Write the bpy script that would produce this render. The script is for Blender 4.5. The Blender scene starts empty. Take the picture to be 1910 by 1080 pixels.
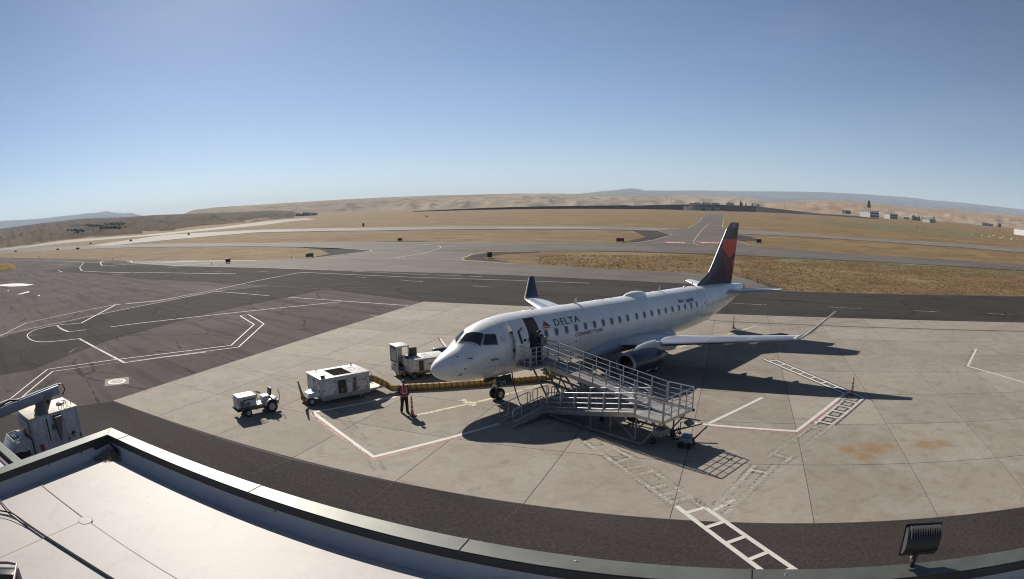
import bpy, bmesh, math, random
from math import sin, cos, tan, pi, radians, hypot, atan2, sqrt
from mathutils import Vector, Matrix, noise
random.seed(7)
SC = bpy.context.scene
COL = SC.collection

# ------------------------------------------------------------------ camera (real wide lens with barrel distortion)
CAM_H = 11.0
LA, LB, PITCH, ROLL = 0.806367, 0.0779233, 0.1327268, -0.0140749
cd = bpy.data.cameras.new('camera')
cam = bpy.data.objects.new('camera', cd)
COL.objects.link(cam)
cd.type = 'PANO'
cd.sensor_fit = 'HORIZONTAL'
cd.sensor_width = 36.0
cd.sensor_height = 36.0 * 579 / 1024
PANO = dict(panorama_type='FISHEYE_LENS_POLYNOMIAL', fisheye_fov=radians(175), fisheye_polynomial_k0=0.0,
            fisheye_polynomial_k1=-LA / 18, fisheye_polynomial_k2=0.0, fisheye_polynomial_k3=-LB / 18 ** 3, fisheye_polynomial_k4=0.0)
for k_, v_ in PANO.items():
    for tgt in (cd, getattr(cd, 'cycles', None)):
        if tgt is None:
            continue
        try:
            setattr(tgt, k_, v_)
        except Exception:
            pass
_r, _u = Vector((1, 0, 0)), Vector((0, sin(PITCH), cos(PITCH)))
_f = Vector((0, cos(PITCH), -sin(PITCH)))
RT = _r * cos(ROLL) + _u * sin(ROLL)
UP = -_r * sin(ROLL) + _u * cos(ROLL)
cam.matrix_world = Matrix(((RT.x, UP.x, -_f.x, 0), (RT.y, UP.y, -_f.y, 0), (RT.z, UP.z, -_f.z, CAM_H), (0, 0, 0, 1)))
cd.clip_start = 0.05
cd.clip_end = 60000
SC.camera = cam

# ------------------------------------------------------------------ sky, sun, exposure
SUN_EL, SUN_AZ = 34.0, 30.0          # the sun stands 30 degrees left of the view direction
w = bpy.data.worlds.new('World')
SC.world = w
w.use_nodes = True
nt = w.node_tree
sky = nt.nodes.new('ShaderNodeTexSky')
sky.sky_type = 'NISHITA'
sky.sun_disc = False
sky.sun_elevation = radians(SUN_EL)
sky.sun_rotation = radians(-SUN_AZ)
sky.altitude = 400
sky.air_density = 0.7
sky.dust_density = 0.2
sky.ozone_density = 1.9
bg = nt.nodes['Background']
tcw = nt.nodes.new('ShaderNodeTexCoord')
mpw = nt.nodes.new('ShaderNodeMapping'); mpw.inputs['Scale'].default_value = (1.3, 2.6, 7.0); mpw.inputs['Rotation'].default_value = (0, .25, .5)
nzw = nt.nodes.new('ShaderNodeTexNoise'); nzw.inputs['Scale'].default_value = 1.6; nzw.inputs['Detail'].default_value = 7; nzw.inputs['Roughness'].default_value = .62; nzw.inputs['Distortion'].default_value = .5
rgw = nt.nodes.new('ShaderNodeMapRange'); rgw.inputs[1].default_value = .46; rgw.inputs[2].default_value = .78; rgw.inputs[3].default_value = 0; rgw.inputs[4].default_value = .05
mxw = nt.nodes.new('ShaderNodeMix'); mxw.data_type = 'RGBA'; mxw.inputs[7].default_value = (9.5, 9.6, 10.2, 1)
nt.links.new(tcw.outputs['Generated'], mpw.inputs[0]); nt.links.new(mpw.outputs[0], nzw.inputs['Vector']); nt.links.new(nzw.outputs[0], rgw.inputs[0])
nt.links.new(rgw.outputs[0], mxw.inputs[0]); nt.links.new(sky.outputs[0], mxw.inputs[6])
nt.links.new(mxw.outputs[2], bg.inputs[0])
bg.inputs[1].default_value = 0.056
sd = bpy.data.lights.new('sun', 'SUN')
sd.energy = 5.0
sd.angle = radians(0.53)
sd.color = (1.0, 0.93, 0.82)
sun = bpy.data.objects.new('sun', sd)
COL.objects.link(sun)
_sdir = Vector((-sin(radians(SUN_AZ)) * cos(radians(SUN_EL)), cos(radians(SUN_AZ)) * cos(radians(SUN_EL)), sin(radians(SUN_EL))))
sun.rotation_euler = _sdir.to_track_quat('Z', 'Y').to_euler()
sun.location = (0, 0, 60)
SC.view_settings.view_transform = 'Standard'
SC.view_settings.look = 'None'
SC.view_settings.exposure = 0.66
SC.view_settings.gamma = 1.0
SC.view_settings.use_curve_mapping = False
SC.render.engine = 'CYCLES'
SC.cycles.use_denoising = True
SC.cycles.filter_width = 1.1
SC.cycles.max_bounces = 5
SC.cycles.diffuse_bounces = 1
SC.cycles.glossy_bounces = 3
SC.cycles.transparent_max_bounces = 12
SC.cycles.volume_bounces = 0
SC.cycles.sample_clamp_indirect = 6.0

# ------------------------------------------------------------------ measuring: a direction seen by the lens -> a point of the place
def ray(u, v):
    dx, dy = (u - 955) / 955, (540 - v) / 955
    r = max(hypot(dx, dy), 1e-9)
    th = LA * r + LB * r ** 3
    return (RT * (sin(th) * dx / r) + UP * (sin(th) * dy / r) + _f * cos(th)).normalized()
def G(u, v, z=0.0):
    d = ray(u, v)
    t = (CAM_H - z) / -d.z
    return Vector((d.x * t, d.y * t, z))
def AZEL(u, v):
    d = ray(u, v)
    return atan2(d.x, d.y), math.asin(d.z)

# ------------------------------------------------------------------ materials
def nodes_of(m):
    m.use_nodes = True
    n = m.node_tree.nodes
    return m.node_tree, n, n['Principled BSDF']
MATS = {}
ALB = 0.86        # all reflectances in one place, so that paint, pavement and soil keep their relation
def mat(name, col, rough=0.5, metal=0.0, var=0.0, scale=3.0, bump=0.0, col2=None, spec=None, coat=0.0, detail=4.0, stretch=None, emit=None, coords='obj'):
    if name in MATS:
        return MATS[name]
    m = bpy.data.materials.new(name)
    t, n, b = nodes_of(m)
    L = t.links.new
    col = tuple(c * ALB for c in col); col2 = tuple(c * ALB for c in col2) if col2 else None
    b.inputs['Base Color'].default_value = (*col, 1)
    b.inputs['Roughness'].default_value = rough
    b.inputs['Metallic'].default_value = metal
    if spec is not None:
        b.inputs['Specular IOR Level'].default_value = spec
    if coat:
        b.inputs['Coat Weight'].default_value = coat
        b.inputs['Coat Roughness'].default_value = 0.08
    if var or bump or col2:
        tc = n.new('ShaderNodeTexCoord')
        src = tc.outputs['Object']
        if coords == 'world':
            src = n.new('ShaderNodeNewGeometry').outputs['Position']
        if stretch:
            mp = n.new('ShaderNodeMapping')
            mp.inputs['Scale'].default_value = stretch
            L(src, mp.inputs[0]); src = mp.outputs[0]
        nz = n.new('ShaderNodeTexNoise')
        nz.inputs['Scale'].default_value = scale
        nz.inputs['Detail'].default_value = detail
        nz.inputs['Roughness'].default_value = 0.6
        L(src, nz.inputs['Vector'])
        mx = n.new('ShaderNodeMix'); mx.data_type = 'RGBA'
        c2 = col2 if col2 else tuple(c * (1 - var) for c in col)
        mx.inputs[6].default_value = (*c2, 1)
        mx.inputs[7].default_value = (*(col if col2 else tuple(min(1, c * (1 + var * .5)) for c in col)), 1)
        rp = n.new('ShaderNodeMapRange')
        rp.inputs[1].default_value = 0.3; rp.inputs[2].default_value = 0.7
        L(nz.outputs[0], rp.inputs[0])
        L(rp.outputs[0], mx.inputs[0])
        L(mx.outputs[2], b.inputs['Base Color'])
        if bump:
            bp = n.new('ShaderNodeBump')
            bp.inputs['Strength'].default_value = bump
            bp.inputs['Distance'].default_value = 0.02
            L(nz.outputs[0], bp.inputs['Height'])
            L(bp.outputs[0], b.inputs['Normal'])
    if emit:
        b.inputs['Emission Color'].default_value = (*emit[0], 1)
        b.inputs['Emission Strength'].default_value = emit[1]
    MATS[name] = m
    return m

class NG:
    """small helper to write node graphs shortly"""
    def __init__(s, name):
        s.m = bpy.data.materials.new(name)
        s.t, s.n, s.b = nodes_of(s.m)
        s.L = s.t.links.new
        MATS[name] = s.m
        s.pos = s.n.new('ShaderNodeNewGeometry').outputs['Position']
    def mapping(s, scale=(1, 1, 1), rot=0.0, src=None):
        mp = s.n.new('ShaderNodeMapping')
        mp.vector_type = 'POINT'
        mp.inputs['Scale'].default_value = scale
        mp.inputs['Rotation'].default_value = (0, 0, rot)
        if rot:                      # rotate first, then scale
            m1 = s.n.new('ShaderNodeMapping'); m1.inputs['Rotation'].default_value = (0, 0, rot)
            s.L(src or s.pos, m1.inputs[0]); mp.inputs['Rotation'].default_value = (0, 0, 0)
            s.L(m1.outputs[0], mp.inputs[0])
        else:
            s.L(src or s.pos, mp.inputs[0])
        return mp.outputs[0]
    def noise(s, scale, detail=4, rough=.6, vec=None, dist=0.0):
        x = s.n.new('ShaderNodeTexNoise')
        x.inputs['Scale'].default_value = scale; x.inputs['Detail'].default_value = detail
        x.inputs['Roughness'].default_value = rough; x.inputs['Distortion'].default_value = dist
        s.L(vec or s.pos, x.inputs['Vector'])
        return x.outputs[0]
    def vor(s, scale, vec=None, feature='DISTANCE_TO_EDGE'):
        x = s.n.new('ShaderNodeTexVoronoi'); x.feature = feature
        x.inputs['Scale'].default_value = scale
        s.L(vec or s.pos, x.inputs['Vector'])
        return x.outputs['Distance']
    def rng(s, v, a, b, c=0.0, d=1.0):
        x = s.n.new('ShaderNodeMapRange')
        for i, q in zip((1, 2, 3, 4), (a, b, c, d)):
            x.inputs[i].default_value = q
        s.L(v, x.inputs[0])
        return x.outputs[0]
    def mix(s, f, a, b):
        x = s.n.new('ShaderNodeMix'); x.data_type = 'RGBA'
        for i, q in ((0, f), (6, a), (7, b)):
            if isinstance(q, (int, float)):
                x.inputs[i].default_value = q
            elif isinstance(q, tuple):
                x.inputs[i].default_value = (*[c * ALB for c in q], 1)
            else:
                s.L(q, x.inputs[i])
        return x.outputs[2]
    def math(s, op, a, b=0.0):
        x = s.n.new('ShaderNodeMath'); x.operation = op
        for i, q in ((0, a), (1, b)):
            if isinstance(q, (int, float)):
                x.inputs[i].default_value = q
            else:
                s.L(q, x.inputs[i])
        return x.outputs[0]
    def color(s, c):
        if isinstance(c, tuple):
            s.b.inputs['Base Color'].default_value = (*c, 1)
        else:
            s.L(c, s.b.inputs['Base Color'])
    def bump(s, h, strength, dist=.02):
        bp = s.n.new('ShaderNodeBump'); bp.inputs['Strength'].default_value = strength; bp.inputs['Distance'].default_value = dist
        s.L(h, bp.inputs['Height']); s.L(bp.outputs[0], s.b.inputs['Normal'])
    def rough(s, r):
        if isinstance(r, (int, float)):
            s.b.inputs['Roughness'].default_value = r
        else:
            s.L(r, s.b.inputs['Roughness'])

# ------------------------------------------------------------------ mesh builder
class MB:
    def __init__(s):
        s.v = []; s.f = []; s.mi = []; s.cur = 0; s.X = None
    def add(s, vs, fs, mi=None):
        o = len(s.v)
        if s.X is not None:
            vs = [s.X @ Vector(q) for q in vs]
        s.v += [tuple(q) for q in vs]
        s.f += [tuple(i + o for i in f) for f in fs]
        s.mi += [s.cur if mi is None else mi] * len(fs)
        return s
    def box(s, c, d, M=None, bev=0.0):
        x, y, z = d[0] / 2, d[1] / 2, d[2] / 2
        if bev <= 0:
            vs = [Vector((i * x, j * y, k * z)) for i in (-1, 1) for j in (-1, 1) for k in (-1, 1)]
            fs = [(0, 1, 3, 2), (4, 6, 7, 5), (0, 4, 5, 1), (2, 3, 7, 6), (0, 2, 6, 4), (1, 5, 7, 3)]
        else:
            b = min(bev, x * .95, y * .95, z * .95)
            bm = bmesh.new()
            bmesh.ops.create_cube(bm, size=1)
            for q in bm.verts:
                q.co = Vector((q.co.x * 2 * x, q.co.y * 2 * y, q.co.z * 2 * z))
            bmesh.ops.bevel(bm, geom=bm.edges[:], offset=b, segments=2, affect='EDGES', profile=.5)
            bm.verts.index_update()
            vs = [q.co.copy() for q in bm.verts]
            fs = [tuple(q.index for q in f.verts) for f in bm.faces]
            bm.free()
        if M is not None:
            vs = [M @ q for q in vs]
        vs = [q + Vector(c) for q in vs]
        return s.add(vs, fs)
    def bb(s, lo, hi, bev=0.0):
        return s.box([(a + b) / 2 for a, b in zip(lo, hi)], [abs(b - a) for a, b in zip(lo, hi)], bev=bev)
    def beam(s, a, b, w, h=None, up=(0, 0, 1), bev=0.0):
        a, b = Vector(a), Vector(b)
        d = b - a; L = d.length; d.normalize()
        u = Vector(up)
        if abs(d.dot(u)) > .98:
            u = Vector((1, 0, 0))
        y = u.cross(d).normalized(); z = d.cross(y)
        M = Matrix((d, y, z)).transposed()
        return s.box((a + b) / 2, (L, w, h or w), M, bev)
    def loft(s, rings, caps=True, closed=True):
        n = len(rings[0]); vs = [p for r in rings for p in r]; fs = []
        for i in range(len(rings) - 1):
            for j in range(n if closed else n - 1):
                k = (j + 1) % n
                fs.append((i * n + j, i * n + k, (i + 1) * n + k, (i + 1) * n + j))
        if caps:
            fs.append(tuple(range(n))[::-1]); fs.append(tuple((len(rings) - 1) * n + j for j in range(n)))
        return s.add(vs, fs)
    def cyl(s, a, b, r0, r1=None, n=12, caps=True):
        return s.tube([a, b], [r0, r0 if r1 is None else r1], n, caps)
    def tube(s, pts, r, n=8, caps=True):
        pts = [Vector(p) for p in pts]
        if not isinstance(r, (list, tuple)):
            r = [r] * len(pts)
        rings = []; ref = None
        for i, p in enumerate(pts):
            d = (pts[min(i + 1, len(pts) - 1)] - pts[max(i - 1, 0)])
            if d.length < 1e-9:
                d = Vector((0, 0, 1))
            d.normalize()
            if ref is None:
                ref = Vector((0, 0, 1)) if abs(d.z) < .9 else Vector((1, 0, 0))
            x = ref.cross(d)
            if x.length < 1e-6:
                x = Vector((0, 1, 0)).cross(d)
            x.normalize(); y = d.cross(x); ref = y
            rings.append([p + (x * cos(2 * pi * k / n) + y * sin(2 * pi * k / n)) * r[i] for k in range(n)])
        return s.loft(rings, caps)
    def lathe(s, prof, o=(0, 0, 0), axis=(1, 0, 0), n=24, caps=False):
        ax = Vector(axis).normalized()
        x = ax.orthogonal().normalized(); y = ax.cross(x); o = Vector(o)
        rings = [[o + ax * a + (x * cos(2 * pi * k / n) + y * sin(2 * pi * k / n)) * max(r, 1e-4) for k in range(n)] for a, r in prof]
        return s.loft(rings, caps)
    def prism(s, pts, off):
        """3-D polygon pts pushed along vector off"""
        n = len(pts); off = Vector(off)
        vs = [Vector(p) for p in pts] + [Vector(p) + off for p in pts]
        fs = [tuple(range(n))[::-1], tuple(range(n, 2 * n))] + [(i, (i + 1) % n, n + (i + 1) % n, n + i) for i in range(n)]
        return s.add(vs, fs)
    def poly(s, pts):
        return s.add(pts, [tuple(range(len(pts)))])
    def grid(s, fn, nu, nv):
        vs = [fn(i / nu, j / nv) for i in range(nu + 1) for j in range(nv + 1)]
        fs = [(i * (nv + 1) + j, (i + 1) * (nv + 1) + j, (i + 1) * (nv + 1) + j + 1, i * (nv + 1) + j + 1) for i in range(nu) for j in range(nv)]
        return s.add(vs, fs)
    def ball(s, c, r, n=12, m=8, sq=(1, 1, 1)):
        c = Vector(c)
        return s.grid(lambda u, v: c + Vector((r * sq[0] * cos(2 * pi * u) * sin(pi * v), r * sq[1] * sin(2 * pi * u) * sin(pi * v), r * sq[2] * cos(pi * v))), n, m)
    def mesh(s, name, mats, smooth=35, recalc=True, weld=False):
        me = bpy.data.meshes.new(name)
        me.from_pydata(s.v, [], s.f)
        if not isinstance(mats, (list, tuple)):
            mats = [mats]
        for q in mats:
            me.materials.append(q)
        if len(mats) > 1:
            me.polygons.foreach_set('material_index', s.mi)
        if recalc or weld:
            bm = bmesh.new(); bm.from_mesh(me)
            if weld:
                bmesh.ops.remove_doubles(bm, verts=bm.verts[:], dist=1e-4)
            if recalc:
                bmesh.ops.recalc_face_normals(bm, faces=bm.faces[:])
            bm.to_mesh(me); bm.free()
        if smooth:
            me.polygons.foreach_set('use_smooth', [True] * len(me.polygons))
            me.set_sharp_from_angle(angle=radians(smooth))
        me.update()
        return me
    def build(s, name, mats, parent=None, smooth=35, recalc=True, weld=False, label=None):
        o = bpy.data.objects.new(name, s.mesh(name, mats, smooth, recalc, weld))
        COL.objects.link(o)
        if parent is not None:
            o.parent = parent
        if label:
            o['label'] = label
        return o

def tag(o, label=None, cat=None, group=None, kind=None):
    if label: o['label'] = label
    if cat: o['category'] = cat
    if group: o['group'] = group
    if kind: o['kind'] = kind
    return o
def thing(name, label, cat, loc=(0, 0, 0), rz=0.0, group=None):
    o = bpy.data.objects.new(name, None)
    COL.objects.link(o)
    o.empty_display_size = .3
    o.location = loc; o.rotation_euler = (0, 0, rz)
    return tag(o, label, cat, group)
def copy_tree(o, parent=None):
    c = o.copy(); COL.objects.link(c)
    if parent is not None:
        c.parent = parent
    for ch in list(o.children):
        copy_tree(ch, c)
    return c
def link(name, me, parent=None, loc=(0, 0, 0), rz=0.0):
    o = bpy.data.objects.new(name, me); COL.objects.link(o)
    o.location = loc; o.rotation_euler = (0, 0, rz)
    if parent is not None:
        o.parent = parent
    return o
def ribbon(pts, width, z, mb=None, closed=False):
    """flat painted line along pts (x, y) at height z"""
    mb = mb or MB()
    P = [Vector((p[0], p[1])) for p in pts]; n = len(P); vs = []
    for i, p in enumerate(P):
        a = P[(i - 1) % n] if (closed or i > 0) else None
        b = P[(i + 1) % n] if (closed or i < n - 1) else None
        d1 = (p - a).normalized() if a is not None else (b - p).normalized()
        d2 = (b - p).normalized() if b is not None else d1
        n1 = Vector((-d1.y, d1.x)); n2 = Vector((-d2.y, d2.x))
        m = (n1 + n2)
        m = m.normalized() if m.length > 1e-6 else n1
        k = width / 2 / max(.35, m.dot(n1))
        vs += [(p.x + m.x * k, p.y + m.y * k, z), (p.x - m.x * k, p.y - m.y * k, z)]
    fs = []
    for i in range(n if closed else n - 1):
        j = (i + 1) % n
        fs.append((2 * i + 1, 2 * j + 1, 2 * j, 2 * i))
    mb.add(vs, fs)
    return mb
def dense(pts, step=6):
    """straight runs cut so that pixel-measured bends stay smooth"""
    return pts
def text_mesh(txt, size, mat_, name='lettering', align='LEFT', spacing=1.0, extrude=0.0, bold=0.0, parent=None, shear=0.0):
    c = bpy.data.curves.new('t', 'FONT')
    c.body = txt; c.size = size; c.align_x = align; c.space_character = spacing; c.extrude = extrude; c.offset = bold; c.shear = shear
    c.resolution_u = 3
    t = bpy.data.objects.new('t', c)
    COL.objects.link(t)
    bpy.context.view_layer.update()
    dg = bpy.context.evaluated_depsgraph_get()
    me = bpy.data.meshes.new_from_object(t.evaluated_get(dg))
    bpy.data.objects.remove(t); bpy.data.curves.remove(c)
    me.name = name
    me.materials.clear(); me.materials.append(mat_)
    o = bpy.data.objects.new(name, me)
    COL.objects.link(o)
    if parent is not None:
        o.parent = parent
    return o
def flat_text(txt, size, mat_, M, parent, name='lettering', **k):
    o = text_mesh(txt, size, mat_, name, parent=parent, **k)
    o.data.transform(M)
    return o
def frame(o, x, y):
    x = Vector(x).normalized(); y = Vector(y).normalized(); z = x.cross(y)
    return Matrix(((x.x, y.x, z.x, o[0]), (x.y, y.y, z.y, o[1]), (x.z, y.z, z.z, o[2]), (0, 0, 0, 1)))
# ================================================================== SETTING MATERIALS
def m_grass():
    g = NG('dry_grass_field')
    big = g.noise(.012, 5, .6, g.mapping((1, 2.2, 1), .35))
    mid = g.noise(.09, 5, .65, g.mapping((1, 1.6, 1), .35))
    fine = g.noise(1.6, 6, .75)
    mow = g.noise(.5, 5, .7, g.mapping((.12, 1.5, 1), .33))
    tuft = g.noise(.55, 6, .8)
    c = g.mix(g.rng(big, .38, .62), (0.179, 0.120, 0.061), (0.250, 0.178, 0.089))
    c = g.mix(g.rng(mid, .48, .68, 0, .9), c, (0.112, 0.081, 0.041))
    c = g.mix(g.rng(mow, .5, .68, 0, .6), c, (0.303, 0.222, 0.116))
    c = g.mix(g.rng(mow, .46, .32, 0, .65), c, (0.115, 0.076, 0.040))
    c = g.mix(g.rng(g.noise(.03, 4, .6, g.mapping((1, 2.5, 1), .35)), .56, .68, 0, .5), c, (0.103, 0.102, 0.036))
    c = g.mix(g.rng(g.noise(.055, 3, .6), .52, .66, 0, .75), c, (0.169, 0.084, 0.044))
    c = g.mix(g.rng(tuft, .52, .72, 0, .75), c, (0.075, 0.055, 0.029))
    c = g.mix(g.rng(fine, .45, .75, 0, .6), c, (0.089, 0.062, 0.033))
    g.color(c); g.rough(.95); g.b.inputs['Specular IOR Level'].default_value = .1
    g.bump(fine, .9, .25)
    return g.m
def m_asphalt(name, base, var, crack=True, streak=.0, fine_amp=.35, spec=.06, rough=1.0):
    g = NG(name)
    fine = g.noise(6.0, 6, .85)
    big = g.noise(.14, 4, .6, dist=.3)
    c = g.mix(g.rng(big, .3, .7), tuple(x * (1 - var) for x in base), tuple(x * (1 + var) for x in base))
    c = g.mix(g.rng(fine, .38, .66, 0, fine_amp * 1.5), c, tuple(x * .35 for x in base))
    c = g.mix(g.rng(g.noise(17, 3, .8), .56, .72, 0, .8), c, tuple(x * 2.1 for x in base))
    c = g.mix(g.rng(g.noise(.5, 5, .7, dist=.8), .55, .7, 0, .45), c, tuple(x * .62 for x in base))
    c = g.mix(g.rng(g.noise(.035, 3, .5), .45, .6, 0, .35), c, tuple(x * 1.35 for x in base))
    if streak:
        st = g.noise(.35, 4, .6, g.mapping((.10, 1.6, 1), .62))
        c = g.mix(g.rng(st, .5, .64, 0, streak), c, tuple(x * .5 for x in base))
    if crack:
        v = g.vor(.11, g.mapping((1, 1.9, 1), .5, ))
        wob = g.noise(.9, 3, .6)
        d = g.math('ADD', v, g.math('MULTIPLY', g.math('SUBTRACT', wob, .5), .09))
        line = g.rng(g.math('ABSOLUTE', d), .0, .022, .9, 0)
        gate = g.rng(g.noise(.2, 3), .44, .54)
        c = g.mix(g.math('MULTIPLY', line, gate), c, tuple(x * .22 for x in base))
    g.color(c); g.rough(rough); g.b.inputs['Specular IOR Level'].default_value = spec
    g.bump(fine, .5, .02)
    return g.m
RUST_AT = [(G(1628, 838), 1.5), (G(1612, 852), 1.0), (G(1725, 830), 1.3), (G(1660, 832), .8), (G(1582, 838), .9), (G(1755, 828), .9)]
def m_concrete():
    g = NG('brushed_concrete')
    info = g.n.new('ShaderNodeObjectInfo')
    gy = -.3534
    big = g.noise(.16, 5, .65)
    mid = g.noise(.9, 5, .7, dist=.4)
    brush = g.noise(2.2, 5, .7, g.mapping((.5, 2.2, 1), gy))
    brush2 = g.noise(1.1, 5, .7, g.mapping((2.4, .6, 1), gy))
    fine = g.noise(14, 4, .8)
    c = g.mix(g.rng(big, .3, .7), (0.251, 0.218, 0.179), (0.319, 0.283, 0.238))
    c = g.mix(g.rng(info.outputs['Random'], 0, 1, .0, .85), c, (0.215, 0.185, 0.151))
    c = g.mix(g.rng(brush, .5, .72, 0, .4), c, (0.171, 0.143, 0.113))
    c = g.mix(g.rng(brush2, .55, .72, 0, .25), c, (0.358, 0.323, 0.274))
    c = g.mix(g.rng(mid, .5, .72, 0, .65), c, (0.160, 0.132, 0.102))
    c = g.mix(g.rng(fine, .58, .75, 0, .5), c, (0.160, 0.135, 0.107))
    c = g.mix(g.rng(g.noise(.33, 6, .75, dist=.7), .5, .64, 0, .5), c, (0.306, 0.280, 0.245))
    c = g.mix(g.rng(g.noise(3.6, 4, .8, g.mapping((1, 1.7, 1), .5)), .6, .72, 0, .7), c, (0.129, 0.109, 0.089))
    c = g.mix(g.rng(g.noise(.45, 3, .5, dist=1.5), .63, .70, 0, .35), c, (0.160, 0.131, 0.102))
    tot = None
    for p, r in RUST_AT:                                    # rust left by a parked machine: real stains with their own shape
        vm = g.n.new('ShaderNodeVectorMath'); vm.operation = 'DISTANCE'
        g.L(g.pos, vm.inputs[0]); vm.inputs[1].default_value = (p.x, p.y, 0)
        k = g.rng(vm.outputs['Value'], 0, r * 1.5, 1, 0)
        tot = k if tot is None else g.math('MAXIMUM', tot, k)
    rn = g.noise(2.6, 8, .78, g.mapping((.7, 1.5, 1), .3), dist=1.1)
    rust = g.rng(g.math('ADD', g.math('MULTIPLY', tot, .55), g.math('MULTIPLY', rn, .75)), .66, .82, 0, .62)
    c = g.mix(g.math('MULTIPLY', rust, g.rng(tot, .02, .25)), c, (.225, .125, .042))
    g.color(c); g.rough(.88); g.b.inputs['Specular IOR Level'].default_value = .25
    g.bump(g.math('ADD', fine, brush), .25, .01)
    return g.m
def m_paint(name, col, wear, scale=3.0, dirt=.25, op=1.0):
    g = NG(name)
    n1 = g.noise(scale, 5, .7); n2 = g.noise(.5, 3, .5)
    g.color(g.mix(g.rng(n1, .4, .75, 0, dirt), col, tuple(c * .45 for c in col)))
    g.rough(.75)
    if wear:
        s = g.math('ADD', g.math('MULTIPLY', n1, .75), g.math('MULTIPLY', n2, .35))
        g.L(g.rng(s, wear - .05, wear + .05, op, 0), g.b.inputs['Alpha'])
    return g.m
def m_hill(name, a, b, veg, vs=.004, haze_rot=0):
    g = NG(name)
    big = g.noise(vs * .6, 5, .6); mid = g.noise(vs * 3, 6, .7)
    c = g.mix(g.rng(big, .38, .62), a, b)
    c = g.mix(g.rng(mid, .53, .66, 0, .8), c, veg)
    c = g.mix(g.rng(g.noise(vs * 12, 4, .7), .5, .8, 0, .4), c, tuple(x * .6 for x in a))
    g.color(c); g.rough(1.0); g.b.inputs['Specular IOR Level'].default_value = 0
    return g.m
GRASS = m_grass()
ASPH = m_asphalt('weathered_asphalt', (0.1018, 0.0888, 0.0858), .18, True, .7)
ASPH_DARK = m_asphalt('sealed_asphalt', (0.0480, 0.0422, 0.0407), .14, True, .5)
ASPH_NEW = m_asphalt('dark_asphalt', (0.0550, 0.0484, 0.0462), .14, False, .3, .7)
ASPH_TAXI = m_asphalt('taxiway_asphalt', (0.1240, 0.1081, 0.0968), .14, False, .5, spec=.11, rough=.85)
ASPH_RUN = m_asphalt('runway_pavement', (0.1840, 0.1627, 0.1441), .12, False, .4, spec=.14, rough=.8)
GRAVEL = m_asphalt('dark_gravel', (0.0540, 0.0494, 0.0462), .2, False, 0)
CONC = m_concrete()
SEAL = mat('joint_sealant', (.05, .042, .036), .9)
PW = m_paint('white_paint', (0.533, 0.517, 0.473), 0, 3)
PWW = m_paint('worn_white_paint', (0.511, 0.488, 0.442), .62, 5, .35, .9)
PWB = m_paint('badly_worn_paint', (.56, .53, .46), .525, 7, .4, .72)
PBK = m_paint('worn_black_paint', (.05, .043, .038), .66, 4, .3, .9)
PBB = m_paint('badly_worn_black_paint', (.06, .052, .046), .50, 7, .3, .55)
PRED = m_paint('faded_red_paint', (.40, .20, .17), .585, 4, .3, .85)
PREDT = m_paint('taxiway_red_paint', (.42, .12, .09), .62, 1.5)
PYEL = m_paint('cream_yellow_paint', (.60, .53, .37), .585, 4, .35, .85)

# ================================================================== GROUND
def struct(o, label=None):
    o['kind'] = 'structure'
    return o
mb = MB()
rr = [0, 30, 80, 200, 500, 1200, 3000, 7000, 16000, 30000]
mb.v.append((0, 0, -.03))
for r in rr[1:]:
    for k in range(72):
        a = 2 * pi * k / 72
        mb.v.append((r * cos(a), r * sin(a), -.03))
for k in range(72):
    mb.f.append((0, 1 + k, 1 + (k + 1) % 72))
    for i in range(len(rr) - 2):
        o = 1 + i * 72
        mb.f.append((o + k, o + 72 + k, o + 72 + (k + 1) % 72, o + (k + 1) % 72))
mb.mi = [0] * len(mb.f)
struct(mb.build('ground', GRASS, smooth=0, recalc=False))

def sheet(name, px, m, z, extra=(), parent=None):
    pts = [G(u, v) for u, v in px] + [Vector((a, b, 0)) for a, b in extra]
    o = MB().poly([(p.x, p.y, z) for p in pts]).build(name, m, parent, smooth=0, recalc=False)
    if o.data.polygons[0].normal.z < 0:
        o.data.flip_normals()
    return o if parent else struct(o)
AP_TOP = [(-60, 479), (0, 480.5), (100, 482.5), (200, 485), (330, 485.5), (480, 485.5), (560, 483), (600, 479), (660, 472), (690, 467.5),
          (780, 467.2), (910, 469.5), (880, 475), (862, 482), (864, 485), (960, 492), (1150, 503), (1264, 508), (1340, 511), (1366, 512), (1417, 528),
          (1445, 541), (1560, 546.5), (1740, 549), (1910, 552), (2050, 556)]
apron = sheet('apron', AP_TOP, ASPH, 0.0, [(75, -25), (-90, -25), (-200, 40)])
sheet('taxiway_throat', [(480, 486), (560, 483), (600, 479), (660, 472), (690, 467.5), (780, 467.2), (910, 469.5), (880, 475), (862, 482), (864, 485), (960, 492), (1150, 503),
       (1264, 508), (1340, 511), (1366, 512), (1417, 528), (1445, 541), (1464, 543), (1300, 530), (960, 513.5), (593, 503), (480, 499), (330, 496), (240, 490), (235, 486)], ASPH_TAXI, .004, parent=apron)
sheet('sealed_taxilane', [(82, 505.5), (149, 497), (155, 489.5), (250, 491.5), (330, 496.5), (480, 499.5), (593, 503.3), (960, 513.8), (1300, 530.3), (1464, 543.3), (1680, 549.5), (1910, 553.5),
       (2050, 558), (2050, 625), (1910, 612), (1340, 592), (960, 572), (800, 565), (610, 539), (427, 528), (276, 521), (180, 511)], ASPH_DARK, .008, parent=apron)
sheet('sealed_stand', [(-30, 640), (0, 700), (60, 690), (200, 636), (400, 582), (527, 556), (605, 540), (500, 533), (402, 545), (292, 565), (150, 596), (30, 622)], ASPH_DARK, .004, parent=apron)
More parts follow.
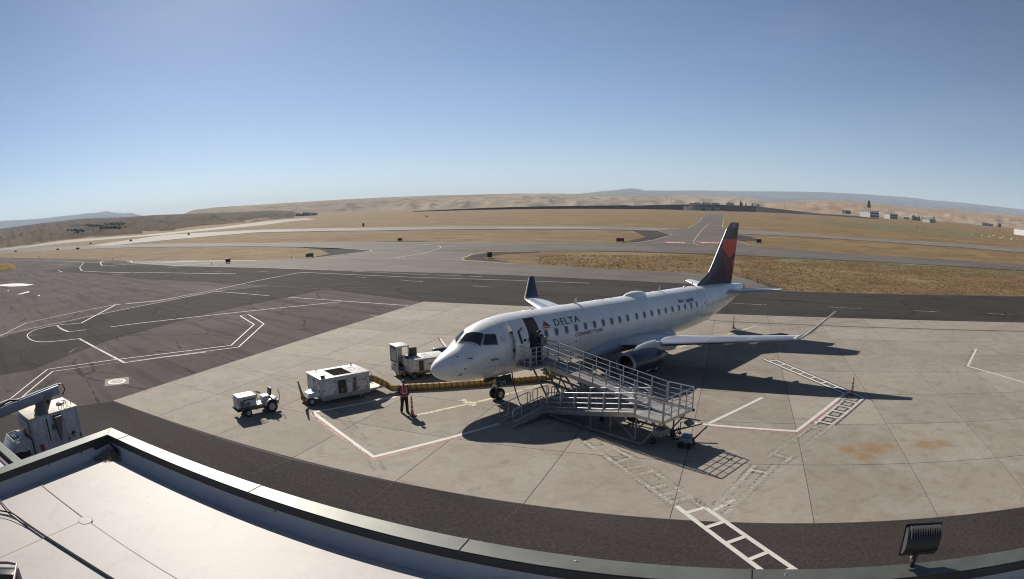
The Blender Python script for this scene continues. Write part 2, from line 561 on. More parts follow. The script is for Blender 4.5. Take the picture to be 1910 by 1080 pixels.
sheet('building_frontage', [(211, 749), (292, 778), (400, 815.8), (545, 857.4), (735, 900.3), (975, 940.2), (1250, 966.6), (1520, 975.4), (1750, 963.8), (1910, 946), (2050, 915)], ASPH_NEW, .006,
      [(40, -6), (-30, 8), (-36, 22)], parent=apron)
sheet('airport_taxiway', [(-60, 470), (0, 463.8), (150, 458.5), (330, 454.2), (480, 453.2), (680, 451), (960, 452.2), (1183, 453.8), (1300, 458), (1397, 457), (1440, 461), (1530, 470), (1720, 481.5), (1910, 494), (2050, 504),
       (2050, 514), (1910, 504.5), (1700, 491.5), (1500, 481.5), (1340, 474), (1200, 469), (1100, 467.5), (960, 468.3), (780, 467.2), (690, 467), (640, 463.5), (580, 461), (480, 459.5), (240, 461.5), (120, 466), (0, 473), (-60, 478)], ASPH_TAXI, 0.0)
sheet('runway', [(165, 458.6), (310, 438), (480, 428.6), (700, 424.5), (960, 421.5), (1150, 422.8), (1300, 426.5), (1380, 428.5), (1530, 438.5), (1720, 450.5), (1910, 463), (2050, 474),
       (2050, 483), (1910, 471), (1720, 456.5), (1530, 443.5), (1376, 436), (1240, 431), (1150, 428.5), (960, 427), (700, 430), (480, 433.5), (330, 446), (205, 458.4)], ASPH_RUN, .02)
sheet('cross_taxiway', [(1225, 430.5), (1284.5, 424.5), (1310, 405.4), (1318, 399.5), (1351, 400), (1350, 410), (1347.6, 424.5), (1352, 430), (1376, 437.5), (1364, 446), (1372, 451), (1397, 457.5), (1300, 458.5), (1175, 454.2), (1222, 446.5), (1252, 438)], ASPH_TAXI, .03)
sheet('far_taxiway', [(0, 464), (60, 457), (125, 448), (260, 439), (330, 432), (400, 424.5), (480, 415), (530, 409.5), (570, 407), (590, 409), (545, 412.5), (490, 420), (400, 428.5), (300, 438.5), (210, 445.5), (120, 453.5), (60, 461), (0, 467)], ASPH_RUN, .01)
for px in ([(640, 463.6), (690, 467.4), (660, 471.6), (600, 478.6), (575, 481), (615, 473.5), (600, 466), (560, 461.2)], [(866, 483.5), (880, 476), (915, 470.4), (1000, 469), (1010, 471), (940, 474), (900, 481), (960, 489.5)],
           [(1376, 437.8), (1366, 446), (1385, 450.5), (1420, 449), (1400, 441)], [(1180, 430), (1229, 431.5), (1251, 438), (1224, 446), (1190, 451.5), (1160, 452), (1205, 442)],
           [(700, 450.6), (760, 449), (815, 449.5), (760, 451.6), (705, 452)], [(1367, 513), (1416, 528), (1444, 540.6), (1470, 540), (1420, 522)]):
    sheet('gravel_shoulder', px, GRAVEL, -.012)
def m_green():
    g = NG('fresh_green_grass')
    n1 = g.noise(.05, 5, .65, g.mapping((1, 2.0, 1), .35)); n2 = g.noise(1.4, 5, .75)
    g.color(g.mix(g.rng(n2, .3, .75), (.085, .10, .028), (.15, .145, .06)))
    g.rough(1.0); g.L(g.rng(n1, .46, .56), g.b.inputs['Alpha'])
    return g.m
FRESH = m_green()
for px in ([(1430, 486), (1480, 481), (1700, 492), (1905, 506), (1905, 517), (1700, 504), (1500, 494)], [(1530, 412), (1700, 421), (1850, 440), (1800, 444), (1640, 431), (1530, 421)]):
    sheet('green_grass_strip', px, FRESH, -.015)

# ---- concrete stand: slabs one by one
EX = Vector((cos(-.3534298), sin(-.3534298))); EY = Vector((-EX.y, EX.x))
GO = Vector((-2.34830297, 2.81173587)) * CAM_H; GS = .506727598 * CAM_H
def grid_pt(i, j, z=0):
    p = GO + EX * (i * GS) + EY * (j * GS)
    return Vector((p.x, p.y, z))
stand = thing('concrete_stand', None, None, (GO.x, GO.y, 0), -.3534298)
stand['kind'] = 'structure'
MB().bb((-.02, -.02, -.05), (GS * 16 + .02, GS * 8 + .02, .010)).build('joint_sealant', SEAL, stand, smooth=0)
slab_me = MB().box((0, 0, 0), (GS - .035, GS - .035, .1), bev=.006).mesh('concrete_slab', CONC, 0)
for i in range(16):
    for j in range(8):
        o = link('concrete_slab', slab_me, stand, ((i + .5) * GS, (j + .5) * GS, -.034))
# cracks that run on from the joints into the asphalt
def pline(pts, wdt, m=PW, z=.012, name='painted_line', px=True, closed=False):
    P = [G(*p) for p in pts] if px else pts
    return ribbon(P, wdt, z, closed=closed).build(name, m, apron, smooth=0, recalc=False)
for a, b in (((735, 900.3), (700, 928)), ((975, 940.2), (938, 975)), ((400, 815.8), (372, 828)), ((1250, 966.6), (1238, 992)), ((545, 857.4), (470, 884))):
    A, B = G(*a), G(*b); pts = []
    for k in range(12):
        q = A.lerp(B, k / 11); nrm = Vector((-(B - A).y, (B - A).x, 0)).normalized()
        pts.append(q + nrm * random.uniform(-.05, .05))
    pline(pts, .025, SEAL, .011, 'pavement_crack', px=False)

# dark ragged shoulders along the far pavement edges
def shoulder(px, wdt):
    P = [G(*q) for q in px]; out = []
    for a, b in zip(P, P[1:]):
        n = max(2, int((b - a).length / 9))
        out += [a.lerp(b, k / n) for k in range(n)]
    out.append(P[-1])
    nrm = [Vector((-(out[min(i + 1, len(out) - 1)] - out[max(i - 1, 0)]).y, (out[min(i + 1, len(out) - 1)] - out[max(i - 1, 0)]).x, 0)).normalized() for i in range(len(out))]
    vs = []
    for i, q in enumerate(out):
        r = wdt * (.55 + .9 * abs(noise.noise(Vector((i * .35, wdt, 1)))))
        vs += [(q.x + nrm[i].x * wdt * .3, q.y + nrm[i].y * wdt * .3, -.012), (q.x - nrm[i].x * r, q.y - nrm[i].y * r, -.012)]
    o = MB().add(vs, [(2 * i + 1, 2 * i + 3, 2 * i + 2, 2 * i) for i in range(len(out) - 1)]).build('pavement_shoulder', GRAVEL, smooth=0, recalc=False)
    if o.data.polygons[0].normal.z < 0: o.data.flip_normals()
    struct(o)
shoulder([(205, 458.4), (330, 446), (480, 433.5), (700, 430), (960, 427), (1150, 428.5), (1240, 431)], 7)
shoulder([(1376, 436), (1530, 443.5), (1720, 456.5), (1910, 471), (2050, 483)], 4.5)
shoulder([(120, 466), (240, 461.5), (480, 459.5), (580, 461), (640, 463.5)], 3.0)
shoulder([(1000, 468), (1100, 467.5), (1200, 469), (1340, 474), (1500, 481.5), (1700, 491.5), (1910, 504.5), (2050, 514)], 2.6)
shoulder([(0, 480.5), (100, 482.5), (200, 485), (330, 485.5)], 2.0)
# ---- markings on the asphalt
def curve_px(p, n=8):
    out = []
    for i in range(len(p) - 1):
        p0, p1, p2, p3 = [Vector(p[min(max(k, 0), len(p) - 1)]) for k in (i - 1, i, i + 1, i + 2)]
        for k in range(n):
            t = k / n
            out.append(tuple(.5 * ((2 * p1) + (p2 - p0) * t + (2 * p0 - 5 * p1 + 4 * p2 - p3) * t * t + (3 * p1 - p0 - 3 * p2 + p3) * t ** 3)))
    return out + [tuple(p[-1])]
c5 = lambda x, y: (x / 5.4, 560 + y / 5.4)
pline([c5(0, 362), c5(260, 230), c5(700, 135), c5(1170, 44), (291, 562), (402, 540.5), (480, 523.5), (561.7, 508)], .16, PW)
pline([(561.7, 508), (640, 511.5), (760, 516.8), (960, 523), (1100, 528.4)], .16, PW)
pline([c5(0, 350), c5(560, 235), c5(920, 158), c5(1404, 62), (402, 543.6), (440, 546.6), (502, 551.6)], .13, PW)
pline([c5(1170, 44), c5(820, 230)], .22, PW)
pline([c5(1170, 46), (305, 559)], .14, PW)
pline(curve_px([c5(820, 230), c5(590, 250), c5(430, 280), c5(330, 310), c5(275, 358), c5(340, 410), c5(500, 418), c5(800, 388)], 6), .15, PW)
pline([c5(800, 388), c5(1250, 628)], .28, PWW)
pline(curve_px([c5(575, 255), c5(620, 290), c5(690, 318)], 4), .3, PWW)
pline([c5(690, 318), c5(870, 298)], .16, PWW)
pline([c5(1110, 270), c5(1404, 232), (361, 591.5), (520, 574.5), (637, 563)], .16, PW)
pline([c5(300, 358), c5(370, 348)], .6, PWB)
pline([c5(480, 696), (200, 672.8), (431.2, 644.3), (474, 605.3), (447.6, 589)], .13, PW)
pline([c5(530, 718), c5(1180, 628), (200, 678.7), (445, 647.6), (492.3, 604), (464, 587), (447.6, 589)], .13, PW)
pline([c5(480, 696), c5(110, 990)], .15, PW)
pline([c5(530, 718), c5(190, 1005)], .15, PW)
pline([c5(0, 1032), c5(110, 992)], .15, PW)
pline([(230, 677), (300, 667), (383.5, 657)], .14, PW)
pline([c5(700, 530), c5(750, 488), c5(830, 487)], .1, PWB)
pline([(536.8, 554.3), (610, 559.5), (680, 564.4), (761, 570)], .16, PW)
# taxi lane: long dashes and edge lines
for a, b in (((1363.7, 565.6), (1431, 569)), ((1546, 572.8), (1607, 576)), ((1705.6, 579.7), (1759, 582)), ((1843, 585), (1887.6, 587.6)), ((746.4, 522.3), (789, 525.5)), ((882, 533), (915, 535.6)),
             ((663, 516.5), (682, 518)), ((480, 506.7), (501, 507.3)), ((379, 507.2), (415, 507)), ((208.6, 512), (231, 512.3))):
    pline([a, b], .16, PYEL, .014)
pline([(157, 489.6), (250, 491.5), (330, 496), (480, 499.3), (593, 503), (700, 508), (800, 512.5), (900, 516.2)], .18, PWW, .014)
pline(curve_px([(150, 497.5), (149, 500), (152, 503.5), (160, 506), (230, 508.5), (310, 509), (440, 511)], 5), .3, PWW, .014)
pline(curve_px([(149, 497.5), (154, 493), (155, 490), (150, 488.6), (100, 486.5), (0, 484.5)], 5), .3, PYEL, .012)
pline(curve_px([(240, 485.6), (215, 485.2), (195, 486), (188, 489.5), (189, 493.5), (196, 495.2), (260, 492.5), (330, 489), (420, 485.8)], 5), .5, PYEL, .014)
pline([(312, 500), (345, 494), (400, 490.5)], .4, PYEL, .016)
pline([(243, 485.8), (247, 489), (480, 486.5)], .4, PWW, .012)
pline([(108, 493.5), (117, 493.6)], .6, PWB); pline([(108, 504.5), (116, 507)], .5, PYEL)
pline([(610, 480.5), (690, 481), (780, 482.6), (860, 484)], .25, PYEL, .012)
pline(curve_px([(735, 481.8), (790, 472), (818, 464), (822, 461), (815, 458), (790, 456)], 6), .3, PYEL, .036)
pline([(640, 463.4), (691, 466.4), (692, 468), (660, 472), (600, 479.4), (480, 485.9), (330, 485.9)], .35, PYEL, .016)
pline([(1050, 468.2), (910, 470), (880, 474.8), (860, 482), (866, 485.4), (960, 492.6)], .35, PYEL, .016)
pline([(1229, 430.9), (1252.5, 438), (1224, 446.8), (1183, 453.8)], .4, PYEL, .04)
pline([(1311, 405), (1303, 414), (1284, 425)], .5, PYEL, .04); pline([(1351, 402), (1347, 424.5)], .5, PYEL, .04)
pline([(1324, 416), (1310, 428), (1296, 446), (1293, 453), (1302, 457.5), (1334, 461)], .35, PYEL, .044)
pline([(1376, 438.4), (1366, 446), (1398, 457.6)], .35, PYEL, .044)
pline([(1240, 453), (1290, 455), (1360, 455)], .3, PWW, .044)
pline([(1325, 420.4), (1346, 420.6)], .8, PWW, .044)
pline([(480, 455.2), (700, 453), (960, 454), (1200, 456)], .3, PWW, .03)
pline([(930, 424.2), (1120, 425.6)], 2.2, PW, .04)
# holding-position numbers painted on red
for u0, u1 in ((1240, 1278), (1303, 1342)):
    A, B = G(u0, 452.4), G(u1, 452.7)
    o = ribbon([A, B], 7.0, .046).build('red_marking', PREDT, apron, smooth=0, recalc=False)
    d = (B - A); wd = d.length; d.normalize()
    up_ = Vector((-d.y, d.x, 0))
    M = Matrix.Identity(4); M = frame((A + B) / 2 - up_ * 2.4 + Vector((0, 0, .052)), d, up_)
    o = text_mesh('30-12', 7.0, PW, 'painted_number', parent=apron, align='CENTER', bold=.06)
    ww = max(q.co.x for q in o.data.vertices) - min(q.co.x for q in o.data.vertices)
    o.data.transform(M @ Matrix.Diagonal((wd * .86 / ww, 1, 1, 1)))
# snow-white patches at the far left of the apron (peeling paint)
for px in ([(0, 531), (20, 529), (40, 528.5), (64, 531), (50, 533), (22, 534.5), (0, 533.5)], [(32, 549), (54, 543), (55, 545), (38, 549)], [(69, 551), (75, 550), (74, 552)], [(13, 542.5), (16, 541), (17, 543)]):
    sheet('paint_patch', px, PW, .010, parent=apron)

# ---- markings on the concrete
ZC = .020
pline([(742, 739.5), (586, 769.3), (585.5, 771), (696, 852.6), (836.8, 817.6), (884.4, 804.2), (942, 787.6)], .24, PW, ZC)
pline([(581, 769.5), (584, 776), (695, 858.2), (838, 821.8), (886, 808.4)], .22, PRED, ZC)
pline([(1276, 787.6), (1340, 794.6), (1486.2, 804.8), (1554.9, 750.8), (1578, 733)], .24, PW, ZC)
pline([(1276, 790.2), (1340, 797.4), (1489, 808.3), (1561, 751.8), (1584, 734)], .2, PRED, ZC)
pline([(1321.7, 790.6), (1422, 742)], .24, PW, ZC + .004)
pline([(819, 631), (834, 651), (850, 672)], .25, PW, ZC); pline([(816, 631), (829.6, 651), (846, 674)], .25, PRED, ZC)
pline([(819, 630), (856, 623)], .2, PWB, ZC)
pline([(779, 774.8), (850, 759), (912, 745), (1002, 720), (1051, 708), (1150, 680), (1255, 651), (1340, 629), (1413.6, 607)], .26, PYEL, ZC)
pline([(860, 746.6), (887, 757.2)], .5, PYEL, ZC + .004); pline([(886, 757), (906, 765.5)], .45, PBB, ZC)
pline([(1820.5, 651), (1804, 683)], .30, PW, ZC); pline([(1804, 683), (1910, 713.7)], .22, PW, ZC); pline([(1816.5, 651), (1800, 683.5)], .3, PBB, ZC)
pline([(1300, 594.5), (1340, 598.8), (1430, 603.4), (1600, 610), (1910, 618.3)], .34, PBK, ZC)
pline([(1410, 604.5), (1422, 606)], 1.1, PBB, ZC + .002)
pline([(800, 570), (840, 573), (950, 581)], .2, PWB, ZC); pline([(690, 588), (760, 594)], .2, PWB, ZC)
def zipper(r1a, r1b, r2a, r2b, n, m, wdt, dark=None, skip=(), z=ZC):
    A, B, C, D = G(*r1a), G(*r1b), G(*r2a), G(*r2b)
    for P, Q in ((A, B), (C, D)):
        if dark:
            off = (Q - P).normalized(); off = Vector((-off.y, off.x, 0)) * .17
            for sg_ in (-1, 1):
                ribbon([P + off * sg_, Q + off * sg_], wdt * .8, z - .003).build('painted_line', dark, apron, smooth=0, recalc=False)
        ribbon([P, Q], wdt, z).build('painted_line', m, apron, smooth=0, recalc=False)
    for k in range(n):
        if k in skip: continue
        t = (k + .5) / n
        P = A.lerp(B, t); dd = (D - C).normalized(); Q = C + dd * (P - C).dot(dd)
        if dark:
            e = (B - A).normalized() * .22
            for sg_ in (-1, 1): ribbon([P + e * sg_, Q + e * sg_], wdt * .7, z - .004).build('painted_rung', dark, apron, smooth=0, recalc=False)
        ribbon([P, Q], wdt, z + .002).build('painted_rung', m, apron, smooth=0, recalc=False)
c3_ = lambda x, y: (1340 + x / 3.351, 560 + y / 3.351)
zipper(c3_(285, 370), c3_(825, 600), c3_(365, 378), c3_(908, 612), 8, PW, .2, PBK)
zipper(c3_(795, 612), c3_(600, 775), c3_(905, 614), c3_(712, 778), 5, PWW, .22, PBK)
zipper(c3_(600, 775), c3_(300, 985), c3_(712, 778), c3_(400, 1025), 5, PWB, .2, PBB, (1, 3))
zipper((1408, 868), (1335, 945), (1448, 866), (1352, 960), 4, PWB, .2, PBB, (1, 2))
c6 = lambda x, y: (1000 + x / 3.979, 760 + y / 3.979)
zipper(c6(625, 440), c6(1040, 735), c6(770, 402), c6(1240, 740), 6, PWB, .2, PBB, (2,))
zipper(c6(330, 235), c6(625, 440), c6(500, 270), c6(770, 402), 4, PWB, .18, PBB, (0, 2))
zipper(c6(1040, 735), (1462, 1095), c6(1240, 735), (1530, 1095), 5, PW, .2, None)
pline([c6(1310, 770), c6(1475, 685)], .2, PWW, ZC); pline([c6(1160, 680), c6(1300, 760)], .2, PBB, ZC)

# ---- tyre marks left by taxiing airliners and carts
TYRE = m_paint('tyre_rubber_mark', (.05, .044, .038), .54, 1.6, .3, .20)
for pts, wd in (([(1700, 590), (1500, 610), (1300, 645), (1100, 690), (930, 742)], .32), ([(1720, 600), (1520, 622), (1330, 655), (1150, 700)], .32), ([(1640, 590), (1450, 603), (1260, 635), (1100, 672)], .32),
                ([(300, 640), (450, 690), (560, 740), (640, 790), (700, 880)], .2), ([(310, 636), (462, 686), (574, 735), (656, 786), (720, 880)], .2), 
                ([(100, 520), (300, 540), (500, 535), (760, 528), (1000, 533)], .5), ([(80, 530), (300, 550), (500, 543), (760, 534), (1000, 540)], .5), ([(560, 640), (640, 660), (700, 690), (740, 720)], .2)):
    pline(curve_px(pts, 8), wd, TYRE, .0165, 'tyre_mark')
# ---- drain in the apron
t = thing('drain_cover', 'round drain grate ringed with white paint on a square concrete collar', 'drain cover', G(218, 712, 0), .62)
MB().box((0, 0, .008), (2.1, 2.1, .012)).build('collar', mat('drain_collar', (.20, .17, .14), .9, var=.3, scale=4), t, smooth=0)
MB().lathe([(.0, .80), (.021, .80), (.021, .56), (.0, .56)], axis=(0, 0, 1), n=32).build('painted_ring', PW, t)
MB().lathe([(.0, .54), (.019, .54), (.02, .0)], axis=(0, 0, 1), n=32).build('grate', mat('cast_iron', (.09, .08, .075), .7, var=.4, scale=9), t)

# ================================================================== HILLS
def interp(tab, x):
    if x <= tab[0][0]: return tab[0][1]
    for (a, b), (c, d) in zip(tab, tab[1:]):
        if x <= c: return b + (d - b) * (x - a) / (c - a)
    return tab[-1][1]
SURF = {}
def on_hill(name, u, v):
    sk, bs, r0, rr_, z0, shape = SURF[name]
    az, el = AZEL(u, v)
    rb = interp(bs, az) if bs else r0
    top = CAM_H + rr_ * tan(interp(sk, az))
    for k in range(1, 200):
        t = k / 200; r = rb + (rr_ - rb) * t
        z = z0 + (top - z0) * t ** shape
        if z >= CAM_H + r * tan(el): break
    return Vector((r * sin(az), r * cos(az), z))
def ridge(name, sky_px, r_ridge, m, base_px=None, r0=None, z0=0.0, back=1.35, gully=.3, gs=.0022, n_az=420, n_r=34, shape=1.0, seed=0.0, rough=.012):
    sk = sorted(AZEL(u, v) for u, v in sky_px)
    az0, az1 = sk[0][0], sk[-1][0]
    bs = sorted((AZEL(u, v)[0], G(u, v).xy.length) for u, v in base_px) if base_px else None
    SURF[name] = (sk, bs, r0, r_ridge, z0, shape)
    vs = []; fs = []
    for i in range(n_az + 1):
        az = az0 + (az1 - az0) * i / n_az
        el = interp(sk, az)
        top = CAM_H + r_ridge * tan(el)
        rb = interp(bs, az) if bs else r0
        for j in range(n_r + 1):
            t = j / (n_r - 4)
            if t <= 1:
                r = rb + (r_ridge - rb) * t
                s = t ** shape
                z = z0 + (top - z0) * s
                arc = az * r_ridge
                nv = noise.noise(Vector((arc * gs + .5 * sin(t * 5 + arc * gs * .7), r * gs * .45, seed)))
                nv2 = noise.noise(Vector((arc * gs * 2.7, r * gs * 1.5, seed + 5)))
                nv3 = noise.noise(Vector((arc * gs * 7, r * gs * 4.5, seed + 9)))
                e = abs(nv) * 1.5 + abs(nv2) * .7 + nv3 * .25
                z -= (top - z0) * gully * e * min(1, (1 - t) * 4) * min(1, t * 3)
                z += (top - z0) * rough * noise.noise(Vector((arc * gs * 11, 0, seed + 2))) * (1 if t > .9 else 0)
            else:
                q = (t - 1) * (n_r - 4) / 4
                r = r_ridge * (1 + (back - 1) * q)
                z = top * (1 - q) - 30 * q
            vs.append((r * sin(az), r * cos(az), z))
    for i in range(n_az):
        for j in range(n_r):
            a = i * (n_r + 1) + j
            fs.append((a, a + 1, a + n_r + 2, a + n_r + 1))
    return struct(MB().add(vs, fs).build(name, m, smooth=180, recalc=False))
HILL_N = m_hill('near_hill_grass', (.12, .10, .082), (.165, .135, .105), (.075, .072, .066), .004)
HILL_P = m_hill('plateau_grass', (.30, .235, .165), (.37, .295, .21), (.13, .12, .10), .0022)
HILL_R = m_hill('brown_hill_grass', (.27, .19, .125), (.34, .245, .165), (.18, .135, .095), .003)
MOUNT = m_hill('far_mountain', (.055, .058, .055), (.09, .085, .075), (.035, .04, .038), .0006)
ridge('hill_slope', [(-70, 433), (0, 427), (80, 416), (150, 408), (230, 405), (290, 401), (350, 399), (440, 396), (500, 392.5), (545, 393.5), (556, 397), (566, 400)], 3600, HILL_N,
      base_px=[(-70, 470), (0, 463.5), (60, 457), (125, 447.5), (260, 438), (400, 424), (480, 414), (530, 408.5), (575, 405.5)], z0=-4, gully=.55, gs=.0035, shape=.75, seed=3, n_az=360)
ridge('plateau', [(330, 402), (345, 398), (360, 392), (400, 387), (480, 382), (560, 377), (640, 372), (720, 368), (800, 365), (880, 363), (960, 361), (1040, 361), (1100, 362), (1150, 362.6), (1230, 364),
      (1317, 365), (1394, 368), (1415, 371), (1440, 378), (1456, 383.5)], 6200, HILL_P, r0=3000, z0=-5, gully=.5, gs=.0014, shape=1.15, seed=1, n_az=560, n_r=40)
ridge('brown_hills', [(1405, 384), (1440, 377), (1490, 374), (1530, 372.5), (1580, 374), (1622, 378), (1685, 385), (1742, 388), (1795, 392), (1910, 403), (2000, 412)], 5600, HILL_R, r0=2600, z0=-5, gully=.3, gs=.0016, shape=1.0, seed=7, n_az=300)
ridge('mountains', [(1040, 366), (1085, 361), (1120, 357), (1150, 354.5), (1163, 352.5), (1178, 351.3), (1190, 352.5), (1203, 355.2), (1250, 355.6), (1305, 355), (1360, 356.4), (1420, 356.8), (1530, 358), (1601, 361.6), (1662, 366),
      (1705, 369), (1734, 373), (1785, 377), (1848, 384), (1910, 391), (2000, 401)], 21000, MOUNT, r0=12500, z0=0, gully=.3, gs=.0005, seed=11, n_az=300)
ridge('blue_mountains', [(-90, 424), (-40, 417), (0, 412), (30, 410.5), (60, 409), (90, 406.5), (120, 402.5), (140, 401), (160, 398), (180, 397), (200, 393.6), (212, 396.5), (230, 398), (245, 397.2), (262, 401.5), (275, 404), (300, 403), (330, 404.5), (370, 408)], 24000, MOUNT,
      r0=14000, z0=0, gully=.3, gs=.0005, seed=15, n_az=260)
# low dark embankment beyond the runway
def bank(name, pts, m, depth=60):
    """pts: (px u, distance, height)"""
    A = []
    for u, r, h in pts:
        az, _ = AZEL(u, 390)
        A.append((az, r, h))
    vs = []; fs = []
    for az, r, h in A:
        for dr, hh in ((0, -.5), (h * 1.1 + 2, h), (h * 1.1 + depth * .4, h + .4), (depth + h * 3, -.5)):
            vs.append(((r + dr) * sin(az), (r + dr) * cos(az), hh))
    for i in range(len(A) - 1):
        for j in range(3):
            a = i * 4 + j
            fs.append((a, a + 1, a + 5, a + 4))
    return struct(MB().add(vs, fs).build(name, m, smooth=0, recalc=False))
bank('embankment', [(770, 1700, 1.5), (850, 1750, 3.5), (960, 1800, 6.5), (1060, 1800, 8), (1150, 1800, 10), (1165, 1800, 11), (1180, 1800, 9), (1230, 1800, 13), (1290, 1800, 16), (1350, 1800, 17), (1410, 1800, 16.5), (1450, 1750, 11), (1500, 1700, 6), (1540, 1600, 3), (1600, 1500, 3), (1640, 1450, 1)],
     mat('shaded_scrub_bank', (.014, .012, .012), 1.0, var=.3, scale=.05, coords='world'))  # scrub made near black, with the shade of the facing slope in its colour
# ================================================================== AIRLINER
WHITE = mat('white_aircraft_paint', (.77, .77, .745), .30, var=.12, scale=.8, coat=.5)
NAVY = mat('navy_aircraft_paint', (.011, .018, .046), .32, coat=.25)
RED = mat('bright_red_paint', (.55, .026, .038), .3, coat=.4)
DRED = mat('dark_red_paint', (.12, .014, .028), .3, coat=.4)
GLASS_D = mat('dark_glass', (.018, .020, .024), .06, spec=.8)
FAIR = mat('grey_fairing_blue_reflection', (.40, .43, .48), .35, var=.1, scale=.8)  # grey fairing; the blue it reflects underneath is put into its colour
WGREY = mat('wing_grey_paint', (.52, .54, .56), .32, var=.14, scale=.6)
ALU = mat('bare_aluminium', (.60, .61, .63), .36, 1.0, var=.1, scale=2)
DKMET = mat('dark_metal', (.06, .06, .065), .45, .8)
STEEL = mat('strut_steel', (.45, .46, .47), .35, .8, var=.2, scale=6)
RUBBER = mat('tyre_rubber', (.022, .021, .021), .85, var=.3, scale=8)
BLACKP = mat('black_lettering', (.012, .013, .018), .4)
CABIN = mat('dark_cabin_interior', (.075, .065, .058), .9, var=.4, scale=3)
TITAN = mat('heat_stained_titanium', (.33, .31, .30), .38, .7, var=.25, scale=4)
FRAMEG = mat('window_surround', (.40, .42, .44), .4)
ORNG = mat('hub_grey', (.30, .30, .30), .5)
PX, PY, PYAW = -4.288, 31.627, .734
PITCH_A = .0175
air = thing('airliner', 'white twin-engine airliner with navy and red tail parked nose-left on the concrete stand', 'airplane', (PX, PY, .21), PYAW + pi)
air.rotation_euler = (0, -PITCH_A, PYAW + pi)
# nose-up by one degree: rotation about the left axis comes first, then the heading
ST = [(0.0,2.37,2.35,.01,2.36),(0.04,2.50,2.22,.12,2.36),(0.15,2.64,2.08,.27,2.36),(.35,2.82,1.92,.46,2.36),(.7,3.04,1.75,.69,2.38),(1.1,3.24,1.63,.90,2.42),(1.55,3.46,1.54,1.09,2.5),(2.0,3.86,1.48,1.22,2.6),(2.45,4.19,1.44,1.32,2.72),(3.0,4.43,1.42,1.40,2.85),(3.7,4.63,1.40,1.46,2.98),(4.6,4.77,1.39,1.495,3.08),(5.6,4.83,1.38,1.505,3.12),(7,4.84,1.38,1.505,3.12),(20,4.84,1.40,1.505,3.12),(22,4.84,1.43,1.50,3.14),(24,4.83,1.50,1.46,3.2),(26,4.80,1.68,1.36,3.28),(28,4.75,2.04,1.18,3.42),(30,4.68,2.50,.95,3.6),(31.5,4.60,2.88,.76,3.75),(33,4.5,3.32,.54,3.9),(34,4.42,3.68,.36,4.05),(34.3,4.38,3.8,.29,4.09)]
XS = [s_[0] for s_ in ST]
def _slopes(ys):
    h = [XS[i + 1] - XS[i] for i in range(len(XS) - 1)]
    d = [(ys[i + 1] - ys[i]) / h[i] for i in range(len(h))]
    m = [0.0] * len(XS); m[0] = d[0]; m[-1] = d[-1]
    for i in range(1, len(XS) - 1):
        if d[i - 1] * d[i] > 0:
            w1, w2 = 2 * h[i] + h[i - 1], h[i] + 2 * h[i - 1]
            m[i] = (w1 + w2) / (w1 / d[i - 1] + w2 / d[i])
    return m
_PC = [([s_[k] for s_ in ST], _slopes([s_[k] for s_ in ST])) for k in (1, 2, 3, 4)]
def sec(x):
    x = min(max(x, 0), 34.3); i = 0
    while i < len(XS) - 2 and XS[i + 1] < x: i += 1
    h = XS[i + 1] - XS[i]; t = (x - XS[i]) / h
    return [(2*t**3-3*t**2+1)*y[i]+(t**3-2*t**2+t)*h*m[i]+(-2*t**3+3*t**2)*y[i+1]+(t**3-t**2)*h*m[i+1] for y, m in _PC]
def skin_a(x, a, off=0.0):
    """point of the fuselage skin at station x, angle a from the left side upwards (0 = left, pi/2 = top); local frame X forward, Y left"""
    zt, zb, hw, zc = sec(x)
    rz = (zt - zc) if sin(a) >= 0 else (zc - zb)
    y, z = hw * cos(a), rz * sin(a)
    n = Vector((0, y / hw ** 2, z / rz ** 2)).normalized()
    return Vector((-x, y, zc + z)) + n * off
def skin(x, z, off=0.0, side=1):
    zt, zb, hw, zc = sec(x)
    rz = (zt - zc) if z > zc else (zc - zb)
    a = math.asin(max(-1, min(1, (z - zc) / rz)))
    p = skin_a(x, a, off)
    return Vector((p.x, p.y * side, p.z))
NS = 56
xs_ = sorted(set([0, .01, .02, .04, .07, .11, .15, .2, .27, .35, .45, .57] + [.7 + .2 * k for k in range(26)] + [6 + .5 * k for k in range(57)] + [34.3]))
xs_ = [q for q in xs_ if q <= 34.3]
fus = MB().loft([[skin_a(x, 2 * pi * k / NS) for k in range(NS)] for x in xs_])
fuselage = fus.build('fuselage', WHITE, air, smooth=60)
def patch(pts, off, n=6, thick=True):
    """four corners (x, z) -> skin-hugging plate"""
    mb = MB()
    def P(u, v, o):
        a = [(1 - u) * (1 - v), u * (1 - v), u * v, (1 - u) * v]
        return skin(sum(k * p[0] for k, p in zip(a, pts)), sum(k * p[1] for k, p in zip(a, pts)), o)
    mb.grid(lambda u, v: P(u, v, off), n, n)
    return mb
def patch_a(pts, off, n=8):
    """corners (x, angle)"""
    mb = MB()
    def P(u, v):
        a = [(1 - u) * (1 - v), u * (1 - v), u * v, (1 - u) * v]
        return skin_a(sum(k * p[0] for k, p in zip(a, pts)), sum(k * p[1] for k, p in zip(a, pts)), off)
    mb.grid(P, n, n)
    return mb
def ang(x, y):
    zt, zb, hw, zc = sec(x)
    return math.acos(max(-1, min(1, y / hw)))
def grow(q, k):
    cx = sum(p[0] for p in q) / 4; cz = sum(p[1] for p in q) / 4
    return [(cx + (p[0] - cx) * k, cz + (p[1] - cz) * k) for p in q]
WS = [(1.76, ang(1.76, .34)), (2.42, ang(2.42, 1.08)), (2.86, ang(2.86, .82)), (2.24, ang(2.24, .22))]
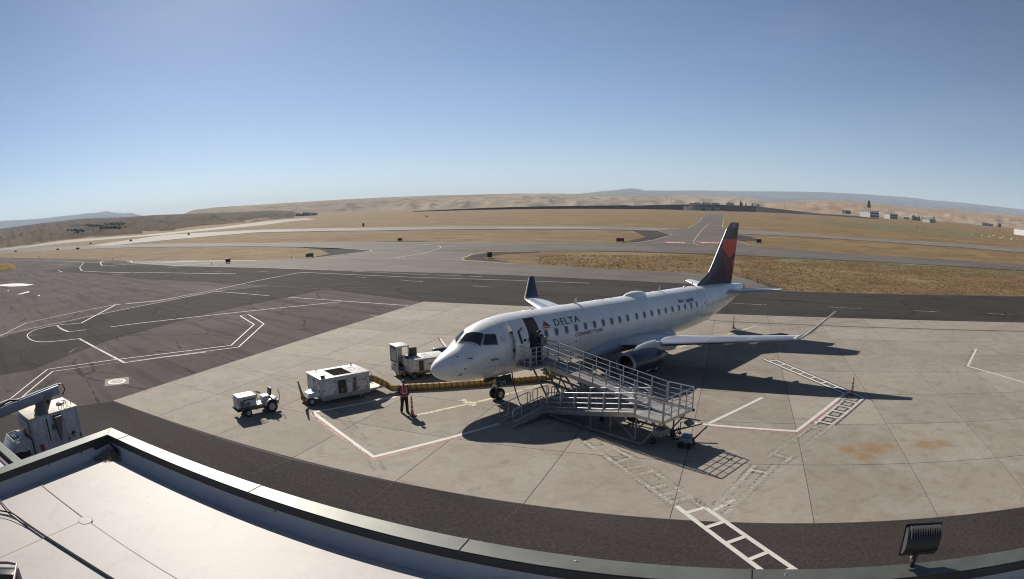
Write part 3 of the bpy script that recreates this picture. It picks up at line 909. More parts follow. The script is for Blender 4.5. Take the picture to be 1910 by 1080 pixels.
for sgn in (1, -1):
    q = WS if sgn > 0 else [(1.76, pi - ang(1.76, .34)), (2.42, pi - ang(2.42, 1.08)), (2.86, pi - ang(2.86, .82)), (2.24, pi - ang(2.24, .22))]
    if sgn > 0:
        q = [(1.74, ang(1.74, .12)), (2.42, ang(2.42, 1.08)), (2.86, ang(2.86, .82)), (2.26, ang(2.26, .08))]
    else:
        q = [(1.74, pi - ang(1.74, .12)), (2.42, pi - ang(2.42, 1.08)), (2.86, pi - ang(2.86, .82)), (2.26, pi - ang(2.26, .08))]
    f = patch_a(grow(q, 1.10), .008).build('windshield', mat('windshield_frame', (.30, .31, .32), .4), air, smooth=180)
    patch_a(q, .014).build('pane', GLASS_D, f, smooth=180)
    s1 = [(2.57, 3.58), (3.40, 3.52), (3.46, 4.02), (2.92, 4.05)]
    if sgn > 0:
        f = patch(grow(s1, 1.12), .008).build('cockpit_window', mat('windshield_frame', (.3, .31, .32)), air, smooth=180)
        patch(s1, .014).build('pane', GLASS_D, f, smooth=180)
    else:
        m_ = patch(grow(s1, 1.12), .008); m_.v = [(a, -b, c) for a, b, c in m_.v]
        f = m_.build('cockpit_window', mat('windshield_frame', (.3, .31, .32)), air, smooth=180)
        m_ = patch(s1, .014); m_.v = [(a, -b, c) for a, b, c in m_.v]
        m_.build('pane', GLASS_D, f, smooth=180)
# wiper arms
MB().tube([skin_a(1.80, pi / 2 - .15, .03), skin_a(2.02, pi / 2 - .55, .03), skin_a(2.25, pi / 2 - .9, .03)], .012, 5).build('wiper', DKMET, air)
MB().tube([skin_a(1.80, pi / 2 + .15, .03), skin_a(2.02, pi / 2 + .55, .03)], .012, 5).build('wiper', DKMET, air)
# cabin windows
def oval(x, z, w, h, off, n=20, side=1):
    out = []
    for k in range(n):
        a = 2 * pi * k / n
        ca, sa = cos(a), sin(a)
        ex = .55
        out.append(skin(x + w / 2 * math.copysign(abs(ca) ** ex, ca), z + h / 2 * math.copysign(abs(sa) ** ex, sa), off, side))
    return out
wx = [7.0 + .848 * k for k in range(10)] + [15.65 + .891 * k for k in range(10)]
SHADE = mat('half_closed_window_shade', (.16, .165, .17), .3)
rs = random.Random(3)
for side in (1, -1):
    for x in wx:
        a = oval(x, 3.65, .34, .46, .003, side=side); b = oval(x, 3.65, .32, .44, .014, side=side); c_ = oval(x, 3.65, .24, .36, .008, side=side)
        fr = MB().loft([a, b, c_], caps=False).build('cabin_window', FRAMEG, air, smooth=180)
        MB().poly(oval(x, 3.65, .25, .37, .009, side=side)).build('pane', GLASS_D if rs.random() < .6 else mat('grey_window_glass', (.05, .055, .062), .1, spec=.7), fr, smooth=0)
# entrance: opening, swung door, frame
op = [(5.42, 2.60), (6.46, 2.60), (6.30, 4.55), (5.46, 4.50)]
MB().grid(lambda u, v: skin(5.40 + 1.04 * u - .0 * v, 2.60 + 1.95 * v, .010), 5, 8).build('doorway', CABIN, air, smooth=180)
mb = MB()
def door_edge(x0, z0, x1, z1, n=8, off=.03, r=.035):
    mb.tube([skin(x0 + (x1 - x0) * k / n, z0 + (z1 - z0) * k / n, off) for k in range(n + 1)], r, 6)
door_edge(5.40, 2.6, 5.40, 4.55); door_edge(6.45, 2.6, 6.45, 4.55); door_edge(5.4, 4.56, 6.45, 4.56, 4); door_edge(5.4, 2.58, 6.45, 2.58, 4)
mb.build('door_frame', mat('door_frame_grey', (.22, .23, .24), .4, .3), air)
MB().grid(lambda u, v: skin(6.02 + .36 * u, 2.7 + 1.75 * v, .018), 3, 6).build('galley_panel', mat('galley_panel', (.10, .085, .07), .7, var=.6, scale=7), air, smooth=180)
def door_pt(u, v, o):
    x = 4.42 + .94 * u; z = 2.62 + 1.82 * v
    p = skin(x, z, .20 + o + .05 * u)
    return p
dm = MB()
dm.grid(lambda u, v: door_pt(u, v, .05), 5, 10)
dm.grid(lambda u, v: door_pt(u, v, -.02), 5, 10)
for fn in (lambda u, v: door_pt(u, 0, .05 - .07 * v), lambda u, v: door_pt(u, 1, .05 - .07 * v), lambda u, v: door_pt(0, u, .05 - .07 * v), lambda u, v: door_pt(1, u, .05 - .07 * v)):
    dm.grid(fn, 8, 1)
door = dm.build('door', WHITE, air, smooth=40, weld=True, label='white cabin door swung open against the fuselage')
h = MB(); h.tube([door_pt(.30, .72, .09), door_pt(.52, .76, .09), door_pt(.62, .80, .09)], .035, 6); h.tube([door_pt(.32, .72, .09), door_pt(.36, .55, .09), door_pt(.42, .42, .09)], [.05, .06, .06], 6)
h.build('handle', BLACKP, door)
MB().tube([door_pt(.66, .52, .07), door_pt(.66, .46, .09)], .07, 8).build('lever', BLACKP, door)
for hv in (.25, .75): MB().box(door_pt(.05, hv, -.1), (.25, .12, .1)).build('hinge', DKMET, door)
# service doors outlined on the skin
def outline(name, pts, r=.012, off=.004, m=FRAMEG, parent=air):
    mb = MB(); n = len(pts)
    path = []
    for i in range(n):
        (x0, z0), (x1, z1) = pts[i], pts[(i + 1) % n]
        for k in range(6):
            path.append(skin(x0 + (x1 - x0) * k / 6, z0 + (z1 - z0) * k / 6, off))
    path.append(path[0])
    return mb.tube(path, r, 4, caps=False).build(name, m, parent)
LINEG = mat('panel_gap', (.10, .105, .11), .6)
rd_ = patch([(24.56, 2.6), (25.34, 2.66), (25.30, 4.40), (24.56, 4.44)], .004).build('rear_door', WHITE, air, smooth=180)
outline('door_gap', [(24.55, 2.6), (24.5, 4.40), (24.62, 4.47), (25.2, 4.45), (25.34, 4.36), (25.36, 2.7), (25.2, 2.58)], .012, m=LINEG, parent=rd_)
MB().tube([skin(25.0, 3.62, .0), skin(25.0, 3.62, .02)], .07, 12).build('door_viewport', BLACKP, air)
for x in (3.98, 6.72, 9.9, 13.2, 16.5, 19.9, 23.1, 26.4, 29.2, 31.8):
    MB().tube([skin_a(x, a_ * pi / 40 - pi / 2 + .0, .001) for a_ in range(0, 81)], .007, 4, caps=False).build('panel_joint', FRAMEG, air)
for a_ in (-.75, -.2, 1.02):
    MB().tube([skin_a(4.0 + .5 * k, a_, .001) for k in range(0, 41)], .006, 4, caps=False).build('panel_joint', FRAMEG, air)
for x, z in ((8.6, 2.5), (10.2, 2.2), (6.9, 2.1), (20.6, 3.1), (22.4, 2.6), (23.6, 2.9), (5.0, 1.75), (3.5, 2.35)):
    outline('access_panel', [(x, z), (x, z + .26), (x + .34, z + .26), (x + .34, z)], .005, m=LINEG)
outline('access_panel', [(2.62, 1.95), (2.62, 2.35), (3.3, 2.35), (3.3, 1.95)], .006, m=LINEG)
outline('radome_joint', [(.74, 2.0 + .001), (.76, 2.3), (.78, 2.6), (.80, 2.75), (.78, 2.6), (.76, 2.3)], .004, m=FRAMEG)
# probes and small dots of the nose
for x, z, r in ((1.23, 3.06, .045), (1.43, 2.44, .045), (9.48, 2.88, .05), (2.2, 2.0, .03), (.9, 2.72, .025), (8.8, 2.2, .03)):
    MB().tube([skin(x, z, -.01), skin(x, z, .012)], r, 10).build('sensor_port', BLACKP, air)
for x, z, dx, dz in ((1.60, 2.94, .26, .0), (1.08, 2.15, .2, -.03)):
    MB().tube([skin(x + dx, z, .0), skin(x + dx * .6, z, .07), skin(x, z + dz, .08)], [.03, .022, .014], 6).build('pitot_probe', DKMET, air)
MB().tube([skin(3.88, 3.76, .002), skin(3.88, 3.76, .008)], .17, 24).build('roundel', FRAMEG, air)
MB().tube([skin(3.88, 3.76, .004), skin(3.88, 3.76, .011)], .13, 24).build('roundel', WHITE, air)
MB().tube([skin(3.88, 3.76, .004), skin(3.88, 3.76, .014)], .05, 12).build('roundel', FRAMEG, air)
# lettering on the left side
def on_skin(txt, x0, z0, size, m, name, off=.012, spacing=1.0, bold=0.0, xscale=1.0, slope=0.0, parent=air, shear=0.0):
    o = text_mesh(txt, size, m, name, spacing=spacing, bold=bold, shear=shear, parent=parent)
    bm = bmesh.new(); bm.from_mesh(o.data)
    for it in range(2):
        lo = [e for e in bm.edges if e.calc_length() > size * .22]
        if lo: bmesh.ops.subdivide_edges(bm, edges=lo, cuts=2, use_grid_fill=False)
        bmesh.ops.triangulate(bm, faces=bm.faces[:])
    for q in bm.verts:
        q.co = skin(x0 + q.co.x * xscale, z0 + q.co.y + slope * q.co.x, off)
    bm.to_mesh(o.data); bm.free()
    return o
on_skin('DELTA', 7.80, 3.965, .50, BLACKP if False else mat('navy_lettering', (.012, .018, .05), .35), 'lettering', spacing=1.12, bold=.004, xscale=1.36)
on_skin('CONNECTION', 9.38, 3.15, .30, MATS['navy_lettering'], 'lettering', spacing=1.2, xscale=1.12, bold=.007)
on_skin('N279SY', 22.16, 3.92, .31, BLACKP, 'registration', xscale=1.20, bold=.012)
on_skin('SkyWest', 2.90, 2.70, .16, BLACKP, 'lettering', shear=.2, bold=.004, xscale=.92)
# flag
MB().grid(lambda u, v: skin(21.18 + .70 * u, 3.98 + .20 * v, .008), 4, 2).build('flag', mat('flag_stripes', (.45, .35, .36), .5, stretch=(1, 1, 30), scale=1.2, col2=(.25, .04, .05)), air, smooth=180)
MB().grid(lambda u, v: skin(21.18 + .30 * u, 4.07 + .11 * v, .011), 2, 2).build('flag', MATS['navy_lettering'], air, smooth=180)
# red triangle emblem beside the name
def tri(pts, m, off=.012):
    mb = MB(); n = 5; vs = []; fs = []
    a, b, c_ = [Vector(p) for p in pts]
    idx = {}
    for i in range(n + 1):
        for j in range(n + 1 - i):
            p = a + (b - a) * i / n + (c_ - a) * j / n
            idx[i, j] = len(vs); vs.append(skin(p.x, p.y, off))
    for i in range(n):
        for j in range(n - i):
            fs.append((idx[i, j], idx[i + 1, j], idx[i, j + 1]))
            if i + j < n - 1: fs.append((idx[i + 1, j], idx[i + 1, j + 1], idx[i, j + 1]))
    mb.add(vs, fs).build('emblem', m, air, smooth=180)
tri([(7.12, 4.33), (6.82, 3.99), (7.10, 4.07)], RED); tri([(7.12, 4.33), (7.10, 4.07), (7.52, 3.97)], DRED)
tri([(6.82, 3.94), (7.10, 4.03), (7.48, 3.92)], RED)
# dome, antennas
mb = MB()
rings = []
for t in [0, .03, .1, .2, .35, .5, .65, .8, .9, .97, 1]:
    x = 16.0 + 2.5 * t; w_ = .5 * (max(0, sin(pi * t))) ** .5 + .02; hgt = .27 * (max(0, sin(pi * t))) ** .6
    rings.append([Vector((-x, w_ * cos(pi * k / 12), 4.80 - .12 * abs(cos(pi * k / 12)) ** 2 + (hgt + .03) * sin(pi * k / 12))) for k in range(13)])
mb.loft(rings, caps=True, closed=False).build('radome', WHITE, air, smooth=60)
def blade(x, h, l=.28, top=.14, back=.14, z=4.82, name='antenna'):
    return MB().loft([[Vector((-x, 0, z)), Vector((-x - l * .5, .02, z)), Vector((-x - l, 0, z)), Vector((-x - l * .5, -.02, z))],
                      [Vector((-x - back, 0, z + h)), Vector((-x - back - top * .5, .01, z + h)), Vector((-x - back - top, 0, z + h)), Vector((-x - back - top * .5, -.01, z + h))]]).build(name, WHITE, air, smooth=0)
blade(10.85, .36); blade(20.2, .36); blade(25.0, .3); blade(7.2, .05, .2, .2, 0); blade(13.6, .05, .2, .2, 0); blade(14.5, .05, .2, .2, 0)
MB().tube([Vector((-23.9, 0, 4.8)), Vector((-24, 0, 4.9))], .07, 8).build('beacon', RED, air)
MB().tube([Vector((-8.2, 0, 1.40)), Vector((-8.3, 0, 1.28))], .07, 8).build('beacon', RED, air)
# fairing between wing and body
def fair_pt(t, a):
    x = 10.6 + 10.4 * t
    e = max(0.0, sin(pi * min(1, max(0, t)))) ** .45
    hw = 1.30 + .38 * e; top = 1.75 + .88 * e; bot = 1.45 - .22 * e
    zc = (top + bot) / 2
    ca, sa = cos(a), sin(a)
    return Vector((-x, hw * math.copysign(abs(ca) ** .75, ca), zc + (top - bot) / 2 * math.copysign(abs(sa) ** .8, sa)))
MB().loft([[fair_pt(t / 28, 2 * pi * k / 32) for k in range(32)] for t in range(29)]).build('wing_fairing', FAIR, air, smooth=60)
# wings
def airfoil(t):
    """unit chord section: list of (x, z) all round, thickness t"""
    up = []; lo = []
    for k in range(13):
        x = (1 - cos(pi * k / 12)) / 2
        th = 5 * t * (.2969 * sqrt(x) - .126 * x - .3516 * x * x + .2843 * x ** 3 - .1036 * x ** 4)
        cam_ = .02 * 4 * x * (1 - x)
        up.append((x, cam_ + th)); lo.append((x, cam_ - th))
    return up + lo[::-1][1:-1]
def wing_ring(xle, chord, y, z, t, twist=0.0):
    return [Vector((-(xle + u * chord * cos(twist) + wv * chord * sin(twist)), y, z + wv * chord * cos(twist) - u * chord * sin(twist))) for u, wv in airfoil(t)]
WSEC = [(1.0, 13.35, 5.9, 1.98, .13, .035), (3.9, 14.66, 4.6, 2.22, .12, .03), (4.6, 14.97, 4.2, 2.30, .115, .03), (8.5, 16.72, 3.0, 2.68, .11, .02), (12.3, 18.41, 1.8, 3.08, .10, .01)]
def wing_at(y):
    for a, b in zip(WSEC, WSEC[1:]):
        if y <= b[0] or b is WSEC[-1]:
            k = (y - a[0]) / (b[0] - a[0])
            return [p + (q - p) * k for p, q in zip(a, b)]
for sg in (1, -1):
    ys = [1.0, 2, 3, 3.9, 4.6, 5.5, 6.5, 7.5, 8.5, 9.5, 10.5, 11.4, 12.3]
    wing = MB().loft([wing_ring(*(lambda s: (s[1], s[2], sg * y, s[3], s[4], s[5]))(wing_at(y))) for y in ys]).build('wing', WGREY, air, smooth=40)
    # bright leading-edge slats in separate spans
    for y0, y1 in ((1.75, 3.35), (3.95, 6.6), (6.68, 9.3), (9.38, 12.1)):
        rings = []
        for y in (y0, (y0 + y1) / 2, y1):
            s = wing_at(y); r = wing_ring(s[1], s[2], sg * y, s[3], s[4], s[5])
            n = len(r); sel = [r[k] for k in (5, 4, 3, 2, 1, 0, n - 1, n - 2, n - 3)]
            cc = r[0] + Vector((-.12 * s[2], 0, .01))
            rings.append([cc + (p - cc) * 1.02 + Vector((.02, 0, .002)) for p in sel])
        MB().loft(rings, caps=True, closed=False).build('slat', ALU, wing, smooth=50)
    # flaps, aileron
    for nm, y0, y1, fr in (('flap', 1.8, 4.5, .72), ('flap', 4.6, 8.4, .72), ('aileron', 8.55, 11.7, .72)):
        rings = []
        for y in (y0, y1):
            s = wing_at(y); r = wing_ring(s[1], s[2], sg * y, s[3], s[4], s[5])
            le, te = r[0], r[12]
            a_ = le.lerp(te, fr); th_ = s[2] * .028
            rings.append([a_ + Vector((0, 0, th_ + .012)), te + Vector((-.03, 0, .016)), te + Vector((-.03, 0, -.014)), a_ + Vector((0, 0, -th_ * .5))])
        MB().loft(rings).build(nm, WGREY, wing, smooth=0)
    for k in range(5):
        y = 9.0 - k * .85
        s = wing_at(y); s2 = wing_at(y - .8); q1 = wing_ring(s[1], s[2], sg * y, s[3], s[4], s[5]); q2 = wing_ring(s2[1], s2[2], sg * (y - .8), s2[3], s2[4], s2[5])
        A1, B1 = q1[8] + Vector((0, 0, .015)), q1[9] + Vector((0, 0, .02)); A2, B2 = q2[8] + Vector((0, 0, .015)), q2[9] + Vector((0, 0, .02))
        MB().prism([A1, B1, B2, A2], (0, 0, .012)).build('spoiler', WGREY, wing, smooth=0)
    # flap track fairings
    for y in (5.6, 7.3, 9.0):
        s = wing_at(y); x0 = s[1] + s[2] * .38
        rings = []
        for t in [0, .08, .25, .5, .75, .92, 1]:
            e = max(.02, sin(pi * t) ** .6)
            rings.append([Vector((-(x0 + s[2] * .78 * t), sg * y + .14 * e * cos(2 * pi * k / 10), s[3] - s[2] * .05 - .12 + .22 * e * sin(2 * pi * k / 10))) for k in range(10)])
        MB().loft(rings).build('flap_track_fairing', WGREY, air, smooth=60)
    # winglet
    base = [(18.41, 1.8, 12.3, 3.08, .10), (18.58, 1.68, 12.60, 3.15, .10), (18.85, 1.5, 12.86, 3.33, .09), (19.80, 1.02, 13.60, 4.07, .09), (20.72, .55, 14.32, 4.78, .08)]
    rings = []
    for i, (xle, ch, y, z, t) in enumerate(base):
        cant = [0, .5, .8, .86, .86][i]
        rings.append([Vector((-(xle + u * ch), sg * (y - sin(cant) * wv * ch), z + cos(cant) * wv * ch)) for u, wv in airfoil(t)])
    MB().loft(rings).build('winglet', NAVY if True else WGREY, air, smooth=50)
    edge = MB().tube([r[0] + Vector((.008, 0, 0)) for r in rings], [.06, .065, .06, .05, .035], 6).build('winglet_edge', mat('pale_winglet_edge', (.62, .58, .50), .4), air)
    # engine
    ey = 3.95 * sg; ex = 11.25; ez = 1.46
    prof = [(0, .60), (-.05, .64), (-.04, .675), (.06, .71), (.3, .765), (.8, .80), (1.5, .80), (2.2, .765), (2.75, .70), (3.05, .655)]
    eng = MB().lathe(prof, (-ex, ey, ez), (-1, 0, 0), 36).build('engine', NAVY, air, smooth=60)
    MB().lathe([(.30, .585), (.08, .57), (0, .595), (-.055, .635), (-.045, .685), (.06, .722), (.10, .735)], (-ex, ey, ez), (-1, 0, 0), 36).build('inlet_lip', mat('dull_inlet_lip', (.30, .30, .31), .45, .7), eng, smooth=60)
    MB().lathe([(.05, .59), (.35, .575), (.75, .57), (.75, .02)], (-ex, ey, ez), (-1, 0, 0), 32).build('inlet_duct', DKMET, eng, smooth=60)
    MB().lathe([(.28, .002), (.36, .08), (.55, .15), (.72, .18)], (-ex, ey, ez), (-1, 0, 0), 20).build('spinner', mat('spinner_grey', (.16, .16, .17), .4), eng, smooth=60)
    for k in range(18):
        a = 2 * pi * k / 18
        r_, t_ = Vector((0, cos(a), sin(a))), Vector((0, -sin(a), cos(a)))
        o_ = Vector((-ex - .6, ey, ez))
        MB().poly([o_ + r_ * .15 - t_ * .03, o_ + r_ * .56 - t_ * .07 + Vector((.06, 0, 0)), o_ + r_ * .56 + t_ * .08 - Vector((.05, 0, 0)), o_ + r_ * .15 + t_ * .04 - Vector((.05, 0, 0))]).build('fan_blade', TITAN, eng, smooth=0)
    MB().lathe([(2.7, .64), (3.05, .658), (3.05, .62), (2.9, .56)], (-ex, ey, ez), (-1, 0, 0), 32).build('fan_nozzle', TITAN, eng, smooth=60)
    MB().lathe([(2.7, .56), (3.2, .52), (3.75, .42), (4.05, .35), (4.05, .31), (3.8, .3)], (-ex, ey, ez), (-1, 0, 0), 28).build('core_nozzle', TITAN, eng, smooth=60)
    MB().lathe([(3.7, .25), (4.1, .2), (4.5, .1), (4.7, .01)], (-ex, ey, ez), (-1, 0, 0), 20).build('exhaust_cone', DKMET, eng, smooth=60)
    MB().add([(-ex - 1.1, ey + .70, ez - .35), (-ex - 1.25, ey + .70, ez - .35), (-ex - 1.25, ey + .72, ez - .28), (-ex - 1.1, ey + .72, ez - .28)], [(0, 1, 2, 3)]).build('warning_decal', WHITE, eng, smooth=0)
    for dx in (.5, .68, .98):
        MB().box((-ex - dx - .9, ey + .655 * 1.0, ez - .46), (.09, .02, .12 if dx < .9 else .04)).build('warning_decal', WHITE, eng, smooth=0)
    # pylon
    pts = [(11.95, 2.20), (12.6, 2.36), (13.4, 2.43), (14.6, 2.45), (16.3, 2.2), (16.9, 1.98), (16.6, 1.62), (15.6, 1.68), (14.3, 2.0), (13.2, 2.15)]
    mbp = MB()
    mbp.loft([[Vector((-x, ey + dy * (.9 if 0 < i < 9 else .35), z)) for i, (x, z) in enumerate(pts)] for dy in (-.15, .15)])
    mbp.build('pylon', WGREY, air, smooth=30)
    MB().tube([Vector((-11.9, ey, 2.22)), Vector((-12.6, ey, 2.38)), Vector((-13.4, ey, 2.45)), Vector((-14.3, ey, 2.46))], [.09, .14, .16, .15], 8).build('pylon_edge', WHITE, air)
    # tailplane
    rings = []
    for k in range(5):
        t = k / 4
        rings.append(wing_ring(29.35 + 2.95 * t, 3.45 - 2.2 * t, sg * (.45 + 4.65 * t), 3.92 + .44 * t, .10))
    hs = MB().loft(rings).build('tailplane', WGREY, air, smooth=40)
    MB().tube([r[0] + Vector((.01, 0, 0)) for r in rings], [.09, .075, .06, .05, .03], 6).build('leading_edge', ALU, hs)
    # main gear
    gx, gy = 15.95, 2.6 * sg
    gr = MB(); gr.tube([(-gx, gy * .93, 2.0), (-gx, gy, .45)], [.11, .08], 10); gr.tube([(-gx - .1, gy, .9), (-gx + .5, gy * .55, 1.7)], .05, 8); gr.tube([(-gx, gy - .42, .5), (-gx, gy + .42, .5)], .06, 8)
    gear = gr.build('main_gear', STEEL, air)
    for dy in (-.31, .31):
        wv = MB().lathe([(-.15, .25), (-.17, .36), (-.14, .46), (-.07, .50), (.07, .50), (.14, .46), (.17, .36), (.15, .25)], (-gx, gy + dy, .50 - .06), (0, 1, 0), 24).build('wheel', RUBBER, gear, smooth=50)
    MB().lathe([(.0, .26), (.15, .26), (.13, .2), (.10, .12), (.16, .06), (.16, .0)], (-gx, gy + .31 * sg, .44), (0, sg, 0), 20).build('rim', ORNG, gear, smooth=50)
    MB().box((-gx, gy + .5 * sg, 1.5), (1.0, .05, .9)).build('gear_door', WGREY, air, smooth=0)
# fin
FO = [(25.6, 4.72), (26.8, 5.22), (28.0, 5.80), (29.0, 7.0), (30.2, 8.37), (31.15, 9.45), (31.5, 9.82), (31.9, 9.98), (33.62, 10.05), (33.4, 8.9), (32.95, 7.2), (32.5, 5.6), (32.15, 4.45), (29, 4.45)]
def fin_le(z):
    return interp([(4.72, 25.6), (5.80, 28.0), (8.37, 30.2), (9.45, 31.15), (9.98, 31.9)], z)
def fin_te(z):
    return interp([(4.45, 32.15), (10.05, 33.62)], z)
def fin_half(x, z):
    le, te = fin_le(z), fin_te(z); c_ = te - le; u = min(1, max(0, (x - le) / max(c_, .01)))
    t = .05 * min(c_, 4.4) * (1.0 if z > 5.8 else 1)
    return 5 * t * (.2969 * sqrt(u) - .126 * u - .3516 * u * u + .2843 * u ** 3 - .1015 * u ** 4) * 1.0 + .008
rings = []
for z in [4.5, 4.9, 5.3, 5.8, 6.5, 7.2, 8, 8.8, 9.4, 9.8, 10.0]:
    le, te = fin_le(max(z, 4.72)), fin_te(z); r = []
    us = [(1 - cos(pi * k / 10)) / 2 for k in range(11)]
    for u in us: r.append(Vector((-(le + (te - le) * u), fin_half(le + (te - le) * u, z) * (1 if z < 9.9 else .6), z)))
    for u in us[::-1][1:-1]: r.append(Vector((-(le + (te - le) * u), -fin_half(le + (te - le) * u, z) * (1 if z < 9.9 else .6), z)))
    rings.append(r)
fin = MB().loft(rings).build('fin', NAVY, air, smooth=40)
MB().tube([Vector((-fin_le(z) + .015, 0, z)) for z in (5.75, 6.5, 7.2, 8.0, 8.8, 9.4)], [.04, .042, .042, .04, .035, .03], 8).build('leading_edge', WGREY, fin)
def fin_patch(q, m, off=.012):
    for sg in (1, -1):
        def P(u, v):
            a = [(1 - u) * (1 - v), u * (1 - v), u * v, (1 - u) * v]
            x = sum(k * p[0] for k, p in zip(a, q)); z = sum(k * p[1] for k, p in zip(a, q))
            return Vector((-x, sg * (fin_half(x, z) + off), z))
        MB().grid(P, 8, 8).build('emblem', m, fin, smooth=180)
fin_patch([(30.40, 8.52), (33.15, 8.53), (32.90, 7.45), (30.12, 7.80)], RED); fin_patch([(29.86, 7.86), (32.90, 7.46), (31.56, 6.84), (31.5, 6.84)], RED, .011)
fin_patch([(32.68, 6.90), (32.05, 6.46), (32.30, 6.12), (32.48, 6.14)], RED)
fin_patch([(30.7, 7.1), (31.45, 6.72), (32.0, 5.4), (31.4, 5.1)], DRED); fin_patch([(30.2, 7.0), (30.7, 7.1), (31.5, 5.1), (31.1, 5.0)], DRED, .010)
outline_ = MB()
outline_.tube([Vector((-(fin_le(z) + (fin_te(z) - fin_le(z)) * .70), fin_half(fin_le(z) + (fin_te(z) - fin_le(z)) * .7, z), z)) for z in (4.6, 6, 7.5, 9, 9.9)], .012, 4)
outline_.build('rudder_gap', DKMET, fin)
for sg in (1,):
    o = text_mesh('279', .26, WHITE, 'fin_number', parent=fin)
    o.data.transform(frame(Vector((-32.15, fin_half(32.5, 9.6) + .015, 9.55)), (-1, 0, 0), (0, 0, 1)))
# tail cone outlet
MB().lathe([(0, .30), (.32, .28), (.35, .25), (.1, .22)], (-34.25, 0, 4.09), (-1, 0, 0), 20).build('exhaust_outlet', TITAN, air)
MB().lathe([(0, .36), (.75, .30)], (-33.55, 0, 4.02), (-1, 0, -.02), 20).build('tail_cone_ring', TITAN, air)
# nose gear (stands on the ground: local z of the ground there is about -0.08)
gz = -.08; gx = 4.52
gr = MB(); gr.tube([(-gx + .05, 0, 1.5), (-gx, 0, .42)], [.10, .075], 10); gr.tube([(-gx, -.36, gz + .36), (-gx, .36, gz + .36)], .05, 8)
gr.tube([(-gx, 0, .8), (-gx - .7, 0, 1.45)], .045, 8); gr.tube([(-gx + .1, 0, .95), (-gx + .22, 0, .7), (-gx + .1, 0, .5)], .03, 6); gr.box((-gx + .06, 0, .78), (.3, .36, .16))
gear = gr.build('nose_gear', STEEL, air)
for dy in (-.23, .23):
    MB().lathe([(-.09, .17), (-.11, .25), (-.09, .32), (-.04, .36), (.04, .36), (.09, .32), (.11, .25), (.09, .17)], (-gx, dy, gz + .36), (0, 1, 0), 22).build('wheel', RUBBER, gear, smooth=50)
    MB().lathe([(.0, .175), (.09, .175), (.07, .12), (.08, .06), (.11, .03), (.11, .0)], (-gx, dy, gz + .36), (0, 1 if dy > 0 else -1, 0), 18).build('rim', STEEL, gear, smooth=50)
for sg in (1, -1):
    d = MB().prism([(-3.95, .46 * sg, 1.42), (-5.12, .46 * sg, 1.42), (-5.10, .62 * sg, .98), (-4.05, .62 * sg, .86)], (0, .03 * sg, 0)).build('nose_gear_door', mat('dark_gear_door', (.03, .031, .034), .5), air, smooth=0)
    if sg > 0:
        o = text_mesh('279', .30, WHITE, 'door_number', parent=d)
        o.data.transform(frame(Vector((-4.16, .672, .97)), (-1, 0, 0), Vector((0, -.16, .50))))
MB().tube([(-3.95, .4, 1.35), (-3.35, .42, 1.28)], .08, 8).build('tow_fitting', DKMET, air)
MB().tube([skin(5.0, 1.6, 0), Vector((-5.05, .75, 1.1)), Vector((-5.08, .95, .5)), Vector((-5.0, 1.3, .02)), Vector((-4.6, 1.9, -.04))], .035, 8).build('power_cable', DKMET, air)
# ================================================================== BOARDING RAMP (aluminium switchback)
RAL = mat('ramp_aluminium', (.50, .50, .51), .32, .85, var=.25, scale=3)
RDECK = mat('ramp_deck_plate', (.25, .24, .235), .6, .3, var=.3, scale=5, bump=.3)
RFRAME = mat('ramp_frame_steel', (.20, .19, .185), .5, .5, var=.35, scale=3)
YEL = mat('safety_yellow', (.55, .38, .04), .5)
RA = (1.809, 31.212, .012)
RZ = radians(-49.113)
ramp = thing('boarding_ramp', 'silver aluminium switchback boarding ramp with tube railings at the airliner door', 'boarding ramp', RA, RZ)
def zl(s): return .36 + (s + .1) / 5.8 * 1.17          # lower ramp deck
def zu(s): return 1.55 + (5.7 - s) / 7.5 * .80         # upper ramp deck
def deck(name, pts, th=.05, m=RDECK):
    return MB().prism([(p[0], p[1], p[2] - th) for p in pts], (0, 0, th)).build(name, m, ramp, smooth=0)
W1 = 1.2
deck('lower_deck', [(-.1, .02, zl(-.1)), (5.7, .02, zl(5.7)), (5.7, W1, zl(5.7)), (-.1, W1, zl(-.1))])
deck('landing', [(5.7, 0, 1.55), (7.3, 0, 1.55), (7.3, 2.5, 1.55), (5.7, 2.5, 1.55)])
deck('upper_deck', [(5.7, 1.3, zu(5.7)), (5.7, 2.48, zu(5.7)), (-1.8, 2.48, zu(-1.8)), (-1.8, 1.3, zu(-1.8))])
deck('platform', [(-1.8, .40, 2.35), (-1.8, 2.6, 2.35), (-2.86, 2.6, 2.35), (-2.86, .40, 2.35)], .08)
deck('turn_landing', [(-1.25, 0, .34), (-.1, 0, .34), (-.1, W1, .36), (-1.25, W1, .36)])
deck('ground_ramp', [(-1.15, 0, .34), (-1.15, -2.4, .03), (-.1, -2.4, .03), (-.1, 0, .34)])
deck('bridge_plate', [(-2.86, .7, 2.42), (-2.86, 2.3, 2.42), (-3.05, 2.3, 2.50), (-3.05, .7, 2.50)], .03)
MB().tube([(-2.88, .4, 2.3), (-2.88, 2.6, 2.3)], .07, 8).build('bumper', RUBBER, ramp)
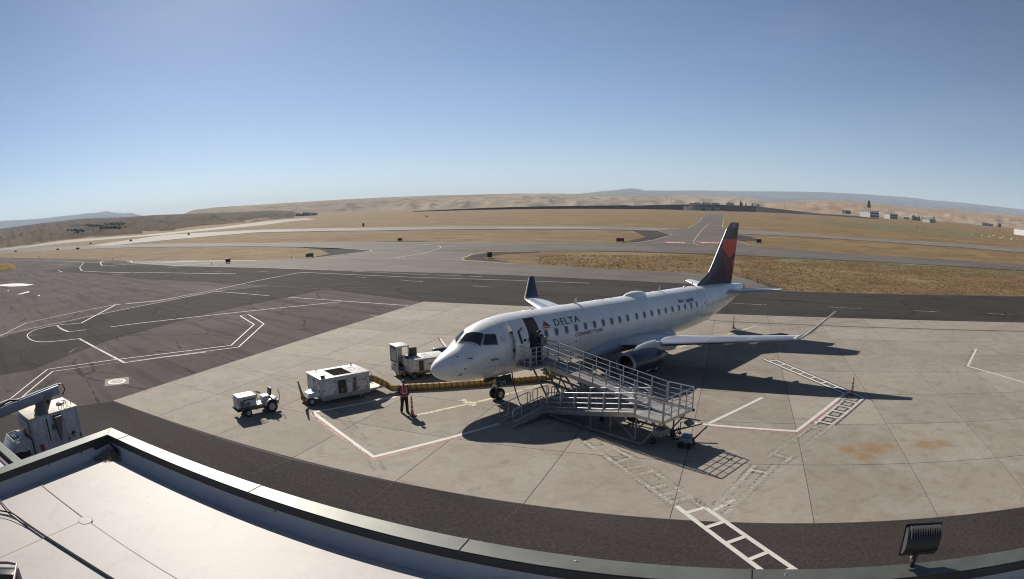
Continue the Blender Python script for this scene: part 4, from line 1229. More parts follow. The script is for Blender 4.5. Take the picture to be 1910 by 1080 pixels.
# side stringers
def stringer(name, a, b, h=.14, w=.05):
    return MB().beam(a, b, w, h).build(name, RAL, ramp, smooth=0)
for o in (0.0, W1 + .02):
    stringer('stringer', (-.1, o, zl(-.1) - .03), (5.7, o, zl(5.7) - .03))
for o in (1.28, 2.50):
    stringer('stringer', (-1.8, o, zu(-1.8) - .03), (5.7, o, zu(5.7) - .03))
stringer('stringer', (5.7, -.01, 1.50), (7.3, -.01, 1.50)); stringer('stringer', (5.7, 2.51, 1.5), (7.3, 2.51, 1.5)); stringer('stringer', (7.31, 0, 1.5), (7.31, 2.5, 1.5))
stringer('stringer', (-1.8, .39, 2.28), (-2.86, .39, 2.28)); stringer('stringer', (-1.79, .4, 2.28), (-1.79, 1.3, 2.28))
# railings: rails in one piece, each post its own
post_cache = {}
def railing(a, b, hs, nposts, h=1.05, r=.024, low=.0, ends=True, kick=False):
    a, b = Vector(a), Vector(b)
    q = max(hs)
    o = MB().tube([a + Vector((0, 0, q)), b + Vector((0, 0, q))], r, 8).build('railing', RAL, ramp)
    for q in sorted(hs)[:-1]:
        MB().tube([a + Vector((0, 0, q)), b + Vector((0, 0, q))], r * .8, 8).build('rail', RAL, o)
    if kick:
        MB().beam(a + Vector((0, 0, .07)), b + Vector((0, 0, .07)), .012, .11).build('kick_plate', RAL, o)
    me = post_cache.get(h)
    if me is None:
        me = post_cache[h] = MB().box((0, 0, h / 2 - .05), (.05, .05, h + .1), bev=.006).mesh('post', RAL)
    for k in range(nposts):
        p = a.lerp(b, k / (nposts - 1))
        link('post', me, o, p)
    return o
H4 = (1.06, .80, .54, .28)
railing((-.1, .0, zl(-.1)), (5.66, .0, zl(5.66)), H4, 7, kick=True)
railing((-.1, W1, zl(-.1)), (5.66, W1, zl(5.66)), H4, 7)
railing((-1.75, 1.29, zu(-1.75)), (5.5, 1.29, zu(5.5)), H4, 9, kick=True)
railing((-1.75, 2.49, zu(-1.75)), (5.7, 2.49, zu(5.7)), H4, 9, kick=True)
railing((5.72, .0, 1.55), (7.28, .0, 1.55), H4, 3)
railing((5.78, 2.49, 1.55), (7.28, 2.49, 1.55), H4, 3)
railing((7.3, .04, 1.55), (7.3, 2.46, 1.55), H4, 5)
railing((-1.85, .42, 2.35), (-2.75, .42, 2.35), H4, 3, 1.06)
railing((-1.82, .45, 2.35), (-1.82, 1.25, 2.35), H4, 3, 1.06)
railing((-1.8, 2.58, 2.35), (-2.75, 2.58, 2.35), H4, 2, 1.06)
# hooped handrails of the low end
def hoop(a, b, h=1.0, r=.024, mid=True):
    a, b = Vector(a), Vector(b); Z = Vector((0, 0, 1)); d = (b - a).normalized()
    mb = MB()
    A0, A1, B0, B1 = a + Z * .35, a + Z * h, b + Z * .45, b + Z * h
    path = [a + d * .35 + Z * .30, A0 + d * .06 - Z * .02, A0 + Z * .12, A1 - Z * .14, A1 + d * .05 - Z * .03, A1 + d * .16, B1 - d * .16, B1 - d * .05 - Z * .03, B1 - Z * .14, B0]
    mb.tube(path, r, 8)
    mb.tube([a + d * .35 + Z * .30, b + Z * .42], r * .85, 8)
    o = mb.build('handrail', RAL, ramp)
    for t in (.28, .9):
        p = a.lerp(b, t)
        MB().tube([p + Z * -.02, p + Z * (h - .01)], r, 8).build('post', RAL, o)
    MB().beam(a + Z * .03, b + Z * .03, .05, .09).build('curb', RAL, o, smooth=0)
    return o
hoop((-.12, -2.35, .03), (-.12, -.25, .33)); hoop((-1.13, -2.35, .03), (-1.13, -.25, .33)); hoop((-1.2, .0, .36), (-1.2, 1.15, .36)); hoop((-1.0, 1.2, .36), (-.15, 1.2, .36))
# base frame
def fbeam(a, b, w=.10, h=.12, name='base_beam', m=RFRAME):
    return MB().beam(a, b, w, h).build(name, m, ramp, smooth=0)
fbeam((-.1, .02, .24), (6.15, .02, .20)); fbeam((-.1, 2.42, .24), (6.3, 2.42, .20)); fbeam((6.1, 0, .2), (6.1, 2.45, .2)); fbeam((1.0, 0, .22), (1.0, 2.45, .22)); fbeam((3.4, 0, .22), (3.4, 2.45, .22))
fbeam((6.15, .08, .2), (7.15, .1, 1.46), .06, .06, 'brace'); fbeam((6.15, 2.38, .2), (7.15, 2.4, 1.46), .06, .06, 'brace')
for s, o, z1 in ((5.75, .05, 1.48), (5.75, 2.4, 1.48), (2.92, .05, .92), (4.2, .05, 1.18), (2.92, 1.18, .92), (4.6, 1.3, 1.15), (5.0, 2.4, 1.52), (3.0, 2.42, 1.74), (1.0, 2.42, 1.95), (1.0, 1.32, 1.9), (3.0, 1.32, 1.7)):
    fbeam((s, o, .22), (s, o, z1), .07, .07, 'leg')
fbeam((-.2, .55, .3), (-1.75, .6, 2.22), .07, .07, 'strut'); fbeam((.25, 1.3, .3), (-1.72, 1.32, 2.22), .07, .07, 'strut'); fbeam((.2, 2.42, .3), (-1.75, 2.44, 2.22), .07, .07, 'strut'); fbeam((-.9, 1.32, .35), (-.4, 1.32, 2.0), .05, .05, 'strut'); fbeam((1.0, 1.32, .3), (-.5, 1.32, 1.95), .05, .05, 'strut')
fbeam((-1.75, 1.30, 1.92), (5.4, 1.30, 1.20), .06, .10, 'lower_chord'); fbeam((-1.75, 2.46, 1.92), (5.4, 2.46, 1.20), .06, .10, 'lower_chord')
for k in range(7):
    s = -1.2 + k * 1.0
    fbeam((s, 1.30, zu(s) - .1), (s + .5, 1.30, 1.92 - (s + 2.25) * .1), .035, .035, 'strut')
fbeam((5.75, .05, .3), (4.5, .05, 1.1), .05, .05, 'brace'); fbeam((5.75, 2.4, .3), (5.0, 2.4, 1.3), .05, .05, 'brace'); fbeam((5.75, .1, .8), (5.75, 2.4, 1.4), .05, .05, 'brace'); fbeam((6.0, .2, 1.4), (6.0, 2.3, .4), .05, .05, 'brace')
for s, o in ((6.3, .75), (6.5, 2.1)):
    wv = MB().lathe([(-.05, .06), (-.06, .12), (-.04, .15), (.04, .15), (.06, .12), (.05, .06)], (s, o, .15), (0, 1, 0), 18).build('wheel', RUBBER, ramp, smooth=50)
    MB().lathe([(-.045, .08), (.045, .08)], (s, o, .15), (0, 1, 0), 12, caps=True).build('rim', RAL, wv)
    fbeam((s, o, .16), (s, o, 1.45), .06, .06, 'leg')
for s in (-.05, 2.0):
    wv = MB().lathe([(-.05, .04), (-.05, .11), (-.03, .13), (.03, .13), (.05, .11), (.05, .04)], (s + .3, 1.6, .13), (0, 1, 0), 16).build('caster', RUBBER, ramp, smooth=50)
MB().ball((7.3, .02, 1.46), .07).build('corner_cap', YEL, ramp)
MB().ball((7.32, 2.52, 1.46), .08).build('corner_cap', RUBBER, ramp)
p_ = MB().prism([(4.3, 1.32, .55), (5.0, 1.32, .55), (4.95, 1.05, 1.02), (4.25, 1.05, 1.02)], (0, .02, .02)).build('folded_step', mat('dark_panel', (.05, .052, .055), .5), ramp, smooth=0)
MB().box((6.55, 1.0, .62), (.55, .7, .35), bev=.03).build('hydraulic_unit', mat('grey_tool_box', (.25, .24, .22), .6, var=.3, scale=4), ramp)
for k in range(5):
    MB().tube([(6.5 + .1 * k, 1.2 + .2 * k, .45), (6.9, 1.5 + .1 * k, .5 + .05 * k), (7.0 + .04 * k, 1.9, .35)], .02, 6).build('hydraulic_hose', DKMET, ramp)
fbeam((6.4, 1.7, .35), (7.7, 2.9, .75), .1, .06, 'tow_arm', RFRAME); fbeam((7.0, 1.3, 1.42), (7.9, 2.3, 1.1), .06, .06, 'tow_arm', RFRAME)
MB().box((7.35, 2.2, .9), (.35, .5, .1), Matrix.Rotation(.5, 3, 'Y')).build('fold_plate', RFRAME, ramp, smooth=0)

# small walk-behind tug that pushes the ramp
tug = thing('walk_behind_tug', 'small blue topped walk-behind tug with black tiller behind the ramp', 'tug', Vector(RA) + Vector((cos(RZ) * 7.75 - sin(RZ) * 1.42, sin(RZ) * 7.75 + cos(RZ) * 1.42, 0)), RZ + .25)
BLUEP = mat('blue_plastic_cover', (.06, .12, .34), .3, coat=.3)
MB().box((0, 0, .34), (.62, .42, .34), bev=.05).build('body', mat('tug_grey', (.22, .22, .23), .5, .3), tug)
MB().box((.02, 0, .56), (.50, .40, .14), bev=.05).build('cover', BLUEP, tug)
MB().tube([(.28, 0, .35), (.62, .0, .75), (.92, .02, 1.12)], [.05, .035, .03], 8).build('tiller', DKMET, tug)
MB().tube([(.92, -.16, 1.10), (.98, 0, 1.16), (.92, .18, 1.14)], .03, 8).build('handle', RUBBER, tug)
MB().tube([(-.34, 0, .3), (-.36, 0, 1.18), (-.22, 0, 1.22)], .025, 8).build('mast', DKMET, tug)
MB().beam((-.3, 0, .35), (-.75, 0, .30), .12, .08).build('coupler', DKMET, tug)
for sx, sy in ((-.18, .28), (-.18, -.28), (.22, .26), (.22, -.26)):
    wv = MB().lathe([(-.05, .05), (-.06, .13), (-.03, .16), (.03, .16), (.06, .13), (.05, .05)], (sx, sy, .16), (0, 1, 0), 16).build('wheel', RUBBER, tug, smooth=50)
# ================================================================== TERMINAL ROOF (camera looks over it)
TW_ = thing('terminal_building', 'terminal building with white membrane roof and metal capped parapet below the camera', 'building', (0, 0, 0), -.3534298)
CAPM = mat('parapet_cap_metal', (.105, .112, .10), .52, .3, var=.3, scale=2.2, detail=6)
DARKF = mat('flashing_and_corner_shade', (.035, .035, .036), .6, var=.2, scale=3)
def m_membrane(name, base):
    g = NG(name)
    big = g.noise(.5, 4, .6); fine = g.noise(5.0, 5, .7); spots = g.noise(2.3, 2, .5)
    c = g.mix(g.rng(big, .35, .7, 0, .6), base, tuple(x * .88 for x in base))
    c = g.mix(g.rng(spots, .66, .72, 0, .5), c, tuple(min(.85, x * 1.1) for x in base))
    c = g.mix(g.rng(fine, .6, .8, 0, .35), c, tuple(x * .65 for x in base))
    c = g.mix(g.rng(g.noise(1.1, 6, .75, dist=1.2), .52, .68, 0, .6), c, tuple(x * .76 for x in base))
    c = g.mix(g.rng(g.noise(.8, 7, .8, g.mapping((1, .35, 1), .35), dist=.4), .54, .72, 0, .45), c, tuple(x * .72 for x in base))
    c = g.mix(g.rng(g.noise(11, 3, .7), .68, .74, 0, .7), c, tuple(x * .45 for x in base))
    g.color(c); g.rough(.6); g.b.inputs['Specular IOR Level'].default_value = .35
    g.bump(fine, .12, .01)
    return g.m
MEM = m_membrane('white_roof_membrane', (.41, .375, .36))
MEMW = m_membrane('parapet_membrane', (.42, .41, .41))
WALL = mat('terminal_wall', (.34, .30, .25), .85, var=.15, scale=1.0)
P0, Q0, ZT, ZR = -9.64, 5.37, 7.5, 7.2          # outer corner, cap top, roof
CW = .27
P1 = 26.0; QB = -16.0
mb = MB(); mb.bb((P0 + .04, Q0 - .26, 0), (P1, Q0 - .04, 7.36)); mb.build('wall', WALL, TW_, smooth=0)
mb = MB(); mb.bb((P0 + .04, QB, 0), (P0 + .26, Q0 - .261, 7.36)); mb.build('wall', WALL, TW_, smooth=0)
mb = MB(); mb.bb((P1 - .2, QB, 0), (P1 + .02, Q0 - .3, 7.36)); mb.build('wall', WALL, TW_, smooth=0)
mb = MB(); mb.bb((P0 + .3, QB - .2, 0), (P1, QB - .01, 7.36)); mb.build('wall', WALL, TW_, smooth=0)
# membrane sheets, each lapping a little over the next
def msheet(p0, q0, p1, q1, z, name='membrane_sheet'):
    return MB().bb((p0, q0, z - .03), (p1, q1, z), bev=.004).build(name, MEM, TW_, smooth=0)
msheet(P0 + .26, 3.14, P1 - .2, Q0 - .26, ZR)
msheet(P0 + .26, QB, -7.30, 3.20, ZR + .006)
msheet(-7.36, QB, P1 - .2, 3.19, ZR + .013)
MB().lathe([(0, .12), (.006, .115), (.006, .0)], (-7.33, 3.17, ZR + .012), (0, 0, 1), 24).build('membrane_patch', MEM, TW_)
MB().lathe([(0, .128), (.004, .124), (.004, .114), (0, .112)], (-7.33, 3.17, ZR + .0125), (0, 0, 1), 24).build('patch_edge', mat('lap_dirt', (.30, .26, .23), .9), TW_)
for p0, q0, p1, q1, zz in ((-7.36, QB, -7.352, 3.19, .0135), (P0 + .4, 3.193, P1 - .3, 3.201, .0135)):
    MB().bb((p0 - .004, q0 - .004, ZR + zz - .012), (p1 + .004, q1 + .004, ZR + zz + .001)).build('lap_edge', mat('lap_dirt', (.30, .26, .23), .9), TW_, smooth=0)
# cove between roof and parapet
def cove(name, a, b, nrm):
    """a, b: line at the parapet face; nrm points inward"""
    rings = []
    for p in (a, b):
        r = []
        for k in range(9):
            t = pi / 2 * k / 8
            r.append(Vector((p[0] + nrm[0] * (.16 - .16 * sin(t)) , p[1] + nrm[1] * (.16 - .16 * sin(t)), ZR + .004 + .17 * (1 - cos(t)))))
        r.append(Vector((p[0], p[1], ZT - .10)))
        r.append(Vector((p[0] - nrm[0] * .03, p[1] - nrm[1] * .03, ZT - .10))); r.append(Vector((p[0] - nrm[0] * .03, p[1] - nrm[1] * .03, ZR)))
        rings.append(r)
    return MB().loft(rings).build(name, MEMW, TW_, smooth=50)
qi, pi_ = Q0 - CW, P0 + CW
cove('parapet_lining', (pi_ + .0, qi), (P1, qi), (0, -1)); cove('parapet_lining', (pi_, QB), (pi_, qi), (1, 0))
for p, q, wdt in ((-7.6, qi - .003, .30), (-2.2, qi - .003, .3), (1.7, qi - .003, .28)):
    pass
for p in (-8.2, -7.4, -5.1, -1.15, -.9, -.55, 1.6, 3.0):
    MB().box((p, qi - .004, ZT - .14 - .03 * ((p * 7) % 1)), (.02, .012, .02)).build('fastener', DARKF, TW_, smooth=0)
for q in (4.4, 3.6, 2.4):
    MB().box((pi_ + .004, q, ZT - .14), (.012, .02, .05)).build('fastener', DARKF, TW_, smooth=0)
# dark inner flange and metal cap pieces
MB().bb((pi_ - .012, qi - .010, ZT - .125), (P1, qi + .010, ZT - .012)).build('inner_flange', DARKF, TW_, smooth=0)
MB().bb((pi_ - .010, QB, ZT - .125), (pi_ + .010, qi - .011, ZT - .012)).build('inner_flange', DARKF, TW_, smooth=0)
MB().bb((P0 - .004, Q0 - .010, ZT - .16), (P1, Q0 + .008, ZT - .012)).build('outer_flange', CAPM, TW_, smooth=0)
MB().bb((P0 - .008, QB, ZT - .16), (P0 + .010, Q0 - .011, ZT - .012)).build('outer_flange', CAPM, TW_, smooth=0)
seams = [-8.98, -5.56, -2.51, .54, 3.59, 6.64, 9.69, 12.74, 15.79, 18.84, 21.9, 26.0]
def cap_piece(poly):
    h0 = [(p, q, ZT - .012 - (0.004)) for p, q in poly]
    mbq = MB().prism([(p, q, ZT - .016) for p, q in poly], (0, 0, .016))
    return mbq.build('cap_piece', CAPM, TW_, smooth=0)
g_ = .006
cap_piece([(P0, Q0), (P0 + CW * 1.0, Q0 - CW), (seams[0] - g_, Q0 - CW), (seams[0] - g_, Q0)])
for a, b in zip(seams, seams[1:]):
    cap_piece([(a + g_, Q0), (a + g_, Q0 - CW), (b - g_, Q0 - CW), (b - g_, Q0)])
    MB().bb((a - .05, Q0 - CW - .002, ZT - .03), (a - .012, Q0 + .002, ZT + .004)).build('cap_joint', CAPM, TW_, smooth=0)
    MB().bb((a - .008, Q0 - CW, ZT - .03), (a + .008, Q0, ZT - .012)).build('cap_gap', DARKF, TW_, smooth=0)
qs = [Q0 - .01, 2.3, -.75, -3.8, -6.85, -9.9, QB]
cap_piece([(P0, Q0 - .012), (P0, 2.3 + g_), (P0 + CW, 2.3 + g_), (P0 + CW, Q0 - CW - .008)])
for a, b in zip(qs[1:], qs[2:]):
    cap_piece([(P0, a - g_), (P0, b + g_), (P0 + CW, b + g_), (P0 + CW, a - g_)])
for p in (4.62, 5.9, 7.0, -1.3, .9):
    MB().lathe([(0, .016), (.008, .014), (.010, 0)], (p, Q0 - .10, ZT), (0, 0, 1), 10).build('screw', ALU, TW_)
# dirt blown into the roof corner
rng = random.Random(5)
mb = MB()
for k in range(900):
    a, b = abs(rng.gauss(0, .16)), abs(rng.gauss(0, .15))
    if a + b > .52: continue
    h_ = max(0, .10 * (1 - (a + b) / .45)) * rng.random()
    s = rng.uniform(.008, .028)
    c_ = Vector((pi_ + .10 + a * 1.15, qi - .10 - b * 1.15, ZR + .012 + h_))
    ax = Vector((rng.uniform(-1, 1), rng.uniform(-1, 1), rng.uniform(-.4, .4))).normalized() * s; bx = ax.orthogonal().normalized() * s * .5
    mb.add([c_ - ax - bx, c_ + ax - bx, c_ + ax + bx, c_ - ax + bx, c_ + Vector((0, 0, s * .7))], [(0, 1, 4), (1, 2, 4), (2, 3, 4), (3, 0, 4)])
deb = mb.build('debris', mat('dry_leaf_litter', (.30, .22, .15), .95, var=.6, scale=40, coords='world'), smooth=0)
deb.rotation_euler = (0, 0, -.3534298); deb['kind'] = 'stuff'; deb['label'] = 'heap of dry leaf litter blown into the roof corner'
MB().add([Vector((pi_ + .004, qi - .004 - .0, ZR + .05)), Vector((pi_ + .014, qi - .35, ZR + .06)), Vector((pi_ + .014, qi - .42, ZR + .20)), Vector((pi_ + .006, qi - .02, ZR + .22))], [(0, 1, 2, 3)]).build('corner_shade_sheet', DARKF, TW_, smooth=0)  # two dark sheets paint the shading on the walls beside the roof corner
MB().add([Vector((pi_ + .01, qi - .008, ZR + .17)), Vector((pi_ + .42, qi - .05, ZR + .13)), Vector((pi_ + .50, qi - .10, ZR + .05)), Vector((pi_ + .30, qi - .10, ZR + .05)), Vector((pi_ + .02, qi - .012, ZR + .06))], [(0, 1, 2, 3, 4)]).build('corner_shade_sheet', DARKF, TW_, smooth=0)
# lower canopy of the building at the far left
cn = thing('entrance_canopy', 'lower flat canopy with grey metal edge beyond the left parapet', 'canopy', (0, 0, 0), -.3534298)
def PQ(u, v, z):
    g = G(u, v, z); return (g.x * EX.x + g.y * EX.y, g.x * EY.x + g.y * EY.y)
ZC2 = 5.0
A_ = PQ(0, 823, ZC2); q_out = A_[1]
mb = MB(); mb.bb((-30, q_out - .34, ZC2 - .4), (P0 - .02, q_out, ZC2), bev=.015); mb.build('edge_cap', CAPM, cn, smooth=0)
MB().bb((-30, q_out - .55, ZC2 - .45), (P0 - .02, q_out - .345, ZC2 - .12)).build('gutter', mat('maroon_gutter', (.10, .045, .05), .5, var=.3, scale=3), cn, smooth=0)
MB().bb((-30, q_out - 1.05, ZC2 - .45), (P0 - .02, q_out - .56, ZC2 - .16)).build('curb_strip', MEMW, cn, smooth=0)
MB().bb((-30, -8, ZC2 - .5), (P0 - .02, q_out - 1.06, ZC2 - .22)).build('membrane_sheet', MEM, cn, smooth=0)
for p in (-12, -16, -22, -28):
    MB().bb((p - .12, q_out - .35, 0), (p + .12, q_out - .1, ZC2 - .42)).build('column', CAPM, cn, smooth=0)
MB().ball((P0 - .30, q_out - .62, ZC2 + .0), .10, sq=(1.5, .8, .6)).build('lamp', mat('lamp_glass', (.62, .5, .5), .2), cn)
# floodlight on the parapet
FLM = mat('floodlight_black', (.022, .021, .022), .45, .3)
FLF = mat('floodlight_end_cap', (.085, .082, .085), .45, .3)
fb = G(1693, 1056, 7.5)
fl = thing('floodlight', 'black finned floodlight on a short bracket fixed to the parapet', 'floodlight', (fb.x, fb.y, 7.45), -.40)
Wd, Hd = .42, .30
rise = .20
def fin_prof(depth):
    out = []
    for k in range(13):
        a = pi * k / 12
        out.append((depth * sin(a) ** .8, Hd / 2 * cos(a)))
    return out
TILT = Matrix.Rotation(radians(-14), 4, 'X')
def head_M():
    return Matrix.Translation((.08, .06, rise + Hd * .52)) @ TILT
HM = head_M()
mb = MB(); mb.X = HM
prof = fin_prof(.15)
mb.loft([[Vector((x, -d, h_)) for d, h_ in prof] for x in (-Wd / 2, Wd / 2)])
hd = mb.build('housing', FLM, fl, smooth=50)
for k in range(13):
    x = -Wd / 2 + .035 + (Wd - .05) * k / 12
    m2 = MB(); m2.X = HM
    pr = [(d + .028, h_ * 1.0 + .012) for d, h_ in fin_prof(.15)][:6]
    m2.loft([[Vector((x + dx, -d, h_)) for d, h_ in pr + [(pr[-1][0] - .04, pr[-1][1]), (0.0, pr[0][1] - .03)]] for dx in (-.007, .007)])
    m2.build('cooling_fin', FLF, hd, smooth=0)
m2 = MB(); m2.X = HM
m2.loft([[Vector((-Wd / 2 - dx, -d * .97, h_ * .97)) for d, h_ in prof] for dx in (.001, .012)]); m2.build('end_cap', FLF, hd, smooth=0)
m2 = MB(); m2.X = HM; m2.box((0, .012, 0), (Wd + .06, .03, Hd + .06), bev=.006); m2.build('lens_frame', FLM, fl)
m2 = MB(); m2.X = HM; m2.box((0, .031, 0), (Wd - .06, .008, Hd - .08)); m2.build('lens', mat('floodlight_lens', (.4, .4, .4), .1), fl, smooth=0)
MB().beam((.02, .0, -.15), (.07, .03, rise + .05), .085, .05, bev=.01).build('bracket', FLM, fl)
MB().tube([(.02, -.03, .14), (.02, .05, .14)], .014, 8).build('bolt', ALU, fl)
MB().box((.01, .0, -.08), (.16, .10, .12), bev=.01).build('base_clamp', FLM, fl)
# cables lying on the roof
def roof_pt(x, y, z=ZR + .03):
    return G(x / 3.979, 810 + y / 3.979, z)
cab = [[(-60, 545), (0, 566), (60, 578), (110, 598), (200, 662), (330, 750), (540, 884), (700, 985), (900, 1110)],
       [(-40, 430), (10, 500), (60, 560), (120, 606), (205, 674), (335, 762), (545, 896), (705, 997), (905, 1122)],
       [(-60, 580), (0, 597), (60, 612), (130, 640), (210, 682), (300, 730), (340, 768)]]
for i, (pts, r, lab) in enumerate(zip(cab, (.013, .011, .007), ('thick black cable running across the white roof', 'black cable lying beside the thick one on the roof', 'thin black wire looping to the cable bundle on the roof'))):
    P = curve_px(pts, 5)
    o = MB().tube([roof_pt(x, y, ZR + .035 + .004 * (i == 0)) for x, y in P], r, 7).build('cable', RUBBER)
    tag(o, lab, 'cable')
# case of a small device in the bottom-left corner
bp = G(8, 1078, 8.6)
bx = thing('camera_housing', 'dark device housing with pink sunlit edge at the bottom-left corner', 'device housing', (bp.x, bp.y, 8.6), .55)
MB().box((0, 0, -.06), (.30, .22, .24), Matrix.Rotation(-.25, 3, 'X'), bev=.02).build('shell', FLM, bx)
MB().tube([(.15, -.12, .05), (.15, .10, .07), (.05, .115, .075), (-.15, .11, .075)], .012, 8).build('pink_lit_edge', mat('pink_sunlight_tint', (.33, .22, .23), .5), bx)  # pink sunlight along the rim, put into the colour of this tube
MB().box((-.02, .118, -.02), (.16, .02, .10), Matrix.Rotation(-.25, 3, 'X')).build('window', mat('pale_glass', (.4, .42, .42), .1), bx, smooth=0)
MB().tube([(0, 0, -.15), (0, 0, -1.4)], .025, 8).build('post', DKMET, bx)
# ================================================================== GROUND EQUIPMENT
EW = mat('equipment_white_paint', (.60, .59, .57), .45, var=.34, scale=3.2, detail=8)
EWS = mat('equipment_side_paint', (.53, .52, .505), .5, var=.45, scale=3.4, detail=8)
EGR = mat('chassis_grey', (.16, .155, .15), .6, .3, var=.3, scale=4)
EBK = mat('black_panel', (.02, .02, .022), .5)
GLASSG = mat('cab_glass', (.24, .275, .275), .08, spec=.7)
SEATB = mat('black_vinyl_seat', (.018, .017, .020), .45)
BROWN = mat('weathered_orange_steel', (.30, .15, .045), .6, var=.3, scale=5)
def wheel(parent, c, axis, r, w, rim_r, name='wheel', rimm=None, n=22):
    axis = Vector(axis)
    prof = [(-w * .5, rim_r), (-w * .52, r * .82), (-w * .40, r * .96), (-w * .2, r), (w * .2, r), (w * .40, r * .96), (w * .52, r * .82), (w * .5, rim_r)]
    o = MB().lathe(prof, c, axis, n).build(name, RUBBER, parent, smooth=50)
    MB().lathe([(0, rim_r * 1.01), (w * .5, rim_r * 1.01), (w * .46, rim_r * .86), (w * .30, rim_r * .7), (w * .30, rim_r * .42), (w * .42, rim_r * .32), (w * .42, 0)], c, axis, 18).build('rim', rimm or EWS, o, smooth=40)
    return o

# ---------------- old tow tractor
tr = thing('tow_tractor', 'small old white open tow tractor with big rear wheels at the pad edge', 'tow tractor', (-14.13, 30.88, .012), radians(-136.2))
# local: +X forwards, rear axle at x = -.78, front axle +.78 (centre between the near wheels); near side is +Y
tw = 1.05
for y, s in ((0, 1), (-tw, -1)):
    wheel(tr, (-.80, y - .08 * s, .37), (0, s, 0), .37, .26, .20, rimm=mat('pale_rim', (.45, .44, .43), .5))
    wheel(tr, (.74, y - .07 * s, .235), (0, s, 0), .235, .17, .125, rimm=mat('pale_rim', (.45, .44, .43), .5))
MB().bb((-1.05, -.86, .30), (1.12, -.22, .48), bev=.02).build('chassis', EGR, tr)
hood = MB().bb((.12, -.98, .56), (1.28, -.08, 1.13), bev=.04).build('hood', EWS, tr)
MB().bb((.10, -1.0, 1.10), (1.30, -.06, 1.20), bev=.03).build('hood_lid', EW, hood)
for (x0, z0, x1, z1, m_) in ((.20, .62, .52, .86, EWS), (.56, .62, .80, .84, EGR), (.86, .60, 1.18, .98, EGR), (.22, .96, .95, 1.02, EBK)):
    MB().bb((x0, -.085, z0), (x1, -.065, z1)).build('side_panel', m_, hood, smooth=0)
MB().bb((1.281, -.95, .45), (1.34, -.11, 1.08), bev=.02).build('front_panel', EW, hood)
MB().lathe([(0, .05), (.02, .05), (.02, 0)], (1.33, -.45, .72), (1, 0, 0), 12).build('port', EBK, hood)
MB().bb((1.20, -1.04, .36), (1.42, -.02, .50), bev=.04).build('front_bumper', RUBBER, tr)
MB().bb((-1.12, -.92, .48), (.14, -.14, .58), bev=.02).build('floor', EWS, tr, smooth=0)
for y0 in (-.04, -1.01):
    mb = MB()
    mb.loft([[Vector((-.80 + .44 * cos(a), y0 + dy, .40 + .44 * sin(a))) for a in [pi * (.05 + .9 * k / 10) for k in range(11)]] + [Vector((-.80 + .41 * cos(a), y0 + dy, .40 + .41 * sin(a))) for a in [pi * (.95 - .9 * k / 10) for k in range(11)]] for dy in (-.18, .16)])
    mb.build('fender', EWS, tr, smooth=40)
MB().bb((-.92, -.82, .58), (-.36, -.24, .86), bev=.03).build('seat_box', EWS, tr)
st = MB().bb((-.86, -.80, .86), (-.34, -.26, .96), bev=.04).build('seat', EW, tr)
MB().box((-.93, -.53, 1.14), (.08, .52, .44), Matrix.Rotation(-.18, 3, 'Y'), bev=.03).build('backrest', SEATB, tr)
MB().bb((-1.22, -.9, .52), (-.95, -.16, .80), bev=.02).build('rear_box', EWS, tr)
MB().tube([(.10, -.42, .60), (-.10, -.42, 1.20)], .025, 8).build('steering_column', BROWN, tr)
sw = MB()
A_, B_ = Vector((-.12, -.42, 1.23)), Vector((-.32, 0, .95)).normalized()
x_ = B_.orthogonal().normalized(); y_ = B_.cross(x_)
sw.tube([A_ + (x_ * cos(2 * pi * k / 18) + y_ * sin(2 * pi * k / 18)) * .19 for k in range(19)], .017, 6, caps=False)
for k in range(3): sw.tube([A_, A_ + (x_ * cos(2.1 * k) + y_ * sin(2.1 * k)) * .19], .012, 5)
sw.build('steering_wheel', BLACKP, tr)
MB().tube([(.06, -.75, .6), (.02, -.75, 1.08)], .02, 6).build('lever', EGR, tr); MB().tube([(.05, -.2, .6), (.0, -.2, 1.0)], .018, 6).build('lever', EGR, tr)
MB().tube([(-1.25, -.25, .5), (-1.42, -.25, .62), (-1.45, -.25, 1.12), (-1.38, -.25, 1.32), (-1.34, -.25, 1.12), (-1.42, -.25, 1.0)], .018, 6).build('hitch_rod', EGR, tr)
MB().bb((-1.45, -.62, .40), (-1.20, -.44, .56)).build('tow_hook', EGR, tr, smooth=0)
MB().tube([(.28, .02, .50), (.28, .02, .35), (.12, .02, .33)], .02, 6).build('step', EGR, tr)

# ---------------- white climate trailer (air conditioning unit) with yellow hose
AC = thing('air_conditioning_trailer', 'white boxy air conditioning trailer with black roof grilles and raised orange tow bar', 'ground unit', (-10.88, 32.94, .012), radians(41.6))
LX, LY = 3.26, 2.12      # near-left bottom corner is the origin; +X to the right along the near side, +Y away
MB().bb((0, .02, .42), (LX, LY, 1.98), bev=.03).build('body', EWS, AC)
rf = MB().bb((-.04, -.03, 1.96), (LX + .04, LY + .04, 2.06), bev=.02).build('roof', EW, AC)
for i in range(4):
    for j in range(3):
        x0, y0 = 1.02 + i * .30, .28 + j * .50
        mbg = MB(); mbg.bb((x0, y0, 2.062), (x0 + .28, y0 + .47, 2.075))
        gr_ = mbg.build('roof_grille', mat('matt_black_grille', (.02, .02, .02), 1.0, spec=0.0), rf, smooth=0)
        # slats on the grille in one strip each
        ms = MB()
        for k in range(5): ms.bb((x0 + .03 + k * .05, y0 + .02, 2.074), (x0 + .045 + k * .05, y0 + .45, 2.083))
        so = ms.build('roof_grille_slats', mat('matt_dark_slat', (.06, .06, .06), 1.0, spec=0.0), rf, smooth=0); so['kind'] = 'stuff'
for x, y in ((.35, .2), (.5, 1.75), (2.95, 1.8)):
    MB().tube([(x, y, 2.06), (x, y, 2.22), (x + .06, y, 2.26)], .035, 8).build('lifting_lug', BLACKP, rf)
